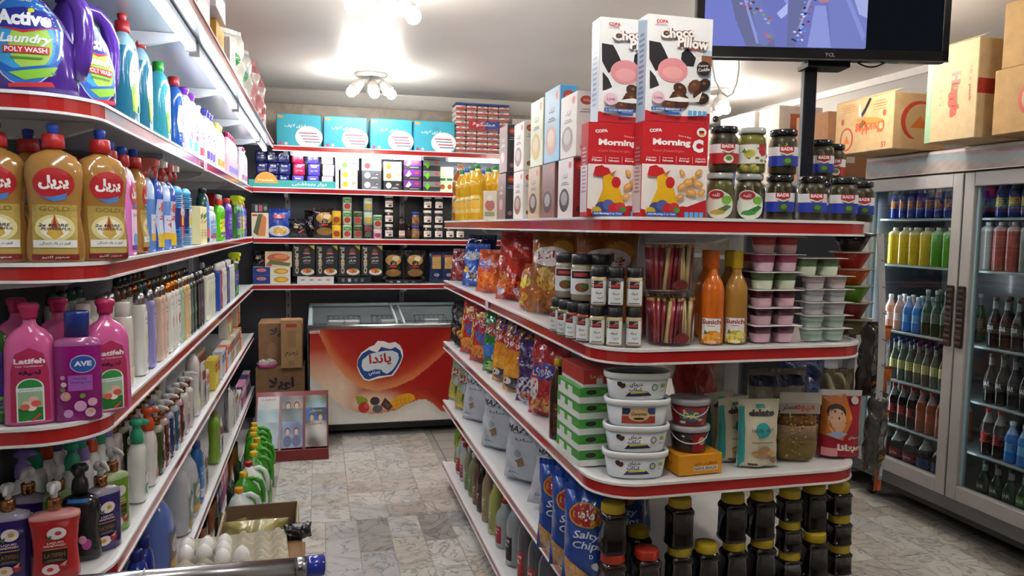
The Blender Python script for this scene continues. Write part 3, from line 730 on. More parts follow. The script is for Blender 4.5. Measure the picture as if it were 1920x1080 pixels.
K['whpurple'] = bottle('detergent_bottle', .25, .085, .06, 'flat', 'd3d3da', ('knob', '8a3ac0', .02), lab(None, '7040b0', '79c6e8', 'سافتلن', bits=((-.2, .4, .16, 'd94f8c'), (.2, .35, .14, '5b8fd8'))))
K['whviolet'] = bottle('softener_bottle', .24, .085, .06, 'flat', 'd6d6dc', ('knob', '5a53c0', .021), lab(None, '4d53b8', '6e5ac0', 'نرم', bits=((.1, .35, .18, '8fd0e8'),)))
K['whyellow'] = bottle('softener_bottle', .23, .08, .06, 'flat', 'd8d6d2', ('knob', 'c7b95c', .02), lab(None, '6b9a3a', 'e7952c', 'لطیف', bits=((0, .5, .2, 'e8b23c'), (.2, .2, .14, '5a7ac8'))))
K['pinkcrim'] = bottle('softener_bottle', .24, .08, .06, 'flat', 'd9aebb', ('knob', '9c1f4a', .019), lab(None, 'b03a6a', '6a72c4', 'گلرنگ', bits=((0, .5, .18, 'e89ab4'), (.1, .2, .12, 'd0642c'))))
K['whpink'] = bottle('softener_bottle', .23, .08, .06, 'flat', 'd8ced4', ('knob', 'e6d8e0', .018), lab(None, '8a4ac0', 'd95a6a', 'صاف', bits=((0, .45, .16, '6a9ad8'),)))
def L_pril(D, h, w, gold=True):
    D.ell(0, h * .68, w * .345, h * .135, 'b32128', 24); D.txt('پریل', 0, h * .685, h * .13, 'f6f2ee', w=w * .5, bold=.05)
    D.poly([(-w * .22, h * .565), (0, h * .57), (w * .22, h * .6), (w * .18, h * .545), (0, h * .525)], '4a7cc0')
    if gold:
        D.rect(0, h * .28, w * .74, h * .44, 'b39a4e'); D.txt('GOLD', 0, h * .465, h * .04, '8a7130', w=w * .5)
        D.ell(0, h * .3, w * .33, h * .115, 'd9cd8f', 20); D.ell(0, h * .3, w * .25, h * .09, 'efe9cf', 18)
        D.poly([(-w * .14, h * .25), (0, h * .42), (w * .14, h * .25), (0, h * .2)], 'c8a243'); D.poly([(-w * .05, h * .3), (0, h * .42), (w * .04, h * .3)], 'a8322e')
        D.txt('2x MORE', -w * .02, h * .325, h * .026, '33303c', w=w * .5, shear=.2); D.txt('POWERFUL', w * .02, h * .293, h * .022, '33303c', w=w * .5, shear=.2)
        D.rect(0, h * .165, w * .72, h * .065, 'e9e7e0'); D.txt('قوی در پاک کنندگی', 0, h * .168, h * .03, '444444', w=w * .5)
        D.rect(0, h * .05, w * .78, h * .05, '7c1d20'); D.txt('صنوبر اکتیو', 0, h * .05, h * .026, 'e8dcd8', w=w * .45)
    else:
        D.rect(0, h * .3, w * .6, h * .42, 'f0d5ec'); D.txt('2000', 0, h * .45, h * .03, '7a6a9a', w=w * .36); D.ell(0, h * .18, w * .2, h * .07, '6aa0d8'); D.rect(0, h * .09, w * .6, h * .05, '6a3f8c')
K['gold'] = bottle('dish_soap_bottle', .262, .118, .074, 'waist', 'a3763a', ('push', 'b21f24', '2350c8', .024), L_pril, n=2.5, mat='gloss')
K['pinkdish'] = bottle('dish_soap_bottle', .255, .088, .062, 'flat', [(.8, 'e07fc8'), (1, 'd9c6d4')], ('push', 'b21f24', '2350c8', .02), lambda D, h, w: L_pril(D, h, w, False), n=2.8)
K['ltblue'] = bottle('window_cleaner_bottle', .24, .09, .06, 'flat', [(.72, '5d8fd6'), (1, 'a9c4ea')], ('spray', 'b05048', 'b02a2a'), lab('cdd6ea', 'c2303a', 'e8b72a', 'شیشه', .15, .5, bits=((.1, .6, .15, 'd03a30'),)))
K['bluespray'] = bottle('window_cleaner_bottle', .245, .09, .06, 'waist', '2f56c4', ('spray', 'b8a6a0', 'b02a2a'), lab('c2cbe0', 'c2303a', 'e6c41f', 'رافونه', .05, .7, bits=((0, .85, .24, 'd5343a'), (0, .2, .2, 'e6c41f'))))
K['cream'] = carton('soap_box', .09, .07, .17, 'e6dfa8', lambda D, w, h: (D.rect(0, h * .75, w * .8, h * .12, '4d7a3a', .2), D.rect(0, h * .6, w * .7, h * .05, 'b06a3a', .25), D.lines(0, h * .3, w * .6, h * .2, 3, 'b0a060')))
K['dkgreen'] = bottle('cleaner_bottle', .24, .085, .06, 'flat', '1c4a4c', ('screw', '15302f', .018, .02), lab('4a86d8', 'f0f0f0', 'd84a5a', 'وایتکس', .1, .8))
K['redbox'] = carton('detergent_box', .12, .06, .3, 'd02a20', lambda D, w, h: (D.ell(0, h * .6, w * .35, h * .2, 'e8e0e0'), D.txt('سافت', 0, h * .6, .04, '2a4aa0', w=w * .5), D.rect(0, h * .2, w * .8, h * .15, 'e86a30')))
K['orangebox'] = carton('detergent_box', .1, .05, .28, 'e06a3c', lambda D, w, h: (D.rect(0, h * .4, w * .8, h * .5, '9db6d8'), D.ell(0, h * .7, w * .3, h * .12, 'd84a2a'), D.txt('تاژ', 0, h * .7, .03, 'ffffff')))
K['whblue'] = bottle('cleaner_bottle', .16, .07, .05, 'flat', 'cfdcea', ('screw', 'e8eef4', .016, .02), lab('7aa8d8', 'ffffff', 'b0405a', 'اتک'))
K['grncap'] = bottle('toilet_cleaner_bottle', .2, .07, .055, 'waist', '5fc41f', ('push', 'd0342a', 'e8ece0', .016), lab('e6e23a', 'c02a30', '4a3aa0', 'هارپیک', .1, .6))
K['purp'] = bottle('toilet_cleaner_bottle', .22, .07, .055, 'waist', '5b3a9c', ('screw', 'd83a3a', .016, .025), lab('7a5ac8', 'ffffff', '3a2a80', 'اتک', .1, .7))
K['yelgrn'] = bottle('freshener_bottle', .22, .07, .055, 'flat', '2f6b2a', ('spray', 'c6d62a', 'e8e02a'), lab('4a3aa8', 'f0e838', '6ac030', 'فرش', .1, .75))
K['bluyel'] = bottle('cleaner_bottle', .21, .07, .05, 'flat', '78b0d8', ('screw', 'c8dcea', .015, .02), lab('e0d85a', '3a4aa0', '50a050', 'من', .1, .7))
def brush_pack():
    k = Kind('brush_pack', 'brush'); b = MB(); b.box(-.035, .035, -.012, .012, .05, .17, '23348c', 'paper'); k.part('card', b)
    b = MB()
    for i in range(10): b.box(-.037 + .002 * (i % 2), .037 - .002 * (i % 2), -.022, .014, .005 + i * .0075, .0095 + i * .0075, '3f9be0', 'plastic')
    k.part('bristles', b); b = MB()
    for i in range(6): b.box(-.036, .036, -.022, .014, .15 + i * .008, .155 + i * .008, '56b4ea', 'plastic')
    b.loft([sring(z, a, c, 3, 14) for z, a, c in ((.198, .034, .02), (.215, .034, .022), (.228, .02, .014), (.232, .006, .006))], '5cbcf0', 'plastic'); k.part('bristles', b)
    b = MB(); D = Decal(b, face_front(-.0225)); D.rect(0, .1, .072, .03, 'e8cf20'); D.rect(0, .135, .072, .03, 'e9e9f2'); D.txt('برس', 0, .135, .016, '2a3a90'); D.rect(0, .125, .03, .01, 'c8324a'); k.part('print', b)
    return k
K['brush'] = brush_pack()
K['redpack'] = bag('sponge_pack', .07, .23, .03, 'b3262a', lambda D, w, h: (D.rect(0, h * .45, w * .6, h * .7, 'b3262a'), D.ell(0, h * .6, w * .3, h * .12, 'e8e0e8'), D.ell(0, h * .6, w * .2, h * .08, '4a6ac8'), D.rect(0, h * .25, w * .5, h * .2, 'd84a30')), crimp=.01, wr=.003, cat='pack')
def L_latif(D, h, w):
    D.poly([(-w * .36, h * .03), (-w * .34, h * .5), (-w * .26, h * .66), (0, h * .72), (w * .26, h * .66), (w * .34, h * .5), (w * .36, h * .03)], 'b02a58')
    D.txt('Latifeh', 0, h * .595, h * .05, 'f4eaf0', w=w * .56, bold=.04); D.txt('Hair Conditioner', 0, h * .548, h * .018, 'e8c8d8', w=w * .5)
    D.txt('لطیفه', 0, h * .485, h * .055, '241a4a', w=w * .4, bold=.05)
    D.ell(0, h * .345, w * .25, h * .09, 'eef2ec', 20); D.rect(0, h * .19, w * .5, h * .32, 'eef2ec'); D.ell(0, h * .345, w * .22, h * .08, '2f8f46', 20); D.rect(0, h * .19, w * .44, h * .3, '9cc4a0'); D.rect(0, h * .1, w * .44, h * .12, '1f7a34')
    D.rect(0, h * .33, w * .46, h * .035, 'e8f0f0'); D.txt('نرم کننده مو', 0, h * .33, h * .02, '30508a', w=w * .38)
    for u, v, c in ((-.06, .2, 'e8c8b8'), (.06, .24, 'e6b4a8'), (.02, .16, 'f0ddd0'), (-.1, .17, 'd86a5a'), (.1, .2, 'd85a50')): D.ell(u * w, v * h, w * .09, h * .03, c, 10)
    D.rect(w * .1, h * .07, w * .2, h * .02, 'd03a3a', .7); D.txt('750ml', 0, h * .012 + .006, h * .016, 'e8c8d8', w=w * .16)
K['latif'] = bottle('conditioner_bottle', .245, .108, .062, 'latif', 'd8619f', ('knob', 'b51f5c', .022), L_latif, n=2.6)
def L_ave(D, h, w):
    D.ell(w * .12, h * .67, w * .27, h * .105, 'c9c2d6', 22); D.ell(w * .12, h * .67, w * .25, h * .095, '2b57b0', 22); D.txt('AVE', w * .12, h * .675, h * .06, 'f4f4f8', w=w * .36, bold=.05)
    D.rect(w * .06, h * .45, w * .5, h * .18, 'a85fb8'); D.txt('Family', w * .06, h * .5, h * .03, '5a2a8a', w=w * .3); D.txt('Shampoo', w * .06, h * .455, h * .032, '5a2a8a', w=w * .42)
    for u, v, a, c in ((-.25, .3, .11, 'd9a0b8'), (-.22, .3, .05, 'e8c070'), (.05, .18, .13, 'd8a0d0'), (.3, .22, .1, 'dca8c8'), (-.2, .1, .1, 'c890c8'), (.25, .1, .11, 'e0b0c8'), (.1, .3, .06, '6a9a4a'), (-.3, .52, .05, 'd890b8'), (-.28, .44, .06, 'e0b8d0'), (-.3, .38, .05, '7a8a3a'), (.28, .12, .04, 'e0a850')): D.ell(u * w, v * h, a * w, a * w, c, 12)
K['ave'] = bottle('shampoo_bottle', .2, .098, .056, 'squre', [(.86, '8f1675'), (1, 'a9588f')], ('block', '20307c', .055, .026), L_ave, n=3.2)
K['whcream'] = bottle('lotion_bottle', .2, .075, .05, 'tall', 'edeae4', ('block', 'f2f2f0', .04, .026), lab(None, 'c08a6a', 'e8d8c8'))
def L_sham(pic, txt='روزانه', c1='4a4a52', bg=None):
    def f(D, h, w):
        if bg: D.rect(0, h * .5, w * .72, h * .8, mix(bg, 'ffffff', .08))
        D.txt(txt, 0, h * .8, h * .07, c1, w=w * .5); D.rect(0, h * .73, w * .4, h * .012, c1)
        D.ell(0, h * .5, w * .2, h * .1, pic, 14); D.ell(w * .06, h * .47, w * .12, h * .06, mix(pic, 'ffffff', .5), 12); D.lines(0, h * .2, w * .3, h * .1, 3, mix(c1, 'ffffff', .3))
    return f
def sham(col, cap, pic, capmat='gloss', h=.215, w=.062, d=.042): return bottle('shampoo_bottle', h, w, d, 'tall', col, ('dome', cap, .036, capmat), L_sham(pic, bg=col), n=2.6, seg=18)
K['sh_white'] = sham('eceeea', 'b9bcc2', 'c9d8a0', 'metal'); K['sh_lav'] = sham('9a97d6', 'a5a9b4', 'b8b0e8', 'metal'); K['sh_peach'] = sham('e9c9b4', 'a7a7a9', 'c8a890', 'metal')
K['sh_orange'] = sham('eef0ea', 'c9781c', 'd8583a', 'gold'); K['sh_orange2'] = sham('eef0ea', 'b8681c', '5f8f3a', 'gold'); K['sh_mint'] = sham('b4d8c4', 'a9b0b0', '6ab090', 'metal'); K['sh_yel'] = sham('e3c48a', 'b5ab9c', 'e8d8a8', 'metal')
K['sh_dteal'] = sham('1d4c56', '8f9599', '4a8a8a', 'metal'); K['sh_dgreen'] = sham('23402c', '9fa5a5', '8ac05a', 'metal'); K['sh_black'] = sham('1c1a22', '26242c', 'b03a50'); K['sh_plum'] = sham('3c2a48', '8a8a92', '9a70b0', 'metal')
K['sh_green'] = sham('e8ecda', '20241f', '5a8f2a'); K['sh_white2'] = sham('e4e6e8', 'dfe1e3', '3a5a40'); K['sh_blue'] = sham('2b4fb0', 'e0e4ea', 'd84a50'); K['sh_red'] = sham('a82a30', 'e8e0e0', 'f0d0c0')
K['cap_brown'] = sham('d8d0c0', '6d4f38', 'a08060'); K['cap_teal'] = sham('cfd8d4', '2e5a58', '80a0a0'); K['cap_amber'] = sham('e6dfd0', 'a8581c', 'c09050', 'gold')
def L_hand(c1, panel, word='LIQUID'):
    def f(D, h, w):
        D.ell(w * .05, h * .68, w * .2, h * .09, 'efe6e6', 14); D.ell(w * .08, h * .68, w * .07, h * .03, c1, 10); D.poly([(-w * .2, h * .62), (-w * .05, h * .66), (-w * .08, h * .58)], '4a6a34')
        D.txt(word, w * .02, h * .545, h * .034, 'f0dede', w=w * .34); D.txt('HANDWASH', 0, h * .505, h * .034, 'f0dede', w=w * .44)
        D.rect(0, h * .36, w * .5, h * .19, panel); D.rect(0, h * .455, w * .5, h * .014, 'c8924a'); D.txt('LATIFEH', 0, h * .37, h * .06, '8f6a38', w=w * .42); D.lines(0, h * .295, w * .42, h * .04, 2, '8a8080')
        D.ell(-w * .08, h * .17, w * .19, h * .075, 'ead6d6', 14); D.ell(-w * .1, h * .17, w * .07, h * .03, c1, 10); D.ell(w * .17, h * .19, w * .1, h * .05, 'a82a34', 12); D.poly([(w * .1, h * .22), (w * .26, h * .28), (w * .2, h * .2)], 'd8a898')
    return f
def pumpb(col, head='c9cbd0', collar='b07a52', c1='c83a40', panel='1c1418', prof='hand', w=.1, d=.052, h=.165, gold='gold', n=3):
    return bottle('pump_bottle', h, w, d, prof, [(.86, col), (1, mix(col, 'ffffff', .25))], ('pump', head, collar, gold), L_hand(c1, panel), n=n)
K['pp_red'] = pumpb('b21d22'); K['pp_purple'] = pumpb('2c1f66', c1='c8a030', panel='1a1430', prof='squre', w=.09); K['pp_green'] = pumpb('6f9c2c', c1='e8f0e0', panel='20301a', prof='squre', w=.08)
K['pp_dred'] = pumpb('6e2026', prof='squre', w=.075); K['pp_olive'] = pumpb('3f4f22', prof='squre', w=.075); K['pp_navy'] = pumpb('2a3a80', prof='squre', w=.075); K['pp_teal'] = pumpb('2f6f86', prof='squre', w=.075); K['pp_white'] = pumpb('dcd8d4', head='d8d8d8', prof='squre', w=.075, c1='b08090', panel='8a6a7a')
K['pp_black'] = bottle('pump_bottle', .17, .09, .055, 'waist', '17161c', ('bigpump', '121216'), lambda D, h, w: (D.rect(0, h * .52, w * .6, h * .86, '17161c'), D.ell(-w * .1, h * .6, w * .15, h * .08, '8a7050'), D.ell(w * .2, h * .25, w * .12, h * .08, 'b04a90'), D.ell(w * .1, h * .32, w * .1, h * .06, 'd8a0c0'), D.rect(0, h * .9, w * .5, h * .05, '2a70c0')))
def L_act(c): return lambda D, h, w: (D.poly([(-w * .2, h * .7), (0, h * .8), (w * .25, h * .62), (w * .1, h * .5)], mix(c, 'ffffff', .4)), D.txt('Activ', 0, h * .5, h * .06, '5a5a70', w=w * .5, rot=.5), D.ell(0, h * .2, w * .22, h * .1, c), D.ell(0, h * .2, w * .12, h * .055, mix(c, 'ffffff', .5)))
K['pw_green'] = bottle('pump_bottle', .18, .075, .052, 'flat', 'eef2f0', ('bigpump', '2ba37f'), L_act('3fae8a')); K['pw_orange'] = bottle('pump_bottle', .18, .075, .052, 'flat', 'f0eeec', ('bigpump', 'd9552a'), L_act('d85a3a')); K['pw_violet'] = bottle('pump_bottle', .18, .075, .052, 'flat', 'eeeef4', ('bigpump', '8a7ac8'), L_act('8a78c8'))
K['bigwhite'] = bottle('lotion_bottle', .27, .1, .06, 'waist', 'e8eaea', None, lab(None, '8aa8a0', 'dfe4a8', bits=((0, .3, .25, 'e8e2a0'), (0, .7, .2, '3a8a98'))), n=2.4)
def dbox(c, c2, c3, w=.08, d=.05, h=.15, nm='carton', t='کرم'): return carton(nm, w, d, h, c, lambda D, w, h: (D.rect(0, h * .72, w * .9, h * .3, c2), D.txt(t, 0, h * .72, h * .13, c, w=w * .5), D.ell(0, h * .32, w * .28, h * .17, c3, 14), D.lines(0, h * .1, w * .6, h * .1, 2, c2)), lambda D, d, h: D.rect(0, h * .6, d * .7, h * .5, c2))
K['bx_white'] = dbox('e4e2e0', 'c8485a', '8aa0b8'); K['bx_blue'] = dbox('d8dce6', '4a6ab0', 'e8e0d8'); K['bx_yel'] = dbox('dccb4a', 'a03a2a', 'f0e8c0'); K['bx_org'] = dbox('d8662a', 'f0d8c0', 'e8a060'); K['bx_pink'] = dbox('d890b0', 'f4e8ee', 'b04a7a'); K['bx_navy'] = dbox('2a3468', 'd8d8e8', '8a4a8a'); K['bx_tan'] = dbox('c8bca0', 'b0342a', '6a8a4a')
K['blister'] = bag('razor_pack', .085, .2, .02, 'd8d6d2', lambda D, w, h: (D.rect(0, h * .75, w * .8, h * .2, '9a3a4a'), D.ell(0, h * .4, w * .2, h * .2, '6a7a90'), D.lines(0, h * .15, w * .6, h * .1, 3, '808080')), crimp=.008, wr=.002, cat='pack')
def ljug(col, cap, lcol, name='detergent_jug', handle=None):
    k = Kind(name, 'detergent'); b = MB()
    b.loft([sring(z, rx, ry, 2.6, 20, cx) for z, rx, ry, cx in ((0, .07, .05, 0), (.006, .078, .055, 0), (.08, .08, .057, 0), (.16, .075, .054, -.003), (.22, .058, .048, -.012), (.25, .036, .036, -.02), (.265, .021, .021, -.02), (.275, .02, .02, -.02))], col, 'gloss'); k.part('body', b)
    b = MB(); b.tube([(-.005, 0, .256), (.035, 0, .262), (.065, 0, .24), (.078, 0, .195), (.076, 0, .13)], [.013, .013, .013, .013, .012], handle or col, 'gloss', 10); k.part('handle', b)
    b = MB(); b.cyl(-.02, 0, .27, .3, .021, cap, 'plastic', n=16); k.part('cap', b)
    b = MB(); D = Decal(b, lambda u, v, o: (u, -.057 * (1 - min(abs(u / .08), .98) ** 2.6) ** (1 / 2.6) - o, v), .014)
    D.rect(0, .085, .1, .13, lcol); D.ell(0, .105, .036, .03, mix(lcol, 'ffffff', .6)); D.txt('سفید', 0, .105, .022, 'b0262a', w=.045); D.rect(0, .04, .1, .03, 'd0a030'); k.part('label', b); return k
K['jug_white'] = ljug('d5dedb', 'd98a1f', '4a5a8a'); K['jug_green'] = ljug('3c9620', 'd9b01f', '6a5a3a'); K['jug_whred'] = ljug('e2e6e2', 'b8242a', '3a6a4a'); K['jug_blue'] = ljug('5a7fd0', '3a5ac0', '6a6a70'); K['jug_peri'] = ljug('6c88d8', '5468c0', '7a6a66'); K['jug_grey'] = ljug('c6cdd6', 'b0b8c4', '6b8a7a')
K['bl_blue'] = bottle('cleaner_bottle', .25, .09, .06, 'flat', '2a63a8', ('screw', '2a4a90', .018, .03), lab('4a8ac8', 'ffffff', 'd8d8e8', 'کف')); K['bl_green'] = bottle('cleaner_bottle', .25, .085, .06, 'waist', '7fa82c', ('screw', '6a7a2a', .018, .03), lab(None, '2a3a1a', None, bits=((.1, .7, .14, '30401c'), (.2, .2, .2, 'd8e0c8'))))
K['bl_royal'] = bottle('cleaner_bottle', .24, .09, .06, 'flat', '1c35a0', ('screw', '1a2a80', .018, .03), lambda D, h, w: (D.ell(0, h * .3, w * .3, h * .2, 'b8262c'), D.txt('Rika', 0, h * .3, .03, 'f0e8e8', w=w * .4)))
K['whbag'] = bag('cotton_bag', .15, .24, .05, 'd8dadc', lambda D, w, h: (D.poly([(-w * .2, h * .2), (w * .1, h * .6), (w * .2, h * .4)], 'b8b0a8'), D.lines(w * .15, h * .4, w * .2, h * .4, 6, '8a6a6a')), wr=.007)
def water_pack():
    k = Kind('water_pack', 'bottled water'); b = MB()
    for i in range(3):
        for j in range(2): b.loft([[(p[0] + i * .068 - .068, p[1] + j * .068 - .034, p[2]) for p in r] for r in body_rings(.22, .066, .066, 'soda', 2, 12)], 'c4ccd2', 'clear')
    k.part('bottles', b, None, 'six clear bottles'); b = MB()
    b.loft([sring(z, .107, .073, 6, 24) for z in (.005, .15)], '9a4a2a', 'film', True, (False, False)); k.part('wrap', b); return k
K['water'] = water_pack()

# ---------------- back wall goods
def F_diaper(D, w, h):
    D.rect(0, h * .5, w * .95, h * .94, '39aac4')
    D.ell(w * .22, h * .3, w * .3, h * .34, 'eef2f4', 24)
    D.txt('ایزی لایف', -w * .08, h * .63, h * .13, 'eaf4f6', w=w * .46, shear=.2); D.ell(w * .04, h * .76, w * .07, h * .05, '4a98b4', 12); D.rect(-w * .4, h * .9, w * .12, h * .08, 'd9a05a')
    for i, c in enumerate(('c02a50', '6a7a9a', 'c02a50', '5a6a90')): D.rect(w * (.2 + .03 * i), h * (.42 - .09 * i), w * (.4 - .02 * i), h * .03, c)
    for i in range(2): D.ell(w * (-.4 + .12 * i), h * .08, w * .035, h * .05, 'c03a7a' if i == 0 else 'd8c8d8', 12)
def F_tea(c, a, t):
    return lambda D, w, h: (D.rect(w * -.2, h * .5, w * .36, h * .5, a), D.txt(t, w * .2, h * .5, h * .3, a, w=w * .4))
K['diaper'] = bag('diaper_pack', .35, .24, .17, '37a7c1', F_diaper, crimp=0, wr=.003, nu=12, nv=10, cat='diapers')
def squarebag(name, w, h, t, col, front, mat='film', cat='pack', sidec=None, wr=.003):
    k = Kind(name, cat); b = MB(); rg = random.Random(int(w * 1000)); R_ = []
    for z, q in ((0, .93), (.04, .99), (.25, 1), (.5, 1.01), (.75, 1), (.95, .98), (1, .93)):
        R_.append([(x + wr * math.sin(i * 2.1 + z * 9), y + wr * math.cos(i * 1.7 + z * 7), zz) for i, (x, y, zz) in enumerate(sring(z * h, w / 2 * q, t / 2 * q, 9, 28))])
    b.loft(R_, col, mat); k.part('pack', b)
    b = MB(); front(Decal(b, lambda u, v, o: (u, -t / 2 * 1.012 - .002 - o, v), 9), w, h); k.part('print', b); return k
K['diaper'] = squarebag('diaper_pack', .34, .245, .16, '37a7c1', F_diaper, 'plastic', 'diapers')
def napkins():
    k = Kind('napkin_bundle', 'napkins'); rg = random.Random(3)
    for j in range(9):
        for i in range(5):
            b = MB(); x = -.18 + i * .09; z = .012 + j * .042
            b.box(x - .042, x + .042, -.09, .09, z, z + .036, 'e4d8d2', 'paper', .006)
            D = Decal(b, face_front(-.09)); D.rect(x, z + .011, .082, .016, ('a83a3e', '9c4a44', 'b23238')[rg.randrange(3)]); D.rect(x + rg.uniform(-.02, .02), z + .026, .03, .006, '8a4a50'); k.part('napkin_pack', b)
    b = MB(); b.box(-.225, .225, -.093, .093, .39, .405, '3b4a98', 'film', .004); k.part('wrap', b)
    b = MB(); D = Decal(b, face_front(-.094)); D.rect(-.05, .23, .13, .06, 'b4262e'); D.rect(.08, .23, .12, .06, '2d3f98'); D.txt('مشکوة', .01, .235, .04, 'f0ecec', w=.19, bold=.04); k.part('label', b); return k
K['napkin'] = napkins()
def pad(c, t): return squarebag('pad_pack', .084, .09, .1, c, lambda D, w, h: (D.rect(0, h * .75, w * .5, h * .1, mix(c, 'ffffff', .7)), D.txt(t, 0, h * .4, h * .16, mix(c, 'ffffff', .5), w=w * .6)), 'gloss', 'pack', wr=.004)
K['pad_navy'] = pad('1c2468', 'مای لیدی'); K['pad_mag'] = pad('c0164a', 'پنبه ریز'); K['pad_vio'] = pad('4e3fb0', 'پنبه ریز'); K['pad_pink'] = pad('e3c2d6', 'پنبه')
def tea(c, a, a2, t='چای', w=.15, h=.075): return carton('tea_box', w, .1, h, c, lambda D, w, h: (D.ell(-w * .22, h * .5, w * .16, h * .32, a, 14), D.rect(w * .28, h * .62, w * .22, h * .22, a2), D.txt(t, w * .28, h * .62, h * .16, 'f0f0f0', w=w * .16), D.lines(w * .15, h * .25, w * .4, h * .2, 2, mix(c, 'ffffff', .5))))
K['tea_cream'] = tea('ece8d8', '5a7a3a', '30302a'); K['tea_red'] = tea('e0d8d0', 'c03a3a', 'b02a2a'); K['tea_grey'] = tea('55565c', 'c8cacc', '2a2a2e'); K['tea_yel'] = tea('e4dcc8', 'd8a020', 'c07a20', w=.13); K['tea_org'] = tea('e8dcc0', 'd06a2a', 'd08a2a', w=.14); K['tea_black'] = tea('1e1e22', 'b8b8bc', '6a3a30', w=.14)
K['tea_purple'] = carton('tea_box', .14, .1, .085, '2a2428', lambda D, w, h: (D.rect(0, h * .68, w, h * .6, '6c2a86'), D.poly([(-w * .4, h * .4), (-w * .2, h * .9), (-w * .05, h * .6), (-w * .25, h * .3)], 'e8e0f0'), D.ell(w * .25, h * .7, w * .12, h * .12, 'c0482a'), D.rect(w * .1, h * .2, w * .5, h * .08, '8a8088')))
K['tea_mint'] = carton('tea_box', .14, .1, .085, '26282a', lambda D, w, h: (D.rect(0, h * .68, w, h * .5, '7a7a78'), D.poly([(-w * .42, h * .5), (-w * .2, h * .85), (-w * .12, h * .45), (-w * .25, h * .12)], '62b81f'), D.ell(w * .28, h * .68, w * .11, h * .12, 'c23a2a')))
def padtray():
    k = Kind('pad_tray', 'tray'); b = MB(); b.box(-.33, .33, -.006, .006, 0, .055, '2e9690', 'paper'); b.box(-.33, .33, -.006, .16, 0, .006, '2e9690', 'paper'); k.part('tray', b)
    b = MB(); D = Decal(b, face_front(-.006)); D.rect(0, .028, .655, .052, '2e9690'); D.txt('نوار بهداشتی', .12, .028, .03, 'e8f0ee', w=.26); D.ell(-.2, .03, .085, .085, 'd9912c', 24, 0, 0, PI); D.txt('Freelady', -.2, .05, .022, 'f0dcb8', w=.12); k.part('print', b); return k
K['padtray'] = padtray()
def box2(nm, w, h, c, draw, d=.06): return carton(nm, w, d, h, c, draw)
K['spag_box'] = box2('pasta_box', .125, .19, 'd9cdb8', lambda D, w, h: (D.poly([(-w * .4, h * .2), (-w * .1, h * .95), (w * .2, h * .95), (-w * .1, h * .05)], '4e5a3a'), D.poly([(-w * .15, h * .05), (w * .15, h * .95), (w * .4, h * .8), (w * .3, h * .05)], 'c07a44'), D.rect(-w * .3, h * .9, w * .3, h * .07, 'b83a30')))
K['pasta_small'] = box2('pasta_box', .125, .07, '24262c', lambda D, w, h: (D.rect(-w * .2, h * .5, w * .15, h * .7, '9a9aa0'), D.rect(w * .05, h * .5, w * .2, h * .7, 'b04a58'), D.ell(w * .33, h * .5, w * .1, h * .25, '6a8a6a')))
K['lasagna'] = box2('lasagna_box', .2, .12, 'd8c4a4', lambda D, w, h: (D.ell(0, h * .6, w * .42, h * .28, 'b5623a'), D.ell(w * .1, h * .68, w * .25, h * .14, 'd88a5a'), D.poly([(-w * .45, h * .2), (w * .4, h * .05), (w * .45, h * .25), (-w * .3, h * .45)], '5f6a42'), D.rect(-w * .35, h * .12, w * .2, h * .1, 'c03028')))
K['spag_long'] = box2('spaghetti_pack', .28, .065, 'e0dcd0', lambda D, w, h: (D.rect(-w * .27, h * .5, w * .46, h * .98, '22357f'), D.ell(w * .25, h * .5, w * .2, h * .36, 'c8952c'), D.ell(w * .27, h * .5, w * .12, h * .2, 'dfb652'), D.ell(-w * .27, h * .62, w * .13, h * .2, 'd0888a'), D.txt('مانا', -w * .27, h * .62, h * .2, 'c02a34', w=w * .14)))
def F_jumbo(D, w, h):
    D.rect(-w * .33, h * .5, w * .26, h * .98, '2c2b2a'); D.txt('JUMBO', -w * .33, h * .52, w * .2, 'b9ae96', w=h * .9, rot=-PI / 2, bold=.05); D.poly([(w * .22, h), (w * .48, h), (w * .48, h * .84)], 'd8b82a')
    D.ell(w * .13, h * .82, w * .12, h * .08, '6a4a3a'); D.rect(w * .13, h * .73, w * .3, h * .055, 'b04a52'); D.txt('زر ماکارون', w * .13, h * .73, h * .035, 'e8d0d0', w=w * .24)
    D.txt('ماکارونی', w * .13, h * .61, h * .06, 'd8d8d8', w=w * .36); D.txt('شلز', w * .13, h * .5, h * .08, 'e8e8e8', w=w * .34); D.rect(w * .13, h * .42, w * .3, h * .02, '8a8a8a')
    D.ell(w * .16, h * .14, w * .3, h * .11, 'd8d0c4'); D.ell(w * .15, h * .18, w * .2, h * .08, 'b5482a'); D.ell(w * .05, h * .17, w * .08, h * .05, 'd8803a'); D.ell(w * .28, h * .2, w * .07, h * .05, '7a9a3a')
K['jumbo'] = box2('pasta_box', .17, .245, '17171a', F_jumbo, .07)
K['lowbox'] = box2('pasta_box', .28, .06, 'd8d4d2', lambda D, w, h: (D.rect(0, h * .94, w * .4, h * .1, 'b03040'), [D.rect(w * (-.35 + .23 * i), h * .5, w * .1, h * .2, '9a8a8a') for i in range(4)]))
K['darklow'] = box2('pasta_box', .25, .055, '1e2028', lambda D, w, h: [D.rect(0, h * .5, w * .95, h * .9, '1e2028')] + [D.rect(w * (-.35 + .2 * i), h * .5, w * .09, h * .5, ('70747a', 'b8bcc0', '5a6a70')[i % 3]) for i in range(4)])
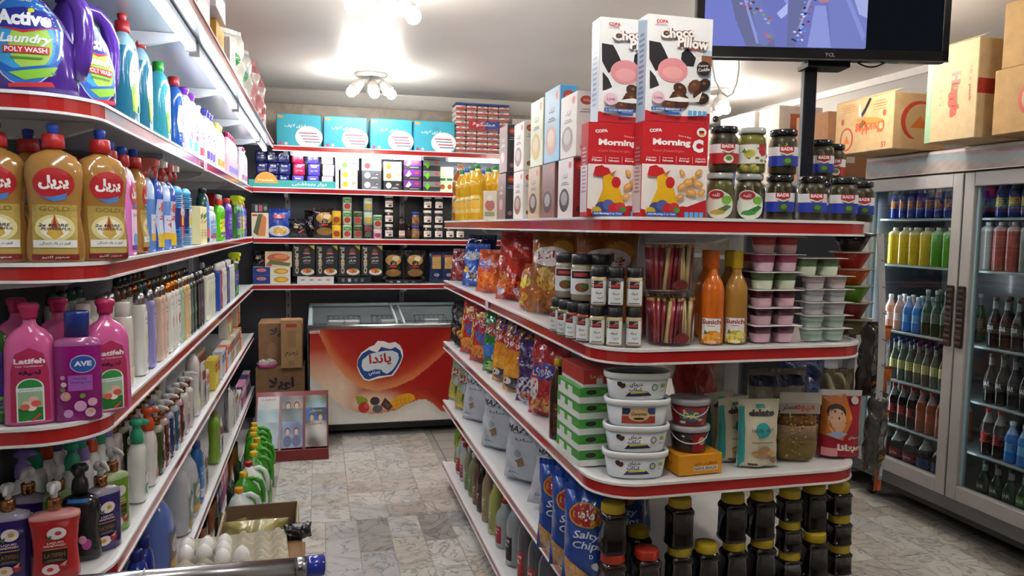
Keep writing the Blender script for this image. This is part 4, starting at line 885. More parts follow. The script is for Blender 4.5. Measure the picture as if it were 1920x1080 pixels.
K['pastabag'] = bag('pasta_bag', .17, .22, .07, '2a2320', lambda D, w, h: (D.ell(0, h * .72, w * .38, h * .2, 'b08a4c'), D.ell(0, h * .25, w * .36, h * .14, '8f6a34'), D.ell(0, h * .6, w * .15, h * .1, '1a1a22'), D.rect(0, h * .48, w * .3, h * .06, 'c03038'), D.txt('زر', 0, h * .6, .03, 'd8b060'), D.ell(.02, h * .78, .03, .02, 'd8c090')), wr=.005)
K['blackbag'] = bag('pasta_bag', .16, .2, .06, '141416', lambda D, w, h: (D.txt('زر ماکارون', -w * .2, h * .6, .04, 'd0d0d0', w=h * .5, rot=PI / 2), D.ell(w * .2, h * .45, w * .22, h * .18, 'c8a04a'), D.rect(w * .1, h * .2, w * .3, h * .06, 'b03a48')), wr=.006)
K['blackbag2'] = bag('pasta_bag', .15, .13, .08, '121214', lambda D, w, h: (D.rect(w * .1, h * .4, w * .3, h * .1, 'a83a4a', .6), D.ell(-w * .15, h * .65, w * .12, h * .08, 'b09050')), wr=.008)
K['bluebag'] = bag('pasta_bag', .18, .21, .08, '24449c', lambda D, w, h: (D.ell(0, h * .78, w * .25, h * .08, 'd84a50'), D.txt('مانا', 0, h * .78, .02, 'f0e8e8'), D.ell(0, h * .25, w * .44, h * .2, 'd0d4e0'), D.ell(w * .05, h * .25, w * .33, h * .15, 'd2a62c'), D.ell(w * .05, h * .28, w * .2, h * .08, 'e2c45a')), wr=.005)
K['spagbag'] = bag('spaghetti_bag', .12, .24, .03, '1d2a52', lambda D, w, h: (D.rect(0, h * .7, w * .6, h * .42, 'c9a05a'), D.rect(0, h * .93, w * .6, h * .06, 'b8363e'), D.ell(0, h * .28, w * .2, h * .06, '8a90b0')), wr=.002, cat='pasta')
def can(c, c2, c3, t='کنسرو', h=.105, r=.036, lid='c8cacc'):
    k = Kind('food_can', 'can'); b = MB(); b.cyl(0, 0, 0, h, r, c, 'gloss', n=20); k.part('body', b); b = MB(); b.cyl(0, 0, h, h + .004, r * .96, lid, 'metal', n=20); k.part('lid', b)
    b = MB(); D = Decal(b, face_cyl(r), .012); D.rect(0, h * .75, r * 1.9, h * .3, c2); D.txt(t, 0, h * .76, h * .15, c, w=r * 1.2); D.ell(0, h * .35, r * .7, h * .22, c3); k.part('label', b); return k
K['can_yel'] = can('dca915', 'e8c83a', '9a3a20', 'ذرت'); K['can_grn'] = can('b8d0b0', '3f8a4a', 'b02a30', 'لوبیا'); K['can_dgr'] = can('7a8a6a', '2a3a26', 'a82a30', 'رب'); K['can_teal'] = can('a8cbb8', 'd8d8c0', 'c8a030', 'قارچ'); K['can_plum'] = can('5a3038', '8a3a44', '3a5a4a', 'خورش'); K['can_pink'] = can('c8a0b0', 'd8c8d0', '9a3a50', 'تن', .08)
def sjar(glass, lid, lcol, t, r=.036, h=.095, lh=.022):
    k = Kind('spread_jar', 'jar'); b = MB(); b.loft(body_rings(h, r * 2, r * 1.9, 'jar', 2.4, 20, False), glass, 'gloss'); k.part('jar', b); b = MB(); b.cyl(0, 0, h, h + lh, r * .92, lid, 'plastic', n=20); k.part('lid', b)
    b = MB(); D = Decal(b, body_surf(h, r * 2, r * 1.9, 'jar'), .012); D.rect(0, h * .47, r * 1.7, h * .52, lcol); D.txt(t, 0, h * .55, h * .17, '9a2a2a', w=r * 1.2); D.ell(r * .2, h * .34, r * .4, h * .09, '5a3626'); k.part('label', b); return k
K['nut1'] = sjar('2c160e', 'eeeeea', 'e8e4de', 'Nutella'); K['nut2'] = sjar('2c160e', 'eceae6', 'e6e2dc', 'برتر'); K['coffee'] = sjar('6d4a2c', '2542b0', '9a7a54', 'قهوه', .034, .09, .02); K['darkjar'] = sjar('241418', '2a1a1c', '4a2a30', 'شکلات')
K['chocsyr'] = bottle('syrup_bottle', .17, .06, .05, 'flat', '2a1512', ('screw', '1c1010', .014, .02), lab('d8ccc8', '6a2a20', '6a3a30', 'سس', .08, .4))
# ---------------- island goods
def F_morning(D, w, h):
    D.rect(0, h * .78, w, h * .44, 'c5202a'); D.rect(0, h * .28, w, h * .56, 'f3efec')
    D.poly([(-w / 2, h * .09), (-w * .2, h * .04), (w * .1, h * .12), (w / 2, h * .2), (w / 2, 0), (-w / 2, 0)], 'b91c27')
    D.poly([(0, h * .14), (w * .2, h * .16), (w * .5, h * .28), (w * .5, h * .2), (w * .2, h * .12)], 'ecebe9')
    D.txt('COPA', -w * .31, h * .91, h * .036, 'f6f0ee', w=w * .19, bold=.06, rot=.1); D.txt('Morning', -w * .06, h * .785, h * .085, 'ffffff', w=w * .58, bold=.05); D.txt('C', w * .34, h * .765, h * .14, 'ffffff', w=w * .17, bold=.07)
    D.txt('Corn Flakes/Light', -w * .11, h * .7, h * .028, 'e07a80', w=w * .48); D.txt('Quick & Easy', w * .13, h * .855, h * .022, 'f0d8d8', w=w * .2, rot=-.15)
    D.ell(w * .39, h * .91, w * .075, h * .05, 'f2f2f2', 18); D.rect(w * .39, h * .918, w * .08, h * .016, '222222'); D.rect(w * .39, h * .903, w * .08, h * .016, 'cc2a22'); D.rect(w * .39, h * .888, w * .08, h * .016, 'e0b522')
    for i, (a, b) in enumerate((('Contains', 'Fiber'), ('Improves', 'Performance'), ('Source of', 'Energy'), ('HELPS', 'Digestion'))):
        x = w * (-.37 + .25 * i); D.txt(a, x, h * .628, h * .018, 'f6e8e8', w=w * .15); D.txt(b, x, h * .6, h * .026, 'ffffff', w=w * .16)
        if i: D.rect(x - w * .125, h * .612, w * .005, h * .07, 'f0d8d8')
    # rooster-like farm picture, flakes, berries
    D.poly([(-w * .38, h * .12), (-w * .27, h * .3), (-w * .28, h * .43), (-w * .2, h * .46), (-w * .1, h * .43), (-w * .02, h * .3), (w * .06, h * .14), (-w * .1, h * .05)], 'e3b31c')
    D.poly([(-w * .43, h * .44), (-w * .4, h * .53), (-w * .3, h * .55), (-w * .26, h * .53), (-w * .2, h * .52), (-w * .16, h * .47), (-w * .28, h * .43), (-w * .36, h * .43)], 'c4232b'); D.ell(-w * .08, h * .37, w * .07, h * .06, 'c4232b', 14); D.poly([(-w * .18, h * .46), (-w * .08, h * .5), (-w * .14, h * .43)], 'c8763a')
    for u, v, a, r_ in ((.1, .47, .06, -.9), (.35, .48, .07, .8), (.2, .38, .09, .2), (.35, .36, .08, -.3), (.1, .33, .08, .5), (.24, .27, .09, -.2), (.07, .22, .07, .3), (.4, .27, .07, .6), (.28, .42, .05, 0)): D.ell(u * w, v * h, a * w, a * w * .6, 'd69a4c', 12, r_); D.ell(u * w, v * h + .002, a * w * .6, a * w * .3, 'e8bd7c', 10, r_)
    for u, v, a, c in ((-.3, .1, .1, '3c4a86'), (-.2, .13, .09, '4e5ea0'), (-.1, .09, .1, 'b8242c'), (-.02, .11, .08, 'c03a40'), (-.38, .06, .08, 'c8a22a'), (.02, .08, .05, '4a8a3a')): D.ell(u * w, v * h, a * w, a * w * .85, c, 14)
    D.rect(-w * .21, h * .035, w * .46, h * .045, '2d62b4'); D.txt('Add Morning C to Your', -w * .21, h * .035, h * .025, 'ffffff', w=w * .42)
    for i in range(4): D.rect(w * (.17 + .075 * i), h * .035, w * .06, h * .055, '4aa8e0')
def F_choco(D, w, h):
    D.rect(0, h * .5, w, h, 'eef1f4'); D.rect(0, h * .05, w, h * .1, 'bd2430'); D.ell(0, h * .12, w * .5, h * .06, 'eef1f4', 20)
    D.rect(w * .43, h * .5, w * .14, h * .4, 'b6cde0'); D.rect(w * .42, h * .6, w * .16, h * .1, '8a5a3a')
    D.poly([(-w * .47, h * .75), (-w * .3, h * .74), (-w * .24, h * .68), (-w * .16, h * .58), (-w * .26, h * .52), (-w * .36, h * .47), (-w * .46, h * .58)], '23222a'); D.poly([(w * .03, h * .66), (w * .12, h * .71), (w * .25, h * .62), (w * .22, h * .54), (w * .1, h * .54), (w * .02, h * .6)], '23222a'); D.poly([(-w * .45, h * .48), (-w * .36, h * .42), (-w * .3, h * .34), (-w * .44, h * .3)], '2a2a30')
    D.ell(-w * .1, h * .49, w * .23, h * .115, 'd98f96', 22); D.ell(-w * .1, h * .465, w * .16, h * .06, 'e3a3a6', 18)
    rg = random.Random(4)
    for i in range(13): u, v = (rg.uniform(-.1, .42), rg.uniform(.22, .4)) if i < 9 else (rg.uniform(-.4, .1), rg.uniform(.15, .22)); D.ell(u * w, v * h, w * .11, h * .055, ('4a2a1c', '5d3826', '33201a')[i % 3], 10, rg.uniform(-1, 1)); D.ell(u * w, v * h + .004, w * .03, h * .012, '8a5a3a', 8)
    D.poly([(-w * .3, h * .2), (0, h * .24), (w * .2, h * .22), (w * .35, h * .3), (w * .3, h * .2), (0, h * .19)], 'f0f0f0')
    D.ell(w * .36, h * .52, w * .11, h * .07, '2c2220'); D.txt('Yummy', w * .35, h * .545, h * .026, 'f0f0f0', w=w * .16, rot=.1); D.txt('Cuddle', w * .36, h * .51, h * .03, 'f0f0f0', w=w * .18, rot=.15)
    for b, c in ((.13, '5a3426'), (.045, 'f4f2f0')):
        D.txt('Choco', -w * .06, h * .835, h * .092, c, w=w * .52, bold=b, rot=.1); D.txt('Pillow', w * .18, h * .75, h * .1, c, w=w * .48, bold=b, rot=-.04)
    D.txt('Corn Flakes', w * .2, h * .69, h * .018, 'c8404a', w=w * .22, rot=-.2)
    D.txt('COPA', -w * .3, h * .93, h * .032, 'c83038', w=w * .18, bold=.05); D.ell(-w * .33, h * .22, w * .1, h * .06, 'e6c6d4', 16); D.txt('Love', -w * .33, h * .22, h * .03, 'b04a7a', w=w * .12)
    D.rect(-w * .2, h * .115, w * .46, h * .034, '2d5fae'); D.txt('A GOOD BREAKFAST', -w * .2, h * .115, h * .02, 'ffffff', w=w * .42); D.rect(-w * .1, h * .078, w * .2, h * .024, '2d5fae')
    for i in range(4): D.rect(w * (.16 + .075 * i), h * .09, w * .06, h * .045, '52a8dc')
K['morning'] = carton('cereal_box', .19, .06, .262, 'c5202a', F_morning, None, None, sidel=lambda D, d, h: (D.rect(0, h * .3, d * .9, h * .5, 'd8c8cc'), D.lines(0, h * .5, d * .6, h * .5, 12, 'b0808a')), cat='cereal')
K['choco'] = carton('cereal_box', .19, .06, .285, 'd5e0ec', F_choco, None, None, sidel=lambda D, d, h: (D.rect(0, h * .5, d * .96, h * .99, 'b9cfe6'), D.lines(0, h * .5, d * .6, h * .7, 14, '7a90b8')), cat='cereal')
def rcake(c, side, pic, h=.19, wd=.15, th=.055, dark=False):
    ink = 'd8d8d8' if dark else '6a6468'
    def fr(D, w, h): D.rect(0, h * .5, w * .98, h * .98, c); D.ell(w * .3, h * .88, w * .09, h * .06, 'c84a2a', 14); D.ell(-w * .05, h * .3, w * .34, h * .2, pic, 18); D.ell(-w * .05, h * .33, w * .22, h * .12, mix(pic, 'ffffff', .35), 14); D.txt('کیک', 0, h * .7, h * .09, ink, w=w * .35); D.lines(0, h * .58, w * .5, h * .06, 2, ink)
    def sd(D, d, h): D.rect(0, h * .5, d * .96, h * .98, side); D.ell(0, h * .86, d * .34, h * .07, 'b8402a', 14); D.txt('رشد', 0, h * .86, h * .05, 'f0d8b0', w=d * .4); D.rect(0, h * .68, d * .7, h * .01, ink); D.rect(0, h * .72, d * .5, h * .008, ink); D.rect(d * .1, h * .3, d * .3, h * .1, '2c2c2e'); D.ell(-d * .1, h * .14, d * .2, h * .05, pic, 12)
    return carton('cake_mix_box', wd, th, h, c, fr, sd)
K['cake_white'] = rcake('e9e4de', 'e6e4e2', '8a5a3a'); K['cake_tan'] = rcake('cbb496', 'c9b090', '5a3424'); K['cake_brown'] = rcake('8a5f58', '7a4a48', '4a2a26'); K['cake_choc'] = rcake('e4dcd8', '8a2a30', '3a201c'); K['cake_dark'] = rcake('8a7470', '2a2c34', '9a6a6a', .2, .14, .05, True); K['cake_lemon'] = rcake('e4e8cc', 'e2e6d2', 'd8b23a', .24, .16, .06); K['cake_sky'] = rcake('9cc8e6', '4a9cd6', 'd8a88a', .25, .17, .06); K['cake_tall'] = rcake('e8e2dc', 'e9e4e0', '9a8a80', .2, .16, .06)
def pjar(kind):
    k = Kind('pickle_jar', 'jar'); h, w = .118, .084
    core = {'olive': '7a7530', 'dark': '382f20', 'green': '56562a', 'brown': '453b22'}[{'red': 'dark', 'olive': 'olive', 'blue': 'dark', 'cuc': 'green', 'leaf': 'brown'}[kind]]
    b = MB(); b.loft([[(x * .93, y * .93, z * .985 + .002) for x, y, z in r] for r in body_rings(h * .97, w, w, 'jar', 2, 20, False)], core, 'plastic'); ci = k.part('contents', b)
    rg = random.Random(len(kind) * 7); b = MB()
    for i in range(34 if kind == 'olive' else 22):
        a = rg.uniform(0, 2 * PI); z = rg.uniform(.01, h * .84); R_ = w * .385
        if kind == 'olive': rr = (.0125, .0125, .0125)
        else: rr = (.008, .008, .016)
        b.loft([sring(z + rr[2] * q, rr[0] * math.sqrt(max(0, 1 - q * q)) + .0004, rr[1] * math.sqrt(max(0, 1 - q * q)) + .0004, 2, 8, R_ * math.cos(a), R_ * math.sin(a)) for q in (-1, -.6, 0, .6, 1)], {'olive': ('8f8a3c', 'a09a4a', '7d7a30')[i % 3]}.get(kind, mix(core, '9a8f3a', rg.uniform(.1, .55))), 'gloss')
    k.part('pickles', b, ci)
    b = MB(); b.loft(body_rings(h, w, w, 'jar', 2, 22, False), 'f4f5ee', 'clear'); k.part('glass', b)
    b = MB(); lc = {'olive': 'b9bdbd', 'cuc': '9aa0a0', 'leaf': '9aa0a0'}.get(kind, '1e2126'); r = w * .45
    b.loft([sring(h + z, q, q, 2, 24) for z, q in ((-.004, r), (.0, r * 1.03), (.011, r * 1.03), (.013, r * .97), (.012, r * .9))], lc, 'gloss'); k.part('lid', b)
    b = MB(); R_ = w / 2 + .0008; D = Decal(b, face_cyl(R_), .01)
    if kind in ('red', 'blue'):
        c2 = {'red': 'b01f26', 'blue': '2438a8'}[kind]
        D.rect(0, h * .44, w * 1.3, h * .46, 'e6e6ea'); D.rect(0, h * .33, w * 1.3, h * .25, c2); D.rect(.006, h * .61, w * .5, h * .13, 'b6242a'); D.poly([(-.015, h * .55), (.027, h * .55), (.006, h * .49)], 'b6242a'); D.txt('BADR', .006, h * .615, h * .085, 'f4eeee', w=w * .42, bold=.05)
        D.poly([(-.012, h * .5), (.006, h * .45), (.002, h * .44), (-.01, h * .47)], '3d7a3a'); D.poly([(.024, h * .5), (.006, h * .45), (.01, h * .44), (.022, h * .47)], '3d7a3a')
        D.ell(.008, h * .31, w * .17, h * .1, '33502e' if kind == 'blue' else 'e4e8e0', 14); D.ell(.008, h * .33, w * .11, h * .06, '5f8a3a', 12)
    elif kind == 'olive':
        D.rect(0, h * .46, w * 1.3, h * .46, 'e6e6e2'); D.ell(-.006, h * .47, w * .2, h * .1, 'b3b04a', 14); D.poly([(-.03, h * .5), (-.02, h * .6), (-.012, h * .48)], '5a7a3a'); D.poly([(.02, h * .69), (.046, h * .69), (.046, h * .45), (.03, h * .4), (.02, h * .5)], 'b32730'); D.ell(.03, h * .3, .006, .004, '8a8a7a')
    else:
        D.ell(0, h * .33, w * .5, h * .33, 'e2e8dc', 20); D.ell(-.01, h * .58, w * .3, h * .13, 'd8d8d4', 18); D.ell(-.01, h * .58, w * .26, h * .105, 'a82a34', 18); D.txt('تکمه', -.01, h * .58, h * .08, 'f2e8e8', w=w * .25)
        D.ell(.02, h * .46, w * .18, h * .1, '6fae3a', 12); D.poly([(-.03, h * .12), (.02, h * .34), (.035, h * .3), (.01, h * .14)], '2f7a36' if kind == 'leaf' else '5a6a3a'); D.ell(-.005, h * .16, w * .24, h * .06, 'b09a3a' if kind == 'cuc' else '3f8a3f', 12)
    k.part('label', b); return k
for q in ('red', 'olive', 'blue', 'cuc', 'leaf'): K['jar_' + q] = pjar(q)
def oilb(c, capc, h=.27, w=.075, lc='c8b060'): return bottle('oil_bottle', h, w, w * .95, 'oil', [(.93, c), (1, mix(c, 'ffffff', .4))], ('screw', capc, .016, .02), lambda D, h, w: (D.rect(0, h * .3, w * .9, h * .3, lc), D.ell(0, h * .3, w * .25, h * .09, 'd8a020'), D.txt('آفتابگردان', 0, h * .4, h * .04, '3a5a2a', w=w * .6)), n=2.6)
K['oil_amber'] = oilb('9a5a18', 'c07a5a', .3, .085, 'b08a50'); K['oil_yel'] = oilb('c99a14', '2a7a3a'); K['oil_yel2'] = oilb('d0a61c', '2f5ab0')
K['smallpack'] = carton('seasoning_box', .08, .04, .13, 'd8cbb8', lambda D, w, h: (D.ell(0, h * .5, w * .35, h * .2, 'b06a5a'), D.ell(0, h * .75, w * .2, h * .1, 'dfe4d8'), D.rect(0, h * .2, w * .7, h * .15, '8a9a6a')))
# snack bags: colour, top word, accents
def snack(name, w, h, t, c, word, wc, patches, seed=1, wordv=.72, plate=None, wr=.007, mat='film', wordrot=0, ww=.62, wh=.15):
    def f(D, w, h):
        D.rect(0, h * .5, w * .8, h * .88, c)
        for (u, v, a, b, cc) in patches: D.ell(u * w, v * h, a * w, b * h, cc, 16)
        if plate: D.ell(0, wordv * h, w * .38, h * .13, plate, 18)
        if word: D.txt(word, 0, wordv * h, h * wh, wc, w=w * ww, rot=wordrot)
    return bag(name, w, h, t, c, f, mat, 'snack', wr=wr, seed=seed)
SB = 'snack_bag'
K['sn_gold'] = snack(SB, .2, .3, .1, '9c5a1c', 'چاکلز', 'b0242c', [(0, .4, .25, .12, 'd2a240'), (.05, .2, .4, .1, 'b8702a'), (.2, .82, .22, .12, 'c8861c'), (-.1, .52, .12, .06, 'e2b84a')], 1, .72, 'e8e0d8', .01)
K['sn_red'] = snack(SB, .2, .3, .1, 'b2241c', None, 'ffffff', [(0, .2, .35, .12, 'e0662a'), (-.2, .3, .15, .12, 'd88a3a'), (-.25, .12, .12, .06, 'c8c8d8'), (.25, .12, .1, .06, 'b8c0d8'), (.1, .6, .3, .2, 'c83020')], 2, wr=.012)
K['sn_orange'] = snack(SB, .18, .2, .08, 'd6551e', 'پفک', 'e8e4f0', [(-.1, .7, .25, .15, '5a6ab0'), (0, .3, .35, .2, 'e87a2a')], 3, .7, None, .01)
K['sn_blue'] = snack(SB, .17, .22, .08, '2a5ab8', None, 'fff', [(.1, .25, .28, .14, 'd8dce6'), (.1, .25, .16, .1, '6a4a30'), (-.2, .4, .14, .08, 'e0b840'), (0, .75, .35, .12, 'c8ccd8')], 4, wr=.01)
K['sn_burg'] = snack(SB, .14, .18, .06, '7a1c2c', 'های', 'd8c0c8', [(0, .3, .25, .1, 'b05a4a')], 5)
K['sn_navy'] = snack(SB, .17, .2, .08, '1d2a5c', None, 'fff', [(0, .6, .3, .1, '3a5aa0')], 6, wr=.012)
K['sn_yel'] = snack(SB, .13, .2, .06, 'a8541c', 'موتوری', 'e8d83a', [(0, .65, .35, .16, 'd8c82a'), (.1, .3, .25, .1, 'd89a3a'), (-.1, .15, .2, .06, 'e0c050')], 7, .6)
K['sn_gold2'] = snack(SB, .22, .12, .1, '8a4a18', 'چی', 'd8c8b8', [(0, .6, .3, .2, 'b8701c')], 8, .5)
K['sn_black'] = snack(SB, .15, .24, .07, '1a1416', None, 'fff', [(0, .3, .25, .12, 'c8792a'), (.1, .25, .2, .08, 'd89a4a'), (0, .65, .2, .08, '8a8a90')], 9, wr=.01, mat='foil')
K['sn_multi'] = snack(SB, .15, .25, .07, 'b82a24', 'چیپس', 'f0e8d8', [(.2, .6, .35, .3, '2a6ac0'), (-.3, .5, .12, .4, 'e0b020'), (.1, .85, .3, .1, 'e0c020'), (0, .2, .3, .12, 'd88a3a')], 10, .7, 'c02a30')
K['sn_green'] = snack(SB, .14, .26, .07, '2a7a3a', 'چی توز', 'f0ece0', [(0, .72, .4, .1, 'c02a34'), (-.1, .35, .35, .12, '3a6ad0'), (.2, .3, .2, .1, 'e0c83a'), (0, .12, .3, .08, 'a0c86a')], 11)
K['sn_cheese'] = snack(SB, .14, .27, .07, 'd98a1c', 'چی توز', 'f4ecec', [(0, .86, .5, .18, '3c1c5c'), (0, .68, .34, .1, 'b8263c'), (0, .12, .3, .1, '3a3a44'), (0, .3, .3, .1, 'e8a83a'), (-.2, .15, .12, .05, 'e8e0d8')], 12, .68)
K['sn_purple'] = snack(SB, .15, .27, .07, '3a1f5e', 'چیپلت', 'd0d8ec', [(0, .2, .45, .25, 'c8c4d4'), (.1, .15, .3, .1, 'b8703a'), (0, .9, .3, .06, '5a3a80')], 13, .66)
K['sn_silver'] = snack(SB, .17, .2, .08, 'a8a8b8', None, 'fff', [(0, .5, .3, .15, 'b08a4a'), (.1, .25, .3, .12, '5a3a78')], 14, wr=.014, mat='foil')
K['sn_motor'] = snack(SB, .15, .25, .07, 'b0262a', 'موتوری', 'c8d8f0', [(0, .6, .4, .12, '2a4aa8'), (0, .15, .35, .1, 'd89a50'), (-.25, .35, .15, .15, 'd8d0d0'), (.2, .25, .1, .06, 'd84a3a')], 15, .6)
K['sn_mazg'] = snack(SB, .15, .25, .07, '8a9a7a', 'مزمز', 'f0e8e8', [(0, .72, .38, .1, 'a82a2e'), (-.2, .35, .2, .2, 'c8b83a'), (.2, .3, .2, .25, '4a6a2a'), (0, .12, .4, .08, 'd0a830'), (.1, .5, .2, .12, 'b8c0c0')], 16, .72)
K['sn_silverM'] = bag(SB, .19, .3, .1, 'c6ccd6', lambda D, w, h: (D.rect(0, h * .5, w * .8, h * .9, 'c4cad3'), D.txt('MAZZEH', 0, h * .72, h * .085, '34343a', w=w * .78, rot=-.06, bold=.03), D.rect(0, h * .665, w * .76, h * .008, '50505a', -.06), D.ell(w * .28, h * .82, w * .13, h * .03, 'a02a34'), D.txt('مزمز', w * .28, h * .82, h * .03, 'e0d8d8', w=w * .12), D.txt('ساده', 0, h * .6, h * .04, '50505a', w=w * .34), D.ell(-w * .1, h * .4, w * .08, h * .05, '9aa2ac'), D.poly([(-w * .1, h * .32), (0, h * .36), (w * .05, h * .26), (-w * .06, h * .22)], '8a7a5a'), D.rect(-w * .08, h * .3, w * .1, h * .02, '8a3a3a'), D.txt('salty', -w * .18, h * .12, h * .04, '3a70b8', w=w * .26)), 'foil', 'snack', wr=.006, seed=17, col_back='c6ccd6')
MATS['foil'].node_tree.nodes['Principled BSDF'].inputs['Metallic'].default_value = .2
K['sn_salty'] = bag(SB, .16, .27, .09, '24479c', lambda D, w, h: (D.ell(-w * .05, h * .78, w * .3, h * .13, 'c0922a', 20), D.ell(-w * .05, h * .78, w * .27, h * .115, 'a4202a', 20), D.txt('مزمز', -w * .05, h * .78, h * .12, 'f2eeee', w=w * .36, bold=.04), D.txt('Salty', 0, h * .57, h * .1, 'd4e2f4', w=w * .5, shear=.2), D.txt('Chips', w * .02, h * .465, h * .1, 'd4e2f4', w=w * .55, shear=.2), D.txt('D', w * .1, h * .37, h * .045, 'd4e2f4'), D.poly([(-w * .42, h * .32), (-w * .2, h * .26), (w * .1, h * .12), (w * .4, h * .02), (-w * .4, h * .02)], 'c08a48'), D.ell(-w * .2, h * .18, w * .2, h * .06, 'd6ab6a', 12, -.5), D.ell(w * .1, h * .08, w * .2, h * .05, 'c79450', 12, -.4), D.ell(w * .22, h * .27, w * .12, h * .045, 'd8dce4', 12)), 'film', 'snack', wr=.007, seed=18, edge=.02)
def spice(c, full=True):
    k = Kind('spice_jar', 'spice jar'); h, w = .082, .046
    b = MB(); b.loft([sring(z, q, q, 3, 18) for z, q in ((0, .021), (.004, .023), (h - .006, .023), (h, .02))], c, 'gloss'); k.part('jar', b)
    b = MB(); b.loft([sring(h + z, q, q, 2, 18) for z, q in ((0, .0215), (.003, .0225), (.026, .022), (.028, .02))], '1b1c20', 'plastic'); k.part('lid', b)
    b = MB(); D = Decal(b, lambda u, v, o: (u, -.023 * (1 - min(abs(u / .023), .97) ** 3) ** (1 / 3) - .0003 - o, v), .008); D.rect(0, h * .47, .041, h * .8, 'dfe4e4'); D.rect(-.004, h * .74, .032, h * .26, '151416'); D.rect(-.002, h * .7, .024, h * .09, 'b8383a'); D.txt('فلفل', .006, h * .8, .008, 'd8d8d8'); D.txt('سیاه', 0, h * .45, .009, '3a3a40'); D.txt('ادویه', .004, h * .28, .008, '4a4a50'); D.rect(0, h * .12, .03, .003, '6a6a70'); k.part('label', b); return k
K['sp_beige'] = spice('b5a584'); K['sp_dark'] = spice('38322e'); K['sp_red'] = spice('7a3020'); K['sp_green'] = spice('6a6a3a')
def spice_big(c):
    k = Kind('spice_jar', 'spice jar'); h = .105
    b = MB(); b.loft([sring(z, q, q, 2, 18) for z, q in ((0, .03), (.004, .033), (h - .008, .033), (h, .029))], c, 'gloss'); k.part('jar', b)
    b = MB(); b.loft([sring(h + z, q, q, 2, 18) for z, q in ((0, .031), (.003, .033), (.026, .032), (.028, .03))], '1b1c20', 'plastic'); k.part('lid', b)
    b = MB(); D = Decal(b, face_cyl(.0335), .008); D.rect(0, h * .52, .09, h * .66, 'd6dadc'); D.rect(-.005, h * .72, .06, h * .2, '1a1a1c'); D.rect(-.005, h * .72, .04, h * .09, 'b8383a'); D.ell(.0, h * .38, .02, .013, '7a4a2a'); D.ell(.01, h * .42, .01, .008, '5a7a3a'); k.part('label', b); return k
K['sp_big'] = spice_big('9a917e')
def stickjar():
    k = Kind('chocolate_stick_tub', 'candy tub'); h, w, d = .145, .142, .1
    rg = random.Random(2); b = MB()
    for i in range(44):
        a = i / 30 * 2 * PI; q = 1 if i < 30 else .62; x, y = .06 * q * math.cos(a), .04 * q * math.sin(a); tl = rg.uniform(-.012, .012); c = ('8a2434', '7a2030', '6a1a28', 'c2b07a', '9a3040')[rg.randrange(5)]
        b.tube([(x, y, .006), (x + tl, y, .125)], .0068, c, 'gloss', 7)
        b.tube([(x + tl * .97, y, .121), (x + tl * 1.08, y, .134)], [.0062, .004], 'b8965a', 'gloss', 6)
    k.part('sticks', b, None, 'burgundy wrapped chocolate sticks')
    b = MB(); b.loft([sring(z, w / 2 * q, d / 2 * q, 2.6, 28) for z, q in ((0, .95), (.006, 1), (h * .95, 1), (h, .97))], 'f6f3f2', 'clear'); k.part('tub', b)
    b = MB(); b.loft([sring(h + z, w / 2 * q, d / 2 * q, 2.6, 28) for z, q in ((-.006, 1.015), (.004, 1.015), (.006, .95))], 'f0ecea', 'clear'); k.part('lid', b)
    b = MB(); D = Decal(b, lambda u, v, o: (u, -d / 2 * (1 - min(abs(u / (w / 2)), .985) ** 2.6) ** (1 / 2.6) - .0005 - o, v), .012); D.ell(.012, .02, .024, .015, '6a2426', 18); k.part('label', b); return k
K['sticks'] = stickjar()
def sunich(c, capc, pic, pic2): return bottle('juice_bottle', .222, .067, .067, 'sauce', [(.97, c), (1, 'd8d0c0')], ('screw', capc, .0165, .047), lambda D, h, w: (D.rect(0, h * .175, w * .97, h * .33, 'eeeeec'), D.txt('Sunich', 0, h * .295, h * .062, 'a8202c', w=w * .78, bold=.03), D.lines(0, h * .24, w * .5, h * .02, 1, '9a9a90'), D.poly([(-w * .4, h * .012), (-w * .42, h * .12), (-w * .1, h * .17), (w * .2, h * .18), (w * .44, h * .14), (w * .44, h * .012)], pic), D.ell(-w * .1, h * .07, w * .22, h * .06, pic2, 16), D.ell(w * .22, h * .12, w * .15, h * .045, pic2, 14), D.poly([(-w * .3, h * .12), (-w * .26, h * .19), (-w * .14, h * .15)], '4a7a2a'), D.ell(w * .05, h * .03, w * .2, h * .025, mix(pic2, 'ffffff', .4), 12)), n=2, mat='gloss')
K['sun_or'] = sunich('d2691a', 'e06a14', 'd8861e', 'e8a83a'); K['sun_ye'] = sunich('a87a34', 'e2c21a', 'c9b23a', 'e8dc7a')
def jelly(top, bot):
    k = Kind('jelly_cup_tray', 'dessert'); xs = (-.036, .036)
    b = MB()
    for x in xs: b.loft([[(p[0] + x, p[1], p[2]) for p in sring(z, q, q, 3, 16)] for z, q in ((0, .022), (.002, .025), (.02, .0275))], bot, 'gloss')
    for x in xs: b.loft([[(p[0] + x, p[1], p[2]) for p in sring(z, q, q, 3, 16)] for z, q in ((.02, .0275), (.037, .031))], top, 'gloss')
    k.part('cups', b); b = MB(); b.box(-.076, .076, -.042, .042, .037, .0385, 'd8d4d6', 'plastic', .0006); k.part('lid_film', b); return k
K['je_red'] = jelly('b23438', 'e2b4b8'); K['je_green'] = jelly('5d7a4e', 'd4e0c8'); K['je_pink'] = jelly('b04a6e', 'e0c0d0'); K['je_dark'] = jelly('5c1c2c', 'd8b0bc'); K['je_plum'] = jelly('4e1c34', 'dcb4c4'); K['je_wgreen'] = jelly('b4cdbf', 'b8d2c4'); K['je_wgrey'] = jelly('bcbcc4', 'c8ccd2'); K['je_wpink'] = jelly('c2b0b2', 'cfc6ca')
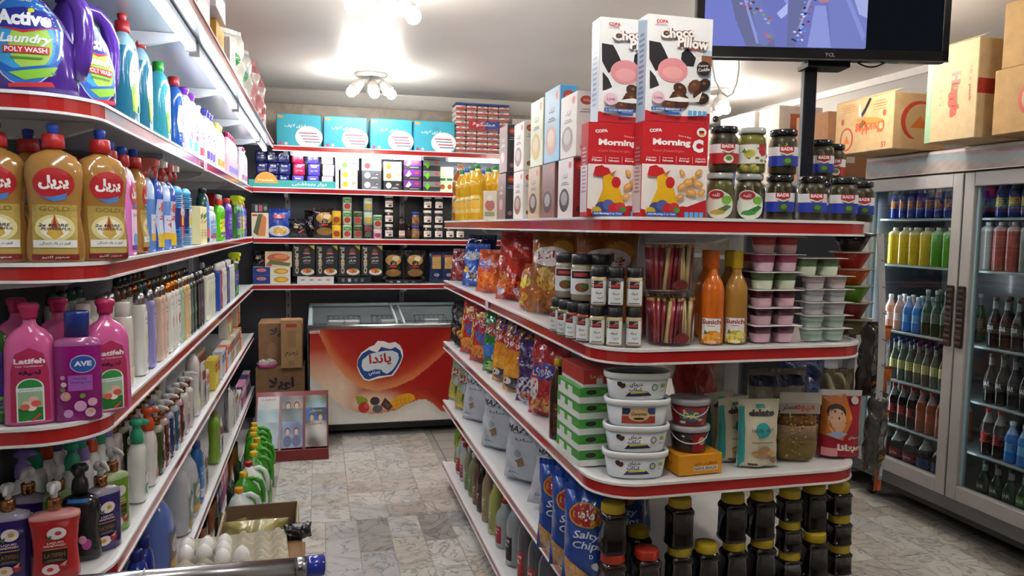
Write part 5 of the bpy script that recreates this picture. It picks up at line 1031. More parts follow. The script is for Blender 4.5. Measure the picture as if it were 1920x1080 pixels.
def jbowl(c, lid):
    k = Kind('jelly_bowl', 'dessert'); b = MB(); b.loft([sring(z, q, q, 2, 28) for z, q in ((0, .034), (.004, .037), (.022, .048), (.042, .06))], c, 'gloss'); k.part('bowl', b)
    b = MB(); b.loft([sring(z, q, q, 2, 28) for z, q in ((.041, .06), (.042, .072), (.0445, .073), (.046, .068), (.0465, .02))], lid, 'gloss'); k.part('lid', b); return k
K['bo_dark'] = jbowl('1a1018', '2a1c22'); K['bo_red'] = jbowl('b8240e', 'c9b4ae'); K['bo_or'] = jbowl('d0560e', 'c9a088'); K['bo_gr'] = jbowl('5f9a1a', '9ab08a'); K['bo_dred'] = jbowl('7a1018', 'a09088'); K['bo_ol'] = jbowl('5a4a20', '8a8068')
def fscrew(): pass
K['greenbox'] = carton('date_box', .17, .2, .047, 'e2e4e0', lambda D, w, h: (D.rect(0, h * .72, w, h * .56, '3f9a38'), D.txt('خرمای مضافتی اعلا', w * .15, h * .72, h * .26, 'c8c83a', w=w * .5), D.ell(-w * .28, h * .72, w * .1, h * .16, '2a1c18')), None, lambda D, w, d: D.rect(0, 0, w, d, '3f9a38'), sidel=lambda D, d, h: (D.rect(0, h * .72, d, h * .56, '3f9a38'), D.rect(-d * .25, h * .55, d * .22, h * .6, 'dfe4dc'), D.rect(d * .1, h * .55, d * .2, h * .6, 'dfe4dc')), cat='box')
K['redbox2'] = carton('date_box', .17, .2, .055, 'd8d4d0', lambda D, w, h: (D.rect(0, h * .6, w, h * .8, 'b2281f'), D.txt('خرما', -w * .25, h * .6, h * .3, 'd8b060', w=w * .25), D.rect(-w * .2, h * .35, w * .12, h * .3, 'd8d4cc'), D.poly([(-w * .05, h * .3), (w * .1, h * .95), (w * .2, h * .9), (w * .05, h * .3)], 'c88a28')), None, lambda D, w, d: (D.rect(0, 0, w, d, 'b4281f'), D.ell(w * .2, 0, w * .2, d * .25, '8a4a1c'), D.ell(w * .2, 0, w * .14, d * .18, 'c88a28')), sidel=lambda D, d, h: D.rect(0, h * .6, d, h * .8, 'a8241c'))
def datetub(v):
    k = Kind('date_tub', 'tub'); w, d, h = .172, .115, .07
    b = MB(); b.loft([sring(z, w / 2 * q, d / 2 * q, 2.6, 30) for z, q in ((0, .84), (.004, .87), (h, .96))], 'e0e6ea', 'gloss'); k.part('tub', b)
    b = MB(); b.loft([sring(h + z, w / 2 * q, d / 2 * q, 2.6, 30) for z, q in ((-.004, 1.0), (-.002, 1.04), (.012, 1.04), (.016, 1.01), (.014, .93), (.01, .9))], 'eef2f4', 'gloss', caps=(True, False)); li = k.part('lid', b)
    b = MB(); b.loft([sring(h + .0105, w / 2 * .9, d / 2 * .9, 2.6, 30), sring(h + .0108, w / 2 * .2, d / 2 * .2, 2.6, 30)], '30343c' if v == 2 else '9aa4ac', 'gloss'); k.part('window', b, li)
    b = MB(); D = Decal(b, lambda u, vv, o: (u, -(d / 2 * (.87 + .09 * vv / h)) * (1 - min(abs(u / (w / 2 * (.87 + .09 * vv / h))), .985) ** 2.6) ** (1 / 2.6) - .0006 - o, vv), .014)
    if v == 1:
        D.rect(-.005, .036, .088, .052, 'c8ae8a'); D.rect(-.005, .022, .088, .024, 'b04434'); D.rect(.028, .05, .02, .02, '3a4a8a'); D.rect(-.038, .05, .02, .02, '2a3468'); D.ell(-.005, .036, .028, .019, 'd8c090', 16); D.txt('Gharamani', -.005, .042, .011, '6a2a20', w=.042); D.ell(-.005, .026, .015, .004, '4a2a1c')
    else:
        D.ell(-.053, .05, .007, .01, '40281e', 10, .5); D.ell(-.046, .046, .006, .009, '553526', 10, -.4); D.txt('خرمای', -.012, .05, .016, '30324a', w=.034); D.txt('کبکاب', -.014, .035, .016, '30324a', w=.034); D.poly([(-.03, .026), (.018, .03), (.03, .016), (-.04, .012)], '25305e'); D.poly([(-.028, .026), (.018, .03), (.02, .025), (-.026, .021)], 'cfc02a')
        D.ell(.037, .042, .0085, .011, '5a6a60', 14); D.ell(.037, .042, .006, .008, 'ccd4cc', 12); D.rect(.06, .046, .012, .012, '8aa060'); D.rect(.058, .03, .01, .006, 'b8c0c4')
    k.part('label', b); return k
K['tub0'] = datetub(0); K['tub1'] = datetub(1); K['tub2'] = datetub(2)
def redtub(dark):
    k = Kind('candy_bucket', 'tub'); b = MB(); h = .062; b.loft([sring(z, q, q, 2, 24) for z, q in ((0, .044), (.004, .046), (h, .051))], '26181a' if dark else '8f1f24', 'gloss'); k.part('bucket', b)
    b = MB(); b.loft([sring(h + z, q, q, 2, 24) for z, q in ((-.003, .052), (-.001, .056), (.012, .056), (.014, .053), (.012, .03))], 'a8a8ae', 'gloss'); k.part('lid', b)
    b = MB(); b.tube([(.05 * math.cos(a), -.05 * abs(math.sin(a)) - .008 * math.sin(a), h - .004 - .028 * math.sin(a)) for a in [PI * i / 12 for i in range(13)]], .0018, 'c8c0c0', 'plastic', 6); k.part('handle', b)
    b = MB(); D = Decal(b, lambda u, v, o: (u, -(.046 + .005 * v / h) * math.sqrt(max(.02, 1 - (u / .05) ** 2)) - .0006 - o, v), .01)
    if dark: D.rect(.022, .03, .032, .054, '9a1f24'); D.ell(.03, .035, .009, .012, 'd8a890', 12)
    else:
        D.ell(0, .03, .03, .016, '3a6a8a', 16); D.txt('DeC', 0, .032, .02, 'e0c83a', w=.04, bold=.05); D.ell(-.02, .012, .008, .004, 'd8d8d8'); D.ell(.025, .02, .006, .004, 'e8e0d0')
    k.part('label', b); return k
K['rtub'] = redtub(False); K['rtub_dark'] = redtub(True)
K['nakhl'] = carton('date_box', .13, .1, .055, 'd8920f', lambda D, w, h: (D.txt('خرمای بی نظیر', w * .12, h * .55, h * .2, '9a3a1a', w=w * .52), D.rect(w * .12, h * .3, w * .56, h * .22, 'e8e0d4'), D.txt('NAKHL BINAZIR', w * .12, h * .3, h * .15, '5a3a2a', w=w * .52)), None, lambda D, w, d: (D.ell(0, 0, w * .2, d * .3, 'c06a1a'), D.txt('خرما', 0, 0, d * .2, '6a3a10')), sidel=lambda D, d, h: D.txt('خرما', 0, h * .5, h * .3, '6a3a10'))
K['delato'] = bag('hazelnut_cookie_bag', .118, .17, .06, 'cdc6ae', lambda D, w, h: (D.rect(-w * .43, h * .45, w * .12, h * .9, '2f9a98'), D.txt('delato', w * .02, h * .81, h * .095, '3a3236', w=w * .62, bold=.06), D.rect(0, h * .905, w * .2, h * .05, '3a9a96'), D.ell(w * .02, h * .56, w * .17, h * .11, '2a9b99', 18), D.txt('HAZELNUT', w * .02, h * .56, h * .05, '4a5a58', w=w * .52), D.rect(w * .02, h * .38, w * .5, h * .012, '7a6a5a'), D.ell(-w * .1, h * .22, w * .13, h * .045, 'c0905a', 14), D.ell(w * .06, h * .24, w * .16, h * .085, 'a8825a', 16), D.ell(w * .22, h * .22, w * .1, h * .04, 'c89a66', 12), D.ell(w * .3, h * .12, w * .1, h * .05, '8a6a50', 12), D.rect(-w * .2, h * .06, w * .2, h * .03, '4a3a34')), 'plastic', 'cookies', crimp=0, gusset=True, wr=.003, edge=.02)
def granola():
    k = bag('cereal_bag', .14, .175, .08, 'f2efea', None, 'clear', 'snack', crimp=.0, gusset=True, wr=.004, seed=5); k.cat = 'cereal'
    b = MB(); rg = random.Random(8); b.loft([sring(z, q * .061, q * .034, 2.6, 20) for z, q in ((.004, .8), (.02, .95), (.05, .95), (.052, .94))], '7d6a36', 'card'); b.loft([sring(z, q * .058, q * .032, 2.6, 20) for z, q in ((.052, .99), (.085, .97), (.087, .95))], 'a88f70', 'card'); b.loft([sring(z, q * .056, q * .028, 2.6, 20) for z, q in ((.087, .96), (.11, .85), (.118, .5))], '8a6434', 'card')
    for i in range(90):
        a = rg.uniform(PI, 2 * PI); z = rg.uniform(.01, .112); q = .95 - max(0, z - .085) * 3; x, y = .06 * q * math.cos(a), .033 * q * math.sin(a); s = rg.uniform(.003, .006)
        b.loft([sring(z + s * t, s * math.sqrt(1.01 - t * t), s * math.sqrt(1.01 - t * t), 2, 6, x, y) for t in (-1, 0, 1)], (('9a8a3c', '7a6a2a', 'b8a060') if z < .05 else ('b89a7a', 'a8896a') if z < .087 else ('a0702a', 'b8863c', '7a4a1c'))[i % 2], 'card', False)
    k.part('muesli', b); b = MB(); D = Decal(b, face_front(-.03)); D.rect(0, .155, .118, .03, 'bdb9b0'); D.rect(0, .131, .112, .026, 'a59c90'); D.txt('مستر', -.03, .132, .016, '3a2a2e', w=.04); D.txt('میوه', .015, .132, .018, 'b8382a', w=.05); k.part('print', b); return k
K['granola'] = granola()
def vitana():
    return bag('rusk_bag', .128, .17, .07, '9c1c2c', lambda D, w, h: (D.poly([(-w * .46, h * .35), (-w * .44, h * .9), (w * .1, h * .95), (w * .22, h * .6), (0, h * .28)], 'c8742a'), D.ell(-w * .14, h * .57, w * .2, h * .2, 'd8a888', 20), D.ell(-w * .14, h * .69, w * .21, h * .12, '3a241c', 18), D.ell(-w * .13, h * .61, w * .18, h * .13, 'dcb092', 18), D.poly([(-w * .36, h * .36), (-w * .14, h * .42), (w * .1, h * .38), (-w * .1, h * .3)], '9aa8d0'), D.txt('نان سوخاری', w * .28, h * .32, h * .06, 'e8d8d8', w=w * .32), D.txt('ویتانا', w * .16, h * .16, h * .13, 'e2d2cc', w=w * .56, bold=.06), D.rect(-w * .27, h * .1, w * .34, h * .12, 'cf8a92'), D.ell(w * .3, h * .86, w * .09, h * .06, 'd8c8c8', 12), D.txt('ویتانا', -w * .1, h * .94, h * .05, 'e0d0d0', w=w * .2)), 'plastic', 'rusks', crimp=.0, wr=.002, gusset=True, edge=.02, topcol='c9c5c4')
K['vitana'] = vitana()
K['sugar'] = bag('sugar_bag', .19, .21, .1, '9a9486', lambda D, w, h: (D.ell(0, h * .5, w * .38, h * .2, '2a62a8', 20), D.ell(-w * .1, h * .52, w * .12, h * .12, 'd8dce0'), D.ell(w * .14, h * .48, w * .12, h * .1, '9ab0d0'), D.rect(0, h * .9, w, h * .14, '16204a')), 'film', 'sugar', wr=.01, crimp=.01)
K['flour'] = bag('flour_bag', .1, .2, .08, '8a8064', None, 'film', 'bag', wr=.014, crimp=.01)
def honey(h, w, lidc, body='0c0708'):
    k = Kind('honey_jar', 'jar'); b = MB(); b.loft(body_rings(h, w, w * .92, 'jarsq', 4.5, 24, False), body, 'gloss'); k.part('jar', b)
    b = MB(); r = w * .45; lh = .026; b.loft([sring(h + z, q, q, 2, 26) for z, q in ((0, r), (.002, r * 1.03), (lh - .003, r * 1.0), (lh, r * .95), (lh, r * .2))], lidc, 'plastic'); k.part('lid', b); return k
K['hon_y'] = honey(.12, .075, 'a8911c'); K['hon_r'] = honey(.12, .078, 'b03020', '2a1414'); K['hon_s'] = honey(.071, .07, 'a8911c'); K['hon_ybright'] = honey(.12, .072, 'b8a01f')
K['yelcap'] = bottle('syrup_bottle', .27, .062, .062, 'sauce', '3a1e12', ('screw', 'c9a81c', .016, .024), lab('5a2a18', 'c8a060', '3a1a10', 'سرکه', .1, .5), n=2)
def tallb(c, capc, lc, h=.27, w=.07, prof='sauce', t='گلاب', nm='rosewater_bottle'): return bottle(nm, h, w, w, prof, c, ('screw', capc, .014, .022), lab(lc, 'f0f0f0', mix(lc, '000000', .4), t, .1, .5), n=2)
K['tb_clear'] = tallb('aab4b4', 'b8242a', 'b0263a', .2, .085); K['tb_pink'] = tallb('c8c4bc', 'a82a2a', 'a83a5a', .2, .06); K['tb_olive'] = tallb('8a8a6a', 'b8b8b0', '6a8a4a', .22, .06); K['tb_dark'] = tallb('2a1a1a', '2a2020', '5a2a2a', .22, .06); K['tb_brown'] = tallb('6a4a3a', '3a2a20', '8a5a3a', .22, .06); K['tb_tan'] = tallb('9a8a6a', '6a4a30', 'a8965a', .26, .065); K['tb_yel'] = tallb('b0b060', '5a4a30', '9aa050', .24, .07); K['tb_grey'] = tallb('56565f', '3a3a42', 'b02a30', .3, .085); K['tb_white'] = tallb('a2a8aa', 'b8342c', '1c1c1e', .26, .085)
K['greenpack'] = snack('snack_bag', .14, .2, .07, '7a9a2a', None, 'fff', [(0, .6, .35, .2, 'b8c83a'), (.1, .3, .3, .15, '2a4a2a'), (-.1, .2, .2, .1, 'a8503a')], 21, wr=.012)

# ================================================================== PLACING HELPERS
def proj(x, y, z):
    d = Vector((x, y, z)) - CAM; q = d.dot(FWD); return 960 + FPX * d.dot(RGT) / q, 540 - FPX * d.dot(UPV) / q
def solveY(px, X, z):   # depth at which a point of the aisle line X shows at column px
    lo, hi = 1.0, 40.0
    for _ in range(40):
        m_ = (lo + hi) / 2; q = proj(X, m_, z)[0]
        if (q < px) == (X < 0): lo = m_
        else: hi = m_
    return lo
def solveX(px, Y, z):
    lo, hi = -4.0, 6.0
    for _ in range(40):
        m_ = (lo + hi) / 2
        if proj(m_, Y, z)[0] < px: lo = m_
        else: hi = m_
    return lo
def dims(k):
    xs = [v.co for p in k.parts for v in p[1].vertices]
    return (max(v.x for v in xs) - min(v.x for v in xs), max(v.y for v in xs) - min(v.y for v in xs), max(v.z for v in xs))
DIM = {q: dims(k) for q, k in K.items()}
def depth0(k): ys = [v.co.y for v in k.parts[0][1].vertices]; return -min(ys)
FRONT = {q: depth0(k) for q, k in K.items()}
H90 = PI / 2
DESC = dict(teal='teal softener bottle with red cap', greencap='turquoise softener bottle with green cap', bluered='blue detergent bottle with red cap', whpurple='white detergent bottle with purple cap', whviolet='white softener bottle with violet cap', whyellow='white softener bottle with khaki cap', pinkcrim='pale pink softener bottle with crimson cap', whpink='white softener bottle with pale cap',
 gold='gold dish soap bottle with red collar', pinkdish='pink dish soap bottle with red collar', ltblue='light blue spray bottle', bluespray='royal blue spray bottle', brush='blue bristled brush pack', redpack='slim red sponge pack', cream='cream soap box with green marks', dkgreen='dark green cleaner bottle with blue label', redbox='tall red detergent box', orangebox='tall orange detergent box', whblue='small white and blue bottle', grncap='lime green cleaner bottle', purp='purple cleaner bottle with red cap', yelgrn='green freshener spray with lime head', bluyel='pale blue cleaner bottle',
 latif='pink conditioner bottle with magenta cap', ave='purple shampoo bottle with navy cap', whcream='plain white lotion bottle with square cap', sh_white='slim white shampoo bottle with silver cap', sh_lav='lavender shampoo bottle with silver cap', sh_peach='peach shampoo bottle with grey cap', sh_orange='white shampoo bottle with orange cap', sh_orange2='white shampoo bottle with amber cap', sh_mint='mint shampoo bottle with silver cap', sh_yel='yellow shampoo bottle with beige cap', sh_dteal='dark teal shampoo bottle', sh_dgreen='dark green shampoo bottle', sh_black='black shampoo bottle', sh_plum='plum shampoo bottle', sh_green='cream shampoo bottle with black cap', sh_white2='white shampoo bottle with white cap', sh_blue='blue shampoo bottle with pale cap', sh_red='red shampoo bottle with pale cap', cap_brown='beige shampoo bottle with brown cap', cap_teal='grey shampoo bottle with teal cap', cap_amber='cream shampoo bottle with amber cap',
 pp_red='red handwash pump bottle with gold collar', pp_purple='dark purple handwash pump bottle', pp_green='light green handwash pump bottle', pp_dred='dark red handwash pump bottle', pp_olive='olive handwash pump bottle', pp_navy='navy handwash pump bottle', pp_teal='teal handwash pump bottle', pp_white='white handwash pump bottle', pp_black='black curved pump bottle', pw_green='white bottle with green pump head', pw_orange='white bottle with orange pump head', pw_violet='white bottle with violet pump head', bigwhite='tall white waisted lotion bottle',
 bx_white='white carton with red panel', bx_blue='pale carton with blue panel', bx_yel='yellow carton with red panel', bx_org='orange carton with pale panel', bx_pink='pink carton with pale panel', bx_navy='navy carton with grey panel', bx_tan='tan carton with red panel', blister='pale hanging razor pack', jug_white='white bleach jug with orange cap', jug_green='green bleach jug with yellow cap', jug_whred='white bleach jug with red cap', jug_blue='blue detergent jug', jug_peri='periwinkle blue detergent jug', jug_grey='pale grey detergent jug', bl_blue='blue flat cleaner bottle', bl_green='green waisted cleaner bottle', bl_royal='royal blue bottle with red oval', whbag='white cotton wool bag', water='shrink wrapped pack of water bottles')
def left_row(z, row, items, x_front=None, ymin=2.13, ymax=5.95, gap=.006, zs=0):
    """things along the toiletries wall, fronts turned to the aisle; items: (kind, px or None)"""
    prev = ymin; xf = LX - .01 if x_front is None else x_front
    for it in items:
        key, px = it[0], it[1]; w_, d_, h_ = DIM[key]
        X = xf - FRONT[key]; y = prev + w_ / 2 + gap if px is None else max(solveY(px, X, z + .1), prev + w_ / 2 + gap)
        if y + w_ / 2 > ymax: break
        put(K[key], (X, y, z), H90 + random.uniform(-.12, .12) * (0 if 'bx' in key or 'box' in key else 1), DESC[key], row); prev = y + w_ / 2
def seq(s):
    out = []
    for tok in s.split():
        if '*' in tok: a, n = tok.split('*'); out += [(a, None)] * int(n)
        elif '@' in tok: a, n = tok.split('@'); out.append((a, float(n)))
        else: out.append((tok, None))
    return out
RA, RB, RC, RD, RE, RF = (('toiletries shelf %s' % q, 'counter end') for q in ('one', 'two', 'three', 'four', 'five', 'six'))

# ------------------------------------------------------------------ toiletries wall
def endput(key, px, Y, z, desc, rz=0, row=None, sc=1): return put(K[key], (solveX(px, Y, z + .1), Y, z), rz, desc, row, 'goods on the rounded counter end', sc=sc)
endput('active', 74, 1.945, ZA, 'large purple laundry detergent jug facing the counter', 0, sc=(1.06, 1.0, .86))
endput('active', 161, 2.135, ZA + .002, 'purple laundry detergent jug turned towards the aisle', 1.0, sc=(.95, .95, .84))
endput('active', 20, 2.17, ZA, 'purple laundry jug standing behind the large purple one', 0, sc=(1.0, 1.0, .84))
endput('gold', -4, 1.92, ZB, 'gold dish soap bottle outermost in the front row', .25)
endput('gold', 104, 1.92, ZB, 'gold dish soap bottle with oval red logo facing the counter', .25)
endput('gold', 191, 2.01, ZB, 'gold dish soap bottle turned towards the aisle at the corner', .7)
endput('gold', 58, 2.06, ZB, 'gold dish soap bottle half hidden behind the front two')
endput('latif', 58, 1.915, ZCs, 'pink conditioner bottle facing the counter with whole label', .25)
endput('ave', 147, 1.925, ZCs, 'purple flowery shampoo bottle between two pink bottles', .2)
endput('latif', 200, 2.0, ZCs, 'pink conditioner bottle beside the plain white bottle', .6)
endput('latif', 112, 2.04, ZCs, 'pink conditioner bottle behind the purple shampoo')
endput('latif', 35, 2.04, ZCs, 'pink conditioner bottle behind the front pink one')
endput('yelgrn', -14, 1.93, ZCs, 'green bottle at the edge beside the pink conditioner')
endput('pp_purple', 18, 1.935, ZD, 'dark purple pump bottle beside the red handwash', .2)
endput('pp_red', 104, 1.925, ZD, 'red liquid handwash bottle with white flowers', .2)
endput('pp_black', 152, 2.02, ZD, 'black curved pump bottle behind the red handwash')
endput('pp_purple', 190, 2.07, ZD, 'dark purple pump bottle turned to the aisle', .7)
endput('pp_purple', 55, 2.05, ZD, 'dark purple pump bottle behind the red one')
endput('pp_green', 212, 2.19, ZD, 'light green pump bottle beside the green headed one', .9)
left_row(ZA, RA, seq('teal@232 teal@262 greencap@298 bluered@327 whpurple@346 whpurple@358 whpink@370 whviolet@382 whviolet whviolet whyellow@403 whyellow whyellow pinkcrim@424 pinkcrim*4 whpink@449 pinkcrim*2 whpink*3 pinkcrim whpink*3'))
for i, y in enumerate((2.42, 2.62, 2.82)): put(K['active'], (-.76, y, ZA), 0, 'purple laundry jug in back row', RA, sc=(1, 1, .84))
left_row(ZA, RA, seq('whviolet whpink teal whpurple whviolet whpink whyellow whpink*2 pinkcrim*2 whpink*3 whviolet*2'), LX - .2, 3.0)
left_row(ZB, RB, seq('pinkdish@208 pinkdish@231 gold@252 ltblue@270 bluespray@288 ltblue@302 bluespray@311 brush@322 redpack@335 brush@347 cream@363 cream dkgreen@380 whblue@391 whblue grncap@409 grncap purp@424 purp yelgrn@440 yelgrn bluyel yelgrn bluyel*2 purp*2'))
left_row(ZB, RB, seq('gold gold ltblue ltblue bluespray dkgreen dkgreen redbox@396 orangebox redbox orangebox grncap purp whblue*3 purp*3'), LX - .2, 2.25)
left_row(ZCs, RC, seq('whcream@232 sh_white@262 sh_lav@279 sh_peach@294 sh_peach sh_orange@313 sh_orange2 sh_orange sh_mint@334 sh_yel@341 sh_yel sh_dteal@351 sh_dgreen@358 sh_black@365 sh_black sh_plum sh_green@384 sh_green*3 sh_blue@406 sh_red sh_white2*3 sh_dgreen sh_blue sh_white2*2 sh_green*2 pp_teal yelgrn*2'))
left_row(ZCs, RC, seq('whcream whcream sh_white*2 cap_brown*3 cap_amber cap_teal*2 cap_amber cap_teal cap_brown*2 sh_mint cap_teal cap_amber*2 cap_brown*2 sh_black*2 bx_white*5 sh_blue bx_blue*2'), LX - .1, 2.2, 5.4, .012)
left_row(ZCs, RC, seq('cap_teal*4 bx_navy bx_white*3 cap_teal*3 cap_brown*3 bx_white*4'), LX - .24, 2.4, 5.0, .02)
left_row(ZD, RD, seq('pw_green@258 pw_orange@278 pp_olive@292 pp_dred@302 pp_navy@312 pp_teal@322 pp_dred@331 pp_white@341 pp_white@350 bigwhite@362 blister@380 bx_white bx_yel@396 bx_yel bx_blue@409 bx_blue bx_org bx_white*2 bx_tan*2 bx_blue bx_tan*3 bx_org'))
left_row(ZD, RD, seq('pw_green pw_violet pw_orange pw_green pw_violet pp_white pp_olive pp_white pp_dred pp_white pp_olive pp_navy pp_white*2 bigwhite bx_blue*4 bx_white*4 bx_tan*4'), LX - .12, 2.15, 5.6)
left_row(ZD, RD, seq('pw_violet pw_green pw_orange pw_violet pw_green pw_orange pp_olive*2 pp_white*2'), LX - .22, 2.1, 3.4)
for i, y in enumerate((4.75, 4.86, 4.97, 5.3, 5.42)): put(K[('bx_white', 'bx_yel', 'bx_tan', 'bx_tan', 'bx_org')[i]], (LX - .06, y, ZD + .152), H90, DESC[('bx_white', 'bx_yel', 'bx_tan', 'bx_tan', 'bx_org')[i]] + ' stacked on another', RD)
put(K['pp_green'], (-.64, 2.06, ZD), .4, 'light green pump bottle behind the black one')
left_row(ZE, RE, seq('bl_royal@258 bl_royal jug_peri@296 jug_grey@332 jug_grey bl_blue@369 blister@384 bl_green@402 blister whbag@430 blister blister bx_white*2 bx_navy bx_pink*3 bx_navy*2 bx_pink bx_blue*2'), None, 2.25)
left_row(ZE, RE, seq('jug_blue jug_blue bl_royal bl_royal bl_blue bl_blue bl_green whbag bx_navy*4 bx_pink*3'), LX - .18, 2.3)
left_row(ZF, RF, seq('jug_blue jug_blue jug_blue water*4 bx_navy*2 bx_pink*3 water*2'), None, 2.4, 5.9, .02)
# canopy top
RL = ('the toiletries canopy', 'the counter end')
K['cb_purple'] = carton('storage_carton', .26, .2, .1, 'e6e3ea', lambda D, w, h: D.rect(0, h * .86, w, h * .28, '6a2a78'), None, lambda D, w, d: D.rect(0, 0, w, d, '8a5a96'), sidel=lambda D, d, h: D.rect(0, h * .86, d, h * .28, '6a2a78'))
K['cb_yel'] = carton('storage_carton', .22, .18, .1, 'd8a23c', lambda D, w, h: D.lines(0, h * .5, w * .5, h * .4, 3, '9a6a20'))
K['clr_bag'] = bag('plastic_bag', .24, .26, .16, 'cfd2ce', lambda D, w, h: (D.ell(0, h * .5, w * .2, h * .15, '4a9a6a'), D.ell(-.05, h * .3, w * .12, h * .1, 'b8c4c0')), 'film', 'bag', wr=.014, crimp=.02)
K['pink_bag'] = bag('plastic_bag', .24, .3, .18, 'd98a94', lambda D, w, h: (D.ell(0, h * .4, w * .3, h * .25, 'e0a0a8'), D.ell(.04, h * .7, w * .2, h * .12, 'e8e0dc'), D.ell(-.05, h * .25, w * .1, h * .1, 'c86a78')), 'film', 'bag', wr=.016, crimp=.03)
K['paleb'] = carton('storage_carton', .2, .16, .14, 'd4d0cc', lambda D, w, h: (D.rect(0, h * .5, w * .6, h * .5, 'a89aa8'), D.lines(0, h * .5, w * .4, h * .3, 3, '7a6a7a')))
for key, y, z, d, x in (('cb_yel', 3.0, 2.223, 'ochre carton under the purple lidded cartons', -.44), ('cb_purple', 2.86, 2.324, 'white carton with purple lid on the ochre carton', -.43), ('cb_purple', 2.84, 2.425, 'topmost white carton with purple lid near the ceiling', -.42), ('cb_purple', 2.52, 2.223, 'white carton with purple lid beside the ochre carton', -.44), ('paleb', 3.42, 2.223, 'pale carton between the ochre carton and plastic bags', -.43)):
    put(K[key], (x, y, z), H90, d)
for i, (key, y, d, h) in enumerate((('clr_bag', 3.75, 'cloudy plastic bag with green bits on the canopy', 0), ('clr_bag', 4.15, 'second cloudy plastic bag with green bits on the canopy', 0), ('pink_bag', 4.65, 'pink goods in plastic bag on the canopy', 0), ('pink_bag', 5.1, 'second pink plastic bag near the teal packs', 0), ('paleb', 5.5, 'pale carton at the far end of the canopy', 0))): put(K[key], (-.44, y, 2.223), .75 if 'bag' in key else H90, d)
# ------------------------------------------------------------------ jugs on the floor
RJ = ('the floor row', 'the egg tray')
for key, px, y in (('jug_white', 452, 3.82), ('jug_green', 461, 4.06), ('jug_whred', 470, 4.24), ('jug_green', 479, 4.42), ('jug_green', 480, 4.58), ('jug_green', 485, 4.71), ('jug_green', 478, 4.835), ('jug_green', 479, 4.957), ('jug_green', 480, 5.078)):
    put(K[key], (solveX(px, y, .28) + .01, y, 0), .06, DESC[key], RJ)
K['gr_pack'] = snack('produce_bag', .16, .24, .1, '23402a', None, 'ffffff', [(0, .5, .3, .2, '7a2a24'), (.1, .25, .2, .12, '4a7a3a')], 31, wr=.012)
for i, y in enumerate((3.68, 4.15, 4.5)): put(K['gr_pack'], (-.55 + .0, y, .0), H90, ('dark green bag behind the white bleach jug', 'dark green bag behind the first green jugs', 'dark green bag behind the middle green jugs')[i], sc=(.8, .4, .9)).location.x = -.466

# ------------------------------------------------------------------ back wall goods
YB_ = 6.11
RT_, R1, R2, R3 = (('back wall shelf %s' % q, 'toiletries corner') for q in ('one', 'two', 'three', 'four'))
for px in (561, 647, 732, 812): put(K['diaper'], (solveX(px, 6.13, 2.3), 6.13, 2.2), 0, 'teal diaper pack with white oval', RT_)
put(K['napkin'], (solveX(901, 6.13, 2.4), 6.14, 2.2), 0, 'red and white napkin bundle with blue wrap', RT_)
put(K['paleb'], (solveX(990, 6.2, 2.4), 6.2, 2.2), 0, 'pale carton behind the island cake boxes', RT_, sc=(1.6, 1, 2.2))
K['bluebundle'] = squarebag('blue_pack', .14, .26, .16, '2a4ab0', lambda D, w, h: D.rect(0, h * .6, w * .6, h * .3, '3f62c8'))
put(K['bluebundle'], (-.24, 6.3, 2.2), 0, 'blue pack behind the first teal pack', RT_)
cols = [('pad_navy', 470), ('pad_navy', 490), ('pad_navy', 511), ('pad_navy', 532), ('pad_mag', 559), ('pad_vio', 587), ('pad_pink', 614)]
for j in range(3):
    for key, px in cols[1:]:
        k2 = key
        if key == 'pad_mag' and j == 0: k2 = 'pad_vio'
        put(K[k2], (solveX(px, YB_ + .06, 1.95) + (.008 if j % 2 else 0), YB_ + .075, 1.892 + j * .0935), 0, {'pad_navy': 'navy', 'pad_mag': 'magenta', 'pad_vio': 'violet', 'pad_pink': 'pale pink'}[k2] + ' pad pack, ' + ('bottom', 'middle', 'top')[j] + ' layer', R1)
put(K['padtray'], (solveX(550, 6.09, 1.9), 6.085, 1.885), 0, 'teal display tray with orange half circle', R1)
b = MB(); b.box(-.012, .012, -.17, .17, 0, .27, 'e8ecec', 'enamel'); kd = Kind('shelf_divider', 'divider'); kd.part('divider', b); put(kd, (solveX(632, 6.1, 2.0), 6.24, 1.885), 0, 'white upright divider between pad packs and tea boxes')
def stack(keys, px, Y, z0, row, descs, rz=0, X=None):
    z = z0
    for q, key in enumerate(keys):
        put(K[key], (solveX(px, Y, z0 + .1) if X is None else X, Y, z), rz, descs[q] if isinstance(descs, list) else descs, row); z += DIM[key][2] + .0006
TD = dict(tea_cream='cream tea box', tea_red='white tea box with red circle', tea_grey='grey tea box', tea_yel='cream tea box with yellow circle', tea_org='beige tea box with orange circle', tea_black='black tea box', tea_purple='purple and black tea box', tea_mint='grey tea box with mint leaf')
LAY = ('bottom', 'second', 'third', 'fourth')
for px, ks in ((654, 'tea_yel tea_yel tea_cream tea_cream'), (696, 'tea_grey tea_grey tea_red tea_cream'), (735, 'tea_black tea_org tea_org'), (772, 'tea_purple tea_purple tea_purple'), (808, 'tea_mint tea_mint tea_mint')):
    kk = ks.split(); stack(kk, px, 6.14, 1.886, R1, [TD[q] + ', ' + LAY[i] + ' in stack' for i, q in enumerate(kk)])
K['greenpk'] = carton('tea_box', .06, .06, .2, 'c8d8a8', lambda D, w, h: (D.rect(0, h * .5, w * .8, h * .1, '2a6a4a'), D.ell(0, h * .2, w * .3, h * .1, 'a84a2a')))
for px in (829, 842): put(K['greenpk'], (solveX(px, 6.13, 1.95), 6.13, 1.886), 0, 'slim pale green packet', R1)
z2 = 1.496
stack(['spag_box', 'pasta_small'], 488, 6.13, z2, R2, ['upright pasta box with stripes', 'small black pasta box on striped box'])
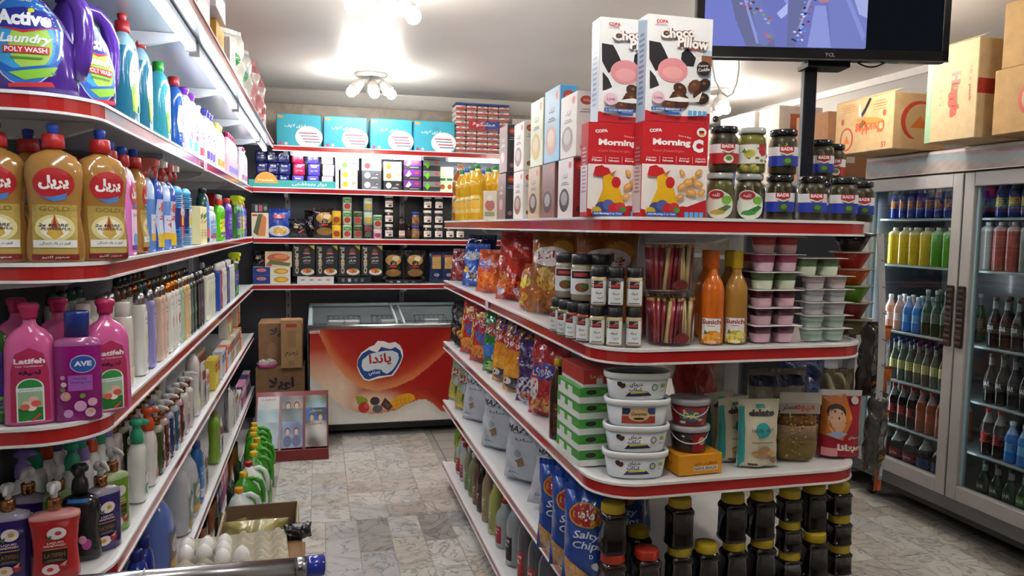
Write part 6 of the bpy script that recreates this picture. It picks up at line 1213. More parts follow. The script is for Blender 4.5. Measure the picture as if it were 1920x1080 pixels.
put(K['bluebag'], (solveX(524, 6.15, z2), 6.15, z2), 0, 'blue pasta bag with yellow pasta picture', R2)
put(K['blackbag2'], (solveX(560, 6.14, z2), 6.14, z2), .1, 'low slumped black pasta bag', R2)
put(K['blackbag'], (solveX(590, 6.28, z2), 6.28, z2 + .0), -.1, 'black pasta bag with vertical letters', R2); put(K['pastabag'], (solveX(608, 6.14, z2), 6.14, z2), .1, 'black and gold pasta bag beside yellow cans', R2)
CD = dict(can_yel='yellow can', can_grn='pale green can', can_dgr='dark green can', can_teal='mint green can', can_plum='plum coloured can', can_pink='pink can', nut1='white lidded chocolate spread jar', nut2='white lidded cocoa cream jar', coffee='coffee jar with blue lid', darkjar='dark chocolate jar')
for px, ks in ((631, 'can_yel can_yel'), (651, 'can_grn can_grn can_grn'), (671, 'can_dgr can_dgr'), (690, 'can_plum can_teal can_teal'), (708, 'can_pink can_grn'), (729, 'nut1 nut1 nut1'), (779, 'coffee coffee'), (801, 'nut2 nut2 nut2'), (822, 'nut2 nut1 nut2'), (843, 'nut2'), (862, 'nut2')):
    kk = ks.split(); stack(kk, px, 6.12, z2, R2, [CD[q] + ', ' + LAY[i] + ' in stack' for i, q in enumerate(kk)])
put(K['chocsyr'], (solveX(753, 6.12, z2), 6.12, z2), 0, 'dark syrup bottle between spread jars', R2)
for px in (768, 785): put(K['darkjar'], (solveX(px, 6.22, z2), 6.25, z2 + .0), 0, 'dark chocolate jar behind coffee', R2)
z3 = 1.136
put(K['spag_long'], (solveX(510, 6.12, z3), 6.12, z3), 0, 'lower blue and white spaghetti pack', R3); put(K['spag_long'], (solveX(510, 6.12, z3), 6.12, z3 + .066), 0, 'upper blue and white spaghetti pack', R3)
put(K['lasagna'], (solveX(523, 6.12, z3), 6.12, z3 + .132), 0, 'lasagna box lying on spaghetti packs', R3); put(K['blackbag2'], (solveX(488, 6.14, z3), 6.14, z3 + .132), 0, 'small black pasta bag on spaghetti packs', R3, sc=.8)
put(K['lowbox'], (solveX(592, 6.12, z3), 6.12, z3), 0, 'low white box under black pasta boxes', R3); put(K['darklow'], (solveX(664, 6.12, z3), 6.12, z3), 0, 'low dark box under black pasta boxes', R3)
for px in (570, 613, 655, 697): put(K['jumbo'], (solveX(px, 6.12, z3 + .1), 6.12, z3 + (.0605 if px < 640 else .0605)), 0, 'black pasta box with big vertical letters', R3)
put(K['lowbox'], (solveX(664, 6.27, z3), 6.32, z3), 0, 'low white box behind the dark one', R3)
for px in (737, 778): put(K['pastabag'], (solveX(px, 6.13, z3), 6.14, z3 + .03), 0, 'black bag of gold pasta shells', R3)
put(K['darklow'], (solveX(757, 6.12, z3), 6.12, z3), 0, 'low dark box under shell pasta', R3, sc=(1.2, 1, .5))
for px in (818, 841): put(K['spagbag'], (solveX(px, 6.14, z3), 6.14, z3), 0, 'upright navy spaghetti bag with window', R3)
for px in (882, 925): put(K['pastabag'], (solveX(px, 6.14, z3), 6.14, z3), 0, 'black pasta bag behind the island bags', R3)

# ------------------------------------------------------------------ island, top shelf
GT = ('island shelf one', 'cereal boxes'); G2 = ('island shelf two', 'freezer end'); G3 = ('island shelf three', 'freezer end'); G4 = ('island shelf four', 'freezer end'); G5 = ('island shelf five', 'freezer end')
Yc = GY0 + .03 + .03
xr = solveX(1265, Yc - .03, 1.76); xl = solveX(1163, Yc + .04, 1.76)
put(K['morning'], (xr, Yc, ZT), 0, 'red corn flakes box with whole front showing', sc=(1.04, 1, 1.0)); put(K['morning'], (xl, Yc + .066, ZT), 0, 'red corn flakes box partly behind the other red one', sc=(1.04, 1, 1.0))
put(K['choco'], (xr + .003, Yc, ZT + .263), 0, 'chocolate cereal box in front, under the screen', sc=(1.03, 1, 1.0)); put(K['choco'], (xl + .025, Yc + .066, ZT + .263), 0, 'chocolate cereal box partly behind the other one', sc=(1.03, 1, 1.0))
Yj = GY0 + .03 + .043
for key, px, z, Y, d in (('jar_cuc', 1350, 0, Yj, 'pickled gherkin jar with silver lid'), ('jar_leaf', 1404, 0, Yj, 'pickle jar with green leaf label'), ('jar_blue', 1461, 0, Yj, 'blue label jar under the top blue label jar'), ('jar_blue', 1521, 0, Yj, 'blue label jar under the screen pole'), ('jar_blue', 1580, 0, Yj, 'blue label jar at the island corner'), ('jar_blue', 1612, 0, Yj + .12, 'blue label jar half hidden at the island corner'),
        ('jar_red', 1353, 1, Yj, 'red label jar on the gherkin jar'), ('jar_olive', 1405, 1, Yj, 'green olive jar with silver lid'), ('jar_blue', 1464, 1, Yj, 'blue label jar stacked beside the olive jar'), ('jar_blue', 1533, 1, Yj + .17, 'blue label jar behind the screen pole'), ('jar_red', 1556, 1, Yj + .26, 'red label jar behind the screen pole'),
        ('jar_blue', 1533, 0, Yj + .17, 'blue label jar in the second row under another'), ('jar_red', 1556, 0, Yj + .26, 'red label jar in the third row')):
    put(K[key], (solveX(px, Y, ZT + .06), Y, ZT + z * .1325), -.45 + .12 * math.sin(px), d, None, 'pickle jars on the island')
X0 = GX0 + .022
def cake(key, px, tier, d, X=None, zb=.0):
    w_, d_, h_ = DIM[key]; X = X0 + d_ / 2; Y = solveY(px, X, ZT + .1); put(K[key], (X, Y, ZT + zb), -H90, d)
cake('cake_choc', 1075, 0, 'chocolate cake mix box next to the corn flakes'); cake('cake_tall', 1080, 1, 'white cake mix box on the chocolate cake mix', zb=.191)
cake('cake_brown', 1042, 0, 'brown cake mix box under the sky blue one'); cake('cake_sky', 1048, 1, 'tall sky blue cake mix box', zb=.191)
cake('cake_tan', 1014, 0, 'tan cake mix box under the lemon one'); cake('cake_lemon', 1019, 1, 'tall lemon cake mix box', zb=.191)
cake('cake_white', 984, 0, 'lower plain white cake mix box'); cake('cake_white', 984, 1, 'upper plain white cake mix box', zb=.191)
cake('cake_dark', 951, 0, 'lower black sided cake mix box'); cake('cake_dark', 953, 1, 'upper black sided cake mix box', zb=.202)
put(K['smallpack'], (solveX(921, 3.35, 1.7), 3.32, ZT), -.9, 'small beige seasoning box before the oil bottles')
for key, X, Y in (('oil_yel', .91, 3.72), ('oil_yel', .80, 3.84), ('oil_yel', .905, 3.88), ('oil_yel', .80, 3.98), ('oil_yel', .9, 4.03), ('oil_yel2', .80, 4.13), ('oil_yel2', .9, 4.2), ('oil_yel', .80, 4.28), ('oil_amber', .815, 4.43)):
    put(K[key], (X, Y, ZT + .001), -.6, {'oil_yel': 'yellow oil bottle with green cap', 'oil_yel2': 'yellow oil bottle with blue cap', 'oil_amber': 'amber oil bottle with tan cap'}[key], GT, sc=1.05 if key == 'oil_amber' else 1)
# ------------------------------------------------------------------ island, second shelf
def gbag(key, px, z, row, d, rz=-.85, lean=-.16, xin=.0, sc=1, Y=None):
    w_, t_, h_ = DIM[key]; X = GX0 + .012 + xin + t_ / 2 + abs(math.cos(rz)) * w_ * .2 * (sc if not isinstance(sc, tuple) else sc[0])
    Y = solveY(px, X - .03, z + .12) if Y is None else Y
    Y = min(Y, GY1 - .07)
    o = put(K[key], (X, Y, z + .002), rz, d, row, rx=lean, sc=sc); return o
gbag('sn_burg', 852, Z2, G2, 'burgundy snack bag'); gbag('sn_navy', 872, Z2, G2, 'navy snack bag', xin=.1, sc=1.3); gbag('sn_blue', 879, Z2, G2, 'blue and white snack bag'); gbag('sn_orange', 908, Z2, G2, 'orange puffed snack bag')
gbag('sn_red', 951, Z2, G2, 'large shiny red snack bag', sc=(1, 1, .98)); gbag('sn_yel', 973, Z2, G2, 'small brown and yellow snack bag', rz=-1.35, sc=.85); gbag('sn_gold', 1019, Z2, G2, 'large gold snack bag', rz=-.7, xin=.01)
put(K['sn_gold'], (.98, 2.46, Z2), -.35, 'large gold snack bag behind spice jars', G2, rx=-.06, sc=(1.1, 1, 1.02))
def gput(key, px, Y, z, d, row=None, rz=0, group=None, sc=1, rx=0): return put(K[key], (solveX(px, Y, z + .05), Y, z + .0014), rz, d, row, group, sc=sc, rx=rx)
SG = 'spice jars on the island'
for key, px, Y, t, d, rz in (('sp_beige', 1188, 1.945, 0, 'front beige spice jar beside the stick tub', 0), ('sp_beige', 1152, 1.955, 0, 'second front beige spice jar', 0), ('sp_beige', 1120, 1.985, 0, 'third front beige spice jar', 0), ('sp_red', 1097, 2.035, 0, 'red spice jar at the curved corner', -.4), ('sp_red', 1077, 2.09, 0, 'second red spice jar along the curve', -.6), ('sp_green', 1061, 2.16, 0, 'green spice jar along the curve', -.7), ('sp_green', 1047, 2.24, 0, 'last green spice jar by the gold bag', -.8),
        ('sp_beige', 1190, 1.945, 1, 'beige spice jar on the front one', 0), ('sp_dark', 1155, 1.955, 1, 'dark pepper spice jar on the second one', 0), ('sp_beige', 1123, 1.985, 1, 'beige spice jar on the third one', 0)):
    gput(key, px, Y, Z2 + t * .1115, d, None, rz - .4, SG)
for i, (px, Y, d) in enumerate(((1092, 2.12, 'large spice jar in the upper row by the curve'), (1062, 2.24, 'large spice jar in the upper row by the gold bag'), (1125, 2.1, 'large spice jar behind the beige ones'))): gput('sp_big', px, Y, Z2 + .1115, d, None, -.4, SG, sc=1.05)
for px, Y, d in ((1092, 2.12, 'first hidden spice jar below the large ones'), (1067, 2.26, 'second hidden spice jar below the large ones'), (1128, 2.1, 'third hidden spice jar below the large ones')): gput('sp_dark', px, Y, Z2, d, None, -.4, SG)
gput('sticks', 1257, 1.972, Z2, 'lower clear tub of burgundy chocolate sticks'); gput('sticks', 1254, 1.972, Z2 + .1525, 'upper clear tub of burgundy chocolate sticks')
gput('sticks', 1235, 2.12, Z2, 'chocolate stick tub hidden behind the front ones')
gput('sun_or', 1334, 1.955, Z2, 'orange juice bottle with orange cap', None, -.55); gput('sun_ye', 1378, 1.955, Z2, 'pineapple juice bottle with yellow cap', None, -.55)
gput('sun_or', 1322, 2.07, Z2, 'orange juice bottle behind the orange one'); gput('sun_ye', 1364, 2.07, Z2, 'pineapple juice bottle behind the yellow one')
z = Z2; GJ = 'jelly desserts on the island'
for i, (key, d) in enumerate((('je_plum', 'bottom plum jelly tray'), ('je_plum', 'second plum jelly tray'), ('je_dark', 'dark red jelly tray'), ('je_green', 'lower green jelly tray'), ('je_pink', 'pink jelly tray'), ('je_red', 'topmost red jelly tray'))):
    gput(key, 1449 + (i - 2) * 1.5, 1.955, z, d + ' in the red stack', None, 0, GJ, sc=(1.05, 1, 1.35)); z += .0525
z = Z2
for i in range(5):
    gput(('je_dark', 'je_plum', 'je_red', 'je_dark', 'je_red')[i], 1428, 2.06, z, ('bottom', 'second', 'third', 'fourth', 'top')[i] + ' jelly tray in the shaded stack behind', None, 0, GJ, sc=(1, 1, 1.35)); z += .0525
z = Z2
for i, (key, d) in enumerate((('je_wgreen', 'bottom mint jelly tray'), ('je_wgreen', 'second mint jelly tray'), ('je_wgrey', 'lower grey jelly tray'), ('je_wgrey', 'upper grey jelly tray'), ('je_wpink', 'pale pink jelly tray'), ('je_green', 'green jelly tray'))):
    gput(key, 1541 + i * 1.2 - (16 if i == 5 else 0), 1.958, z, d + ' in the pale stack', None, 0, GJ, sc=(1.05, 1, 1.02 if i < 5 else 1.4)); z += .0395
z = Z2
for i, (key, d) in enumerate((('bo_ol', 'bottom olive'), ('bo_dred', 'dark red'), ('bo_gr', 'green'), ('bo_or', 'orange'), ('bo_red', 'bright red'), ('bo_dark', 'topmost black'))):
    gput(key, 1594 + i * .6, 2.068, z, d + ' jelly bowl in the bowl stack', None, 0, GJ, sc=(.95, .95, 1.15)); z += .0538
# ------------------------------------------------------------------ island, third shelf
for i, (key, px, d) in enumerate((('sn_black', 836, 'black snack bag'), ('sn_black', 851, 'black snack bag'), ('sn_multi', 874, 'red and blue snack bag'), ('sn_multi', 893, 'red and blue snack bag'), ('sn_green', 917, 'green snack bag'), ('sn_cheese', 936, 'orange and purple snack bag'), ('sn_cheese', 957, 'orange and purple snack bag'), ('sn_purple', 980, 'purple snack bag'), ('sn_motor', 1011, 'red snack bag with blue band'))):
    gbag(key, px, Z3, G3, d, Y={0: 4.47, 1: 4.32}.get(i), rz=-.95, lean=-.12, sc=.98 if key == 'sn_black' else (.98, .95, .88) if key == 'sn_purple' else (1.18, 1.1, 1.12))
gbag('sn_silver', 1010, Z3, G3, 'crumpled silver snack bag in back', rz=-.3, lean=-.3, xin=.1, sc=1.1); gbag('sn_purple', 960, Z3, G3, 'purple snack bag in back', xin=.12, rz=-.8, sc=.75); gbag('sn_burg', 885, Z3, G3, 'burgundy snack bag in back', xin=.2, sc=1.2); gbag('sn_navy', 938, Z3, G3, 'navy snack bag in back', xin=.13, sc=1.2)
put(K['yelcap'], (solveX(1046, 2.36, 1.05), 2.36, Z3), 0, 'brown bottle with yellow cap beside date boxes', G3, sc=(.9, .9, .93)); put(K['yelcap'], (solveX(1067, 2.3, 1.05), 2.3, Z3), 0, 'brown bottle with yellow cap behind date boxes', G3, sc=(.9, .9, .93))
gx = solveX(1083, 2.05, .95) + .086; z = Z3 + .0014
for i in range(5): put(K['greenbox'], (gx, 2.15, z), random.uniform(-.03, .03), ('bottom', 'second', 'third', 'fourth', 'top')[i] + ' green and white date box in the stack', None, 'date boxes'); z += .0475
put(K['redbox2'], (gx + .012, 2.15, z), .0, 'red date box on the green ones')
for i, key in enumerate(('tub0', 'tub0', 'tub1', 'tub2')): gput(key, 1190 + (i % 3) * 2 + (4 if i == 3 else 0), 1.965, Z3 + i * .0755, ('bottom white date tub of the stack', 'second white date tub of the stack', 'white date tub with red label', 'topmost white date tub with dark window')[i], None, -.2, 'date tubs', sc=(1.08, 1.0, .9))
gput('nakhl', 1297, 1.965, Z3, 'orange date box under the red buckets', None, .06, sc=(1.1, 1, 1.08)); gput('rtub_dark', 1292, 1.97, Z3 + .061, 'dark candy bucket on the orange box', None, -.4, sc=(1.08, 1.0, 1.02)); gput('rtub', 1293, 1.97, Z3 + .1395, 'red candy bucket with handle on top', None, -.4, sc=(1.08, 1.0, 1.02))
gput('delato', 1419, 1.96, Z3, 'cream hazelnut cookie bag in front', None, -.12, sc=(1.12, 1, 1.2)); gput('delato', 1372, 2.03, Z3, 'cream hazelnut cookie bag behind the front one', None, .25, sc=(1.08, 1, 1.15)); gput('delato', 1345, 2.14, Z3, 'cream hazelnut cookie bag in the back row', None, .25, sc=1.1)
gput('granola', 1490, 1.99, Z3, 'clear bag of mixed muesli beside the cookies', None, -.25, sc=(1.1, 1, 1.28)); gput('vitana', 1571, 1.992, Z3, 'red rusk bag with smiling boy picture', None, -.3, sc=(1.05, 1, 1.25))
gput('sugar', 1452, 2.16, Z3, 'blue labelled clear sugar bag behind the cookies', None, 0, sc=(1.15, 1, 1.15)); gput('flour', 1565, 2.12, Z3, 'beige crumpled bag behind the rusks', None, -.2, sc=(1.1, 1, 1.2)); gput('sn_red', 1300, 2.45, Z3, 'red snack bag in the dim middle of the shelf', None, .3)
gput('sn_navy', 1500, 2.33, Z3, 'dark blue bag behind the sugar bag', None, .1, sc=1.2)
# ------------------------------------------------------------------ island, fourth shelf
gbag('sn_mazg', 835, Z4, G4, 'green and red chips bag', rz=-.9); gbag('sn_mazg', 862, Z4, G4, 'green and red chips bag', rz=-.9); gbag('sn_burg', 905, Z4, G4, 'burgundy bag behind silver bags', xin=.15, sc=1.5)
for i, (px, rz, ln, s, h) in enumerate(((886, -.95, -.2, .95, 0), (929, -.9, -.12, 1, 0), (978, -.85, -.12, 1, 0), (1022, -.7, -.42, .85, .02))): o = gbag('sn_silverM', px, Z4 + h, G4, 'silver chips bag', rz=rz, lean=ln, sc=(1.3 * s, 1.2 * s, 1.03 * s))
for i, (px, Y, d) in enumerate(((1052, 2.3, 'first blue salty chips bag at the curve'), (1078, 2.17, 'second blue salty chips bag at the curve'), (1104, 2.05, 'third blue salty chips bag next to the dark jars'))): put(K['sn_salty'], (solveX(px, Y, .65), Y, Z4 + .002), -.55, d, None, 'blue salty chips bags', rx=-.08, sc=1.05)
for i, (x, y) in enumerate(((.95, 2.2), (1.06, 2.4))): put(K['sn_salty'], (x, y, Z4 + .002), -.2 + .05 * i, ('first', 'second', 'third', 'fourth')[i] + ' blue salty chips bag in the gloom behind jars', None, 'blue salty chips bags', rx=-.05, sc=1.08)
Yh = 1.95; HG = 'dark syrup jars on the island'
for key, px, t, Y, d in (('hon_r', 1147, 0, Yh, 'red lidded dark jar by the chips bags'), ('hon_y', 1148, 1, Yh, 'yellow lidded dark jar on the red lidded one'), ('hon_r', 1211, 0, Yh, 'red lidded dark jar standing alone'), ('hon_y', 1272, 0, Yh, 'lower yellow lidded dark jar beside the red lid'), ('hon_y', 1273, 1, Yh, 'upper yellow lidded dark jar above the red lid'), ('hon_ybright', 1322, 0, Yh, 'single low dark jar with bright yellow lid'), ('hon_y', 1374, 0, Yh, 'lower middle dark jar with yellow lid'), ('hon_y', 1372, 1, Yh, 'upper middle dark jar with yellow lid'), ('hon_y', 1427, 0, Yh, 'lower dark jar beside the middle pair'), ('hon_y', 1426, 1, Yh, 'upper dark jar beside the middle pair'), ('hon_y', 1525, 0, Yh, 'lower dark jar between two small jar stacks'), ('hon_y', 1524, 1, Yh + .02, 'upper dark jar between two small jar stacks'), ('hon_y', 1196, 0, 2.1, 'dark jar with yellow lid behind the red lids')):
    gput(key, px, Y, Z4 + t * .1465, d, None, 0, HG)
for i in range(3):
    gput('hon_s', 1479 + i * .5, Yh, Z4 + i * .0972, ('bottom', 'middle', 'top')[i] + ' small dark jar next to the middle pair', None, 0, HG); gput('hon_s', 1572, Yh + .01, Z4 + i * .0972, ('bottom', 'middle', 'top')[i] + ' small dark jar at the island corner', None, 0, HG)
K['blackbottle'] = bottle('sauce_bottle', .17, .055, .055, 'sauce', '17151a', ('screw', '1a1a1e', .014, .02), lab('6a6a70', 'c8c8c8', '3a3a40', None, .3, .7), n=2)
put(K['blackbottle'], (1.575, 2.04, Z4), 0, 'small black bottle behind the corner jars')
# ------------------------------------------------------------------ island, lowest shelf
put(K['greenpack'], (.86, 4.45, Z5 + .001), -.8, 'leafy green bag at the freezer end of the lowest shelf'); put(K['greenpack'], (1.0, 4.25, Z5 + .001), -.9, 'second green bag beside the clear bottle on the lowest shelf')
BD = dict(tb_clear='clear bottle with red cap', tb_pink='pale bottle with pink label', tb_olive='olive bottle with grey cap', tb_dark='dark red bottle', tb_brown='brown bottle', tb_tan='tan bottle', tb_yel='yellowish bottle', tb_grey='tall grey bottle with red label', tb_white='pale bottle with black label')
prev = 4.36
for key, px in (('tb_clear', 862), ('tb_pink', 872), ('tb_olive', 881), ('tb_olive', 889), ('tb_brown', 897), ('tb_dark', 905), ('tb_tan', 916), ('tb_yel', 930), ('tb_clear', 947), ('tb_white', 967), ('tb_grey', 990), ('tb_grey', 1010), ('tb_grey', 1030)):
    X = GX0 + .035 + DIM[key][0] / 2; Y = min(solveY(px, X, Z5 + .15), prev - DIM[key][0] / 2 - .01); prev = Y - DIM[key][0] / 2
    put(K[key], (X, Y, Z5), -H90, BD[key], G5)
for i, key in enumerate(('tb_dark', 'tb_brown', 'tb_olive', 'tb_dark', 'tb_yel', 'tb_tan', 'tb_tan')): put(K[key], (.92, 4.1 - i * .14, Z5), -H90, BD[key] + ' in the second row', G5)

# small price tags clipped on the red strips
kt_ = Kind('price_tag', 'price tag'); b = MB(); b.box(-.045, .045, -.002, 0, 0, .045, 'e4e2e6', 'gloss', .0008); D = Decal(b, face_front(-.002)); D.lines(0, .024, .07, .024, 3, 'a89ab8', .4); kt_.part('tag', b)
put(kt_, (LX + .0125, solveY(379, LX, ZA), ZA - .05), H90, 'white price tag on the top toiletries strip'); put(kt_, (GX0 - .0125, solveY(918, GX0, Z2), Z2 - .046), -H90, 'white price tag on the island strip below the orange snacks', sc=(.6, 1, 1))

# ================================================================== DRINKS FRIDGE
FX, FY0, FY1, FZ0, FZ1 = 3.2, 2.4, 3.88, .16, 2.05
fr = thing('drinks_fridge', 'fridge', 'tall two-door glass drinks fridge with aluminium frames', (3.5, 3.14, 0))
ALU, ALD = 'a3a09e', '6d7277'
def fb(name, x0, x1, y0, y1, z0, z1, col, mat='enamel', parent=None):
    b = MB(); b.box(x0 - 3.5, x1 - 3.5, y0 - 3.14, y1 - 3.14, z0, z1, col, mat, .003); return b.obj(name, parent or fr)
b = MB()
for a in ((3.78, 3.82, FY0, FY1, FZ0, FZ1), (FX + .05, 3.78, FY0, FY0 + .03, FZ0, FZ1), (FX + .05, 3.78, FY1 - .03, FY1, FZ0, FZ1), (FX + .05, 3.78, FY0, FY1, FZ0, FZ0 + .06), (FX + .05, 3.78, FY0, FY1, 1.9, FZ1)):
    b.box(a[0] - 3.5, a[1] - 3.5, a[2] - 3.14, a[3] - 3.14, a[4], a[5], '5a5f63', 'enamel', .002)
b.obj('cabinet', fr)
fb('base_rail', FX + .01, FX + .06, FY0, FY1, FZ0 - .01, FZ0 + .07, '74777a', 'metal')
fb('kick_plate', FX + .12, 3.75, FY0 + .05, FY1 - .05, .07, FZ0, '1b1c1e', 'plastic')
for y in (FY0 + .1, FY1 - .08):
    for x in (FX + .1, 3.7):
        b = MB(); b.loft([[(p[0], p[2], p[1]) for p in sring(q, .035, .035, 2, 14)] for q in (-.012, .012)], '2a2a2c', 'plastic'); o = b.obj('caster', fr); o.location = (x - 3.5, y - 3.14, .035)
hd = fb('header', FX, FX + .06, FY0, FY1, 1.925, FZ1, 'a39488', 'metal')
b = MB(); D = Decal(b, lambda u, v, o: (FX - 3.5 - o, -u, v), 9)
rg = random.Random(12)
def hcol(u, v):
    n_ = math.sin(u * 31) * .5 + math.sin(u * 53 + v * 60) * .3 + math.sin(u * 97 - v * 140) * .3; q = (v - 1.985) / .03 + .6 * math.sin(u * 9)
    c = mix('9a8d86', 'b3a79f', .5 + .5 * n_); c = mix(c, '7fa6b4', max(0, 1 - abs(q - .3)) * .8); return mix(c, 'a9808a', max(0, 1 - abs(q - 1.3)) * .5)
D.grid(-.735, .735, 1.93, 2.045, 90, 12, hcol)
D.rect(0, 2.035, 1.46, .012, 'c8c4c0'); b.obj('header_film', hd)
FSH = (.221, .47, .74, 1.03, 1.42, 1.69)
for z in FSH[1:]: fb('shelf', FX + .09, 3.76, FY0 + .035, FY1 - .035, z - .012, z, '9aa3a4', 'enamel')
for n, (y0, y1) in enumerate(((3.145, 3.865), (2.415, 3.135))):
    dr = bpy.data.objects.new('door', None); COL.objects.link(dr); dr.parent = fr; dr.location = (FX - 3.5 + n * .0, (y0 + y1) / 2 - 3.14, 0)
    hw = (y1 - y0) / 2; b = MB(); f_ = .062
    for (ya, yb, za, zb) in ((-hw, -hw + f_, FZ0 + .07, 1.915), (hw - f_, hw, FZ0 + .07, 1.915), (-hw + f_, hw - f_, FZ0 + .07, FZ0 + .145), (-hw + f_, hw - f_, 1.845, 1.915)): b.box(-.02, .028, ya, yb, za, zb, ALU, 'enamel', .003)
    b.box(.0, .026, -hw + f_, -hw + f_ + .014, FZ0 + .14, 1.85, '8fa9b2', 'plastic'); b.box(.0, .026, hw - f_ - .014, hw - f_, FZ0 + .14, 1.85, '8fa9b2', 'plastic'); b.obj('door_frame', dr)
    b = MB(); b.box(.008, .013, -hw + f_ - .01, hw - f_ + .01, FZ0 + .13, 1.855, 'ffffff', 'fridge_pane'); b.obj('glass_pane', dr)
    s_ = -1 if n == 0 else 1; yy = s_ * (hw - .031)
    b = MB(); b.box(-.034, -.02, yy - .022, yy + .022, 1.02, 1.34, '6b5f58', 'metal', .004)
    for k in range(10): b.box(-.036, -.033, yy - .018, yy + .018, 1.04 + k * .03, 1.052 + k * .03, '3c3734', 'plastic')
    b.obj('handle', dr)
    l = bpy.data.lights.new('fridge_lamp', 'AREA'); l.shape = 'RECTANGLE'; l.size = 1.4; l.size_y = .015; l.energy = (1.8, .3)[n]; l.color = (.86, .94, 1)
    lo = bpy.data.objects.new('fridge_lamp', l); COL.objects.link(lo); lo.parent = dr; lo.location = (.06, hw - .03, 1.1); lo.rotation_euler = (0, -H90, -.5)
    b = MB(); b.box(.045, .055, hw - .04, hw - .02, .35, 1.8, 'f4f8ff', 'plastic'); b.obj('lamp_strip', dr)
def pet(c, cap, lc, h=.2, w=.06, prof='soda', t=None, body=None): return bottle('drink_bottle', h, w, w, prof, body or [(.8, c), (1, mix(c, 'ffffff', .3))], ('screw', cap, .014, .018), (lambda D, h, w: (D.rect(0, h * .42, w * .92, h * .24, lc), t and D.txt(t, 0, h * .42, h * .1, 'f0ece8', w=w * .6))) if lc else None, n=2, seg=14, cat='drink')
K['d_blue'] = pet('203a9a', 'c8d0e0', 'c07a2a', .19, .06); K['d_yel'] = pet('d8b81c', 'e8e6de', None, .2, .075, 'squre'); K['d_grn'] = pet('62a828', 'e8ece0', None, .2, .075, 'squre'); K['d_peach'] = pet('d8a08a', 'f0f0f0', 'e8d8d0', .19, .065); K['d_sky'] = pet('2f7ad0', 'f0f4f8', '6aa8e0', .19, .065); K['d_beer'] = pet('1c4a22', 'c8d0c8', '6a7a6a', .24, .06, 'beer'); K['d_slim'] = pet('6a7060', '3a3a80', 'd8d080', .22, .055, 'beer'); K['d_cola'] = pet('241414', 'c02a20', 'a82420', .225, .065); K['d_orange'] = pet('a8502a', 'c83a20', 'b0401c', .225, .065); K['d_big'] = pet('1c1214', 'a82a24', 'a01f22', .21, .1, 'soda', 'cola'); K['d_pep'] = pet('1a1218', '2a4aa8', '24408a', .21, .1, 'soda')
K['d_yblue'] = pet('1f2f7a', 'd8dce8', 'd8b81c', .185, .065, 'soda', 'C'); K['d_pink'] = pet('a85048', 'e4e4e2', None, .23, .07, 'squre'); K['d_clear'] = pet('8f8e88', 'e4e4e2', None, .23, .07, 'squre'); K['d_amber'] = pet('b07f2a', 'e4e4e2', None, .23, .07, 'squre'); K['d_star'] = pet('16140f', '5a3a30', '3a3830', .24, .062, 'beer', 'STAR'); K['d_bar'] = pet('1a1716', '4a4a48', '3a3634', .24, .062, 'beer', 'BAR'); K['d_barred'] = pet('2a1712', '8a3a24', '8a3a22', .24, .062, 'beer', 'BAR'); K['d_green2'] = pet('1c3420', '3a4a3c', '26402a', .2, .07, 'beer', 'SAR'); K['d_lime'] = pet('22401c', '3a4a3c', '4f8a2a', .2, .07, 'beer', 'SAR'); K['d_tubw'] = pet('b8b8b0', 'b0a050', '8a8a80', .12, .085, 'jar')
DD = dict(d_blue='blue bottle with orange label', d_yel='yellow juice bottle', d_grn='green juice bottle', d_peach='peach drink bottle', d_sky='sky blue drink bottle', d_beer='green glass bottle', d_slim='slim bottle with yellow label', d_cola='dark soda bottle with red cap', d_orange='orange soda bottle', d_big='large cola bottle', d_pep='large cola bottle with blue cap', d_yblue='navy bottle with yellow label', d_pink='pink juice bottle', d_clear='clear juice bottle', d_amber='amber juice bottle', d_star='dark bottle with pale letters', d_bar='black bottle with pale letters', d_barred='black bottle with rust label', d_green2='dark green bottle', d_lime='dark bottle with lime label', d_tubw='pale tub')
def frow(si, far, ks, name, x=FX + .14, two=True):
    y = far; z = FSH[si] + .0012
    row = ('fridge %s' % name, 'far end')
    for q in ks.split():
        key, n = (q.split('*') + ['1'])[:2]
        for _ in range(int(n)):
            w_ = DIM2[key][0]; y -= w_ / 2 + .006
            put(K[key], (x, y, z), -H90, DD[key], row)
            if two: put(K[key], (x + w_ + .03, y, z), -H90, 'rear ' + DD[key], row)
            y -= w_ / 2
DIM2 = {q: dims(K[q]) for q in DD}
FL, FRt = 3.81, 3.09
frow(5, FL, 'd_blue*9', 'shelf one, far door'); frow(4, FL, 'd_yel*4 d_grn*3 d_clear*2', 'shelf two, far door'); frow(3, FL, 'd_peach*2 d_sky*2 d_beer*5', 'shelf three, far door'); frow(2, FL, 'd_slim*9', 'shelf four, far door'); frow(1, FL, 'd_cola*4 d_orange*4', 'shelf five, far door'); frow(0, FL, 'd_big*3 d_pep*2', 'shelf six, far door', two=False)
frow(5, FRt, 'd_yblue*9', 'shelf one, near door'); frow(4, FRt, 'd_pink*2 d_clear*2 d_amber*2 d_tubw d_tubw', 'shelf two, near door'); frow(3, FRt, 'd_star*9', 'shelf three, near door'); frow(2, FRt, 'd_bar*4 d_barred*3 d_bar*2', 'shelf four, near door'); frow(1, FRt, 'd_cola*2 d_sky*3 d_green2*3', 'shelf five, near door'); frow(0, FRt, 'd_green2*3 d_lime*2 d_green2*2', 'shelf six, near door', two=False)

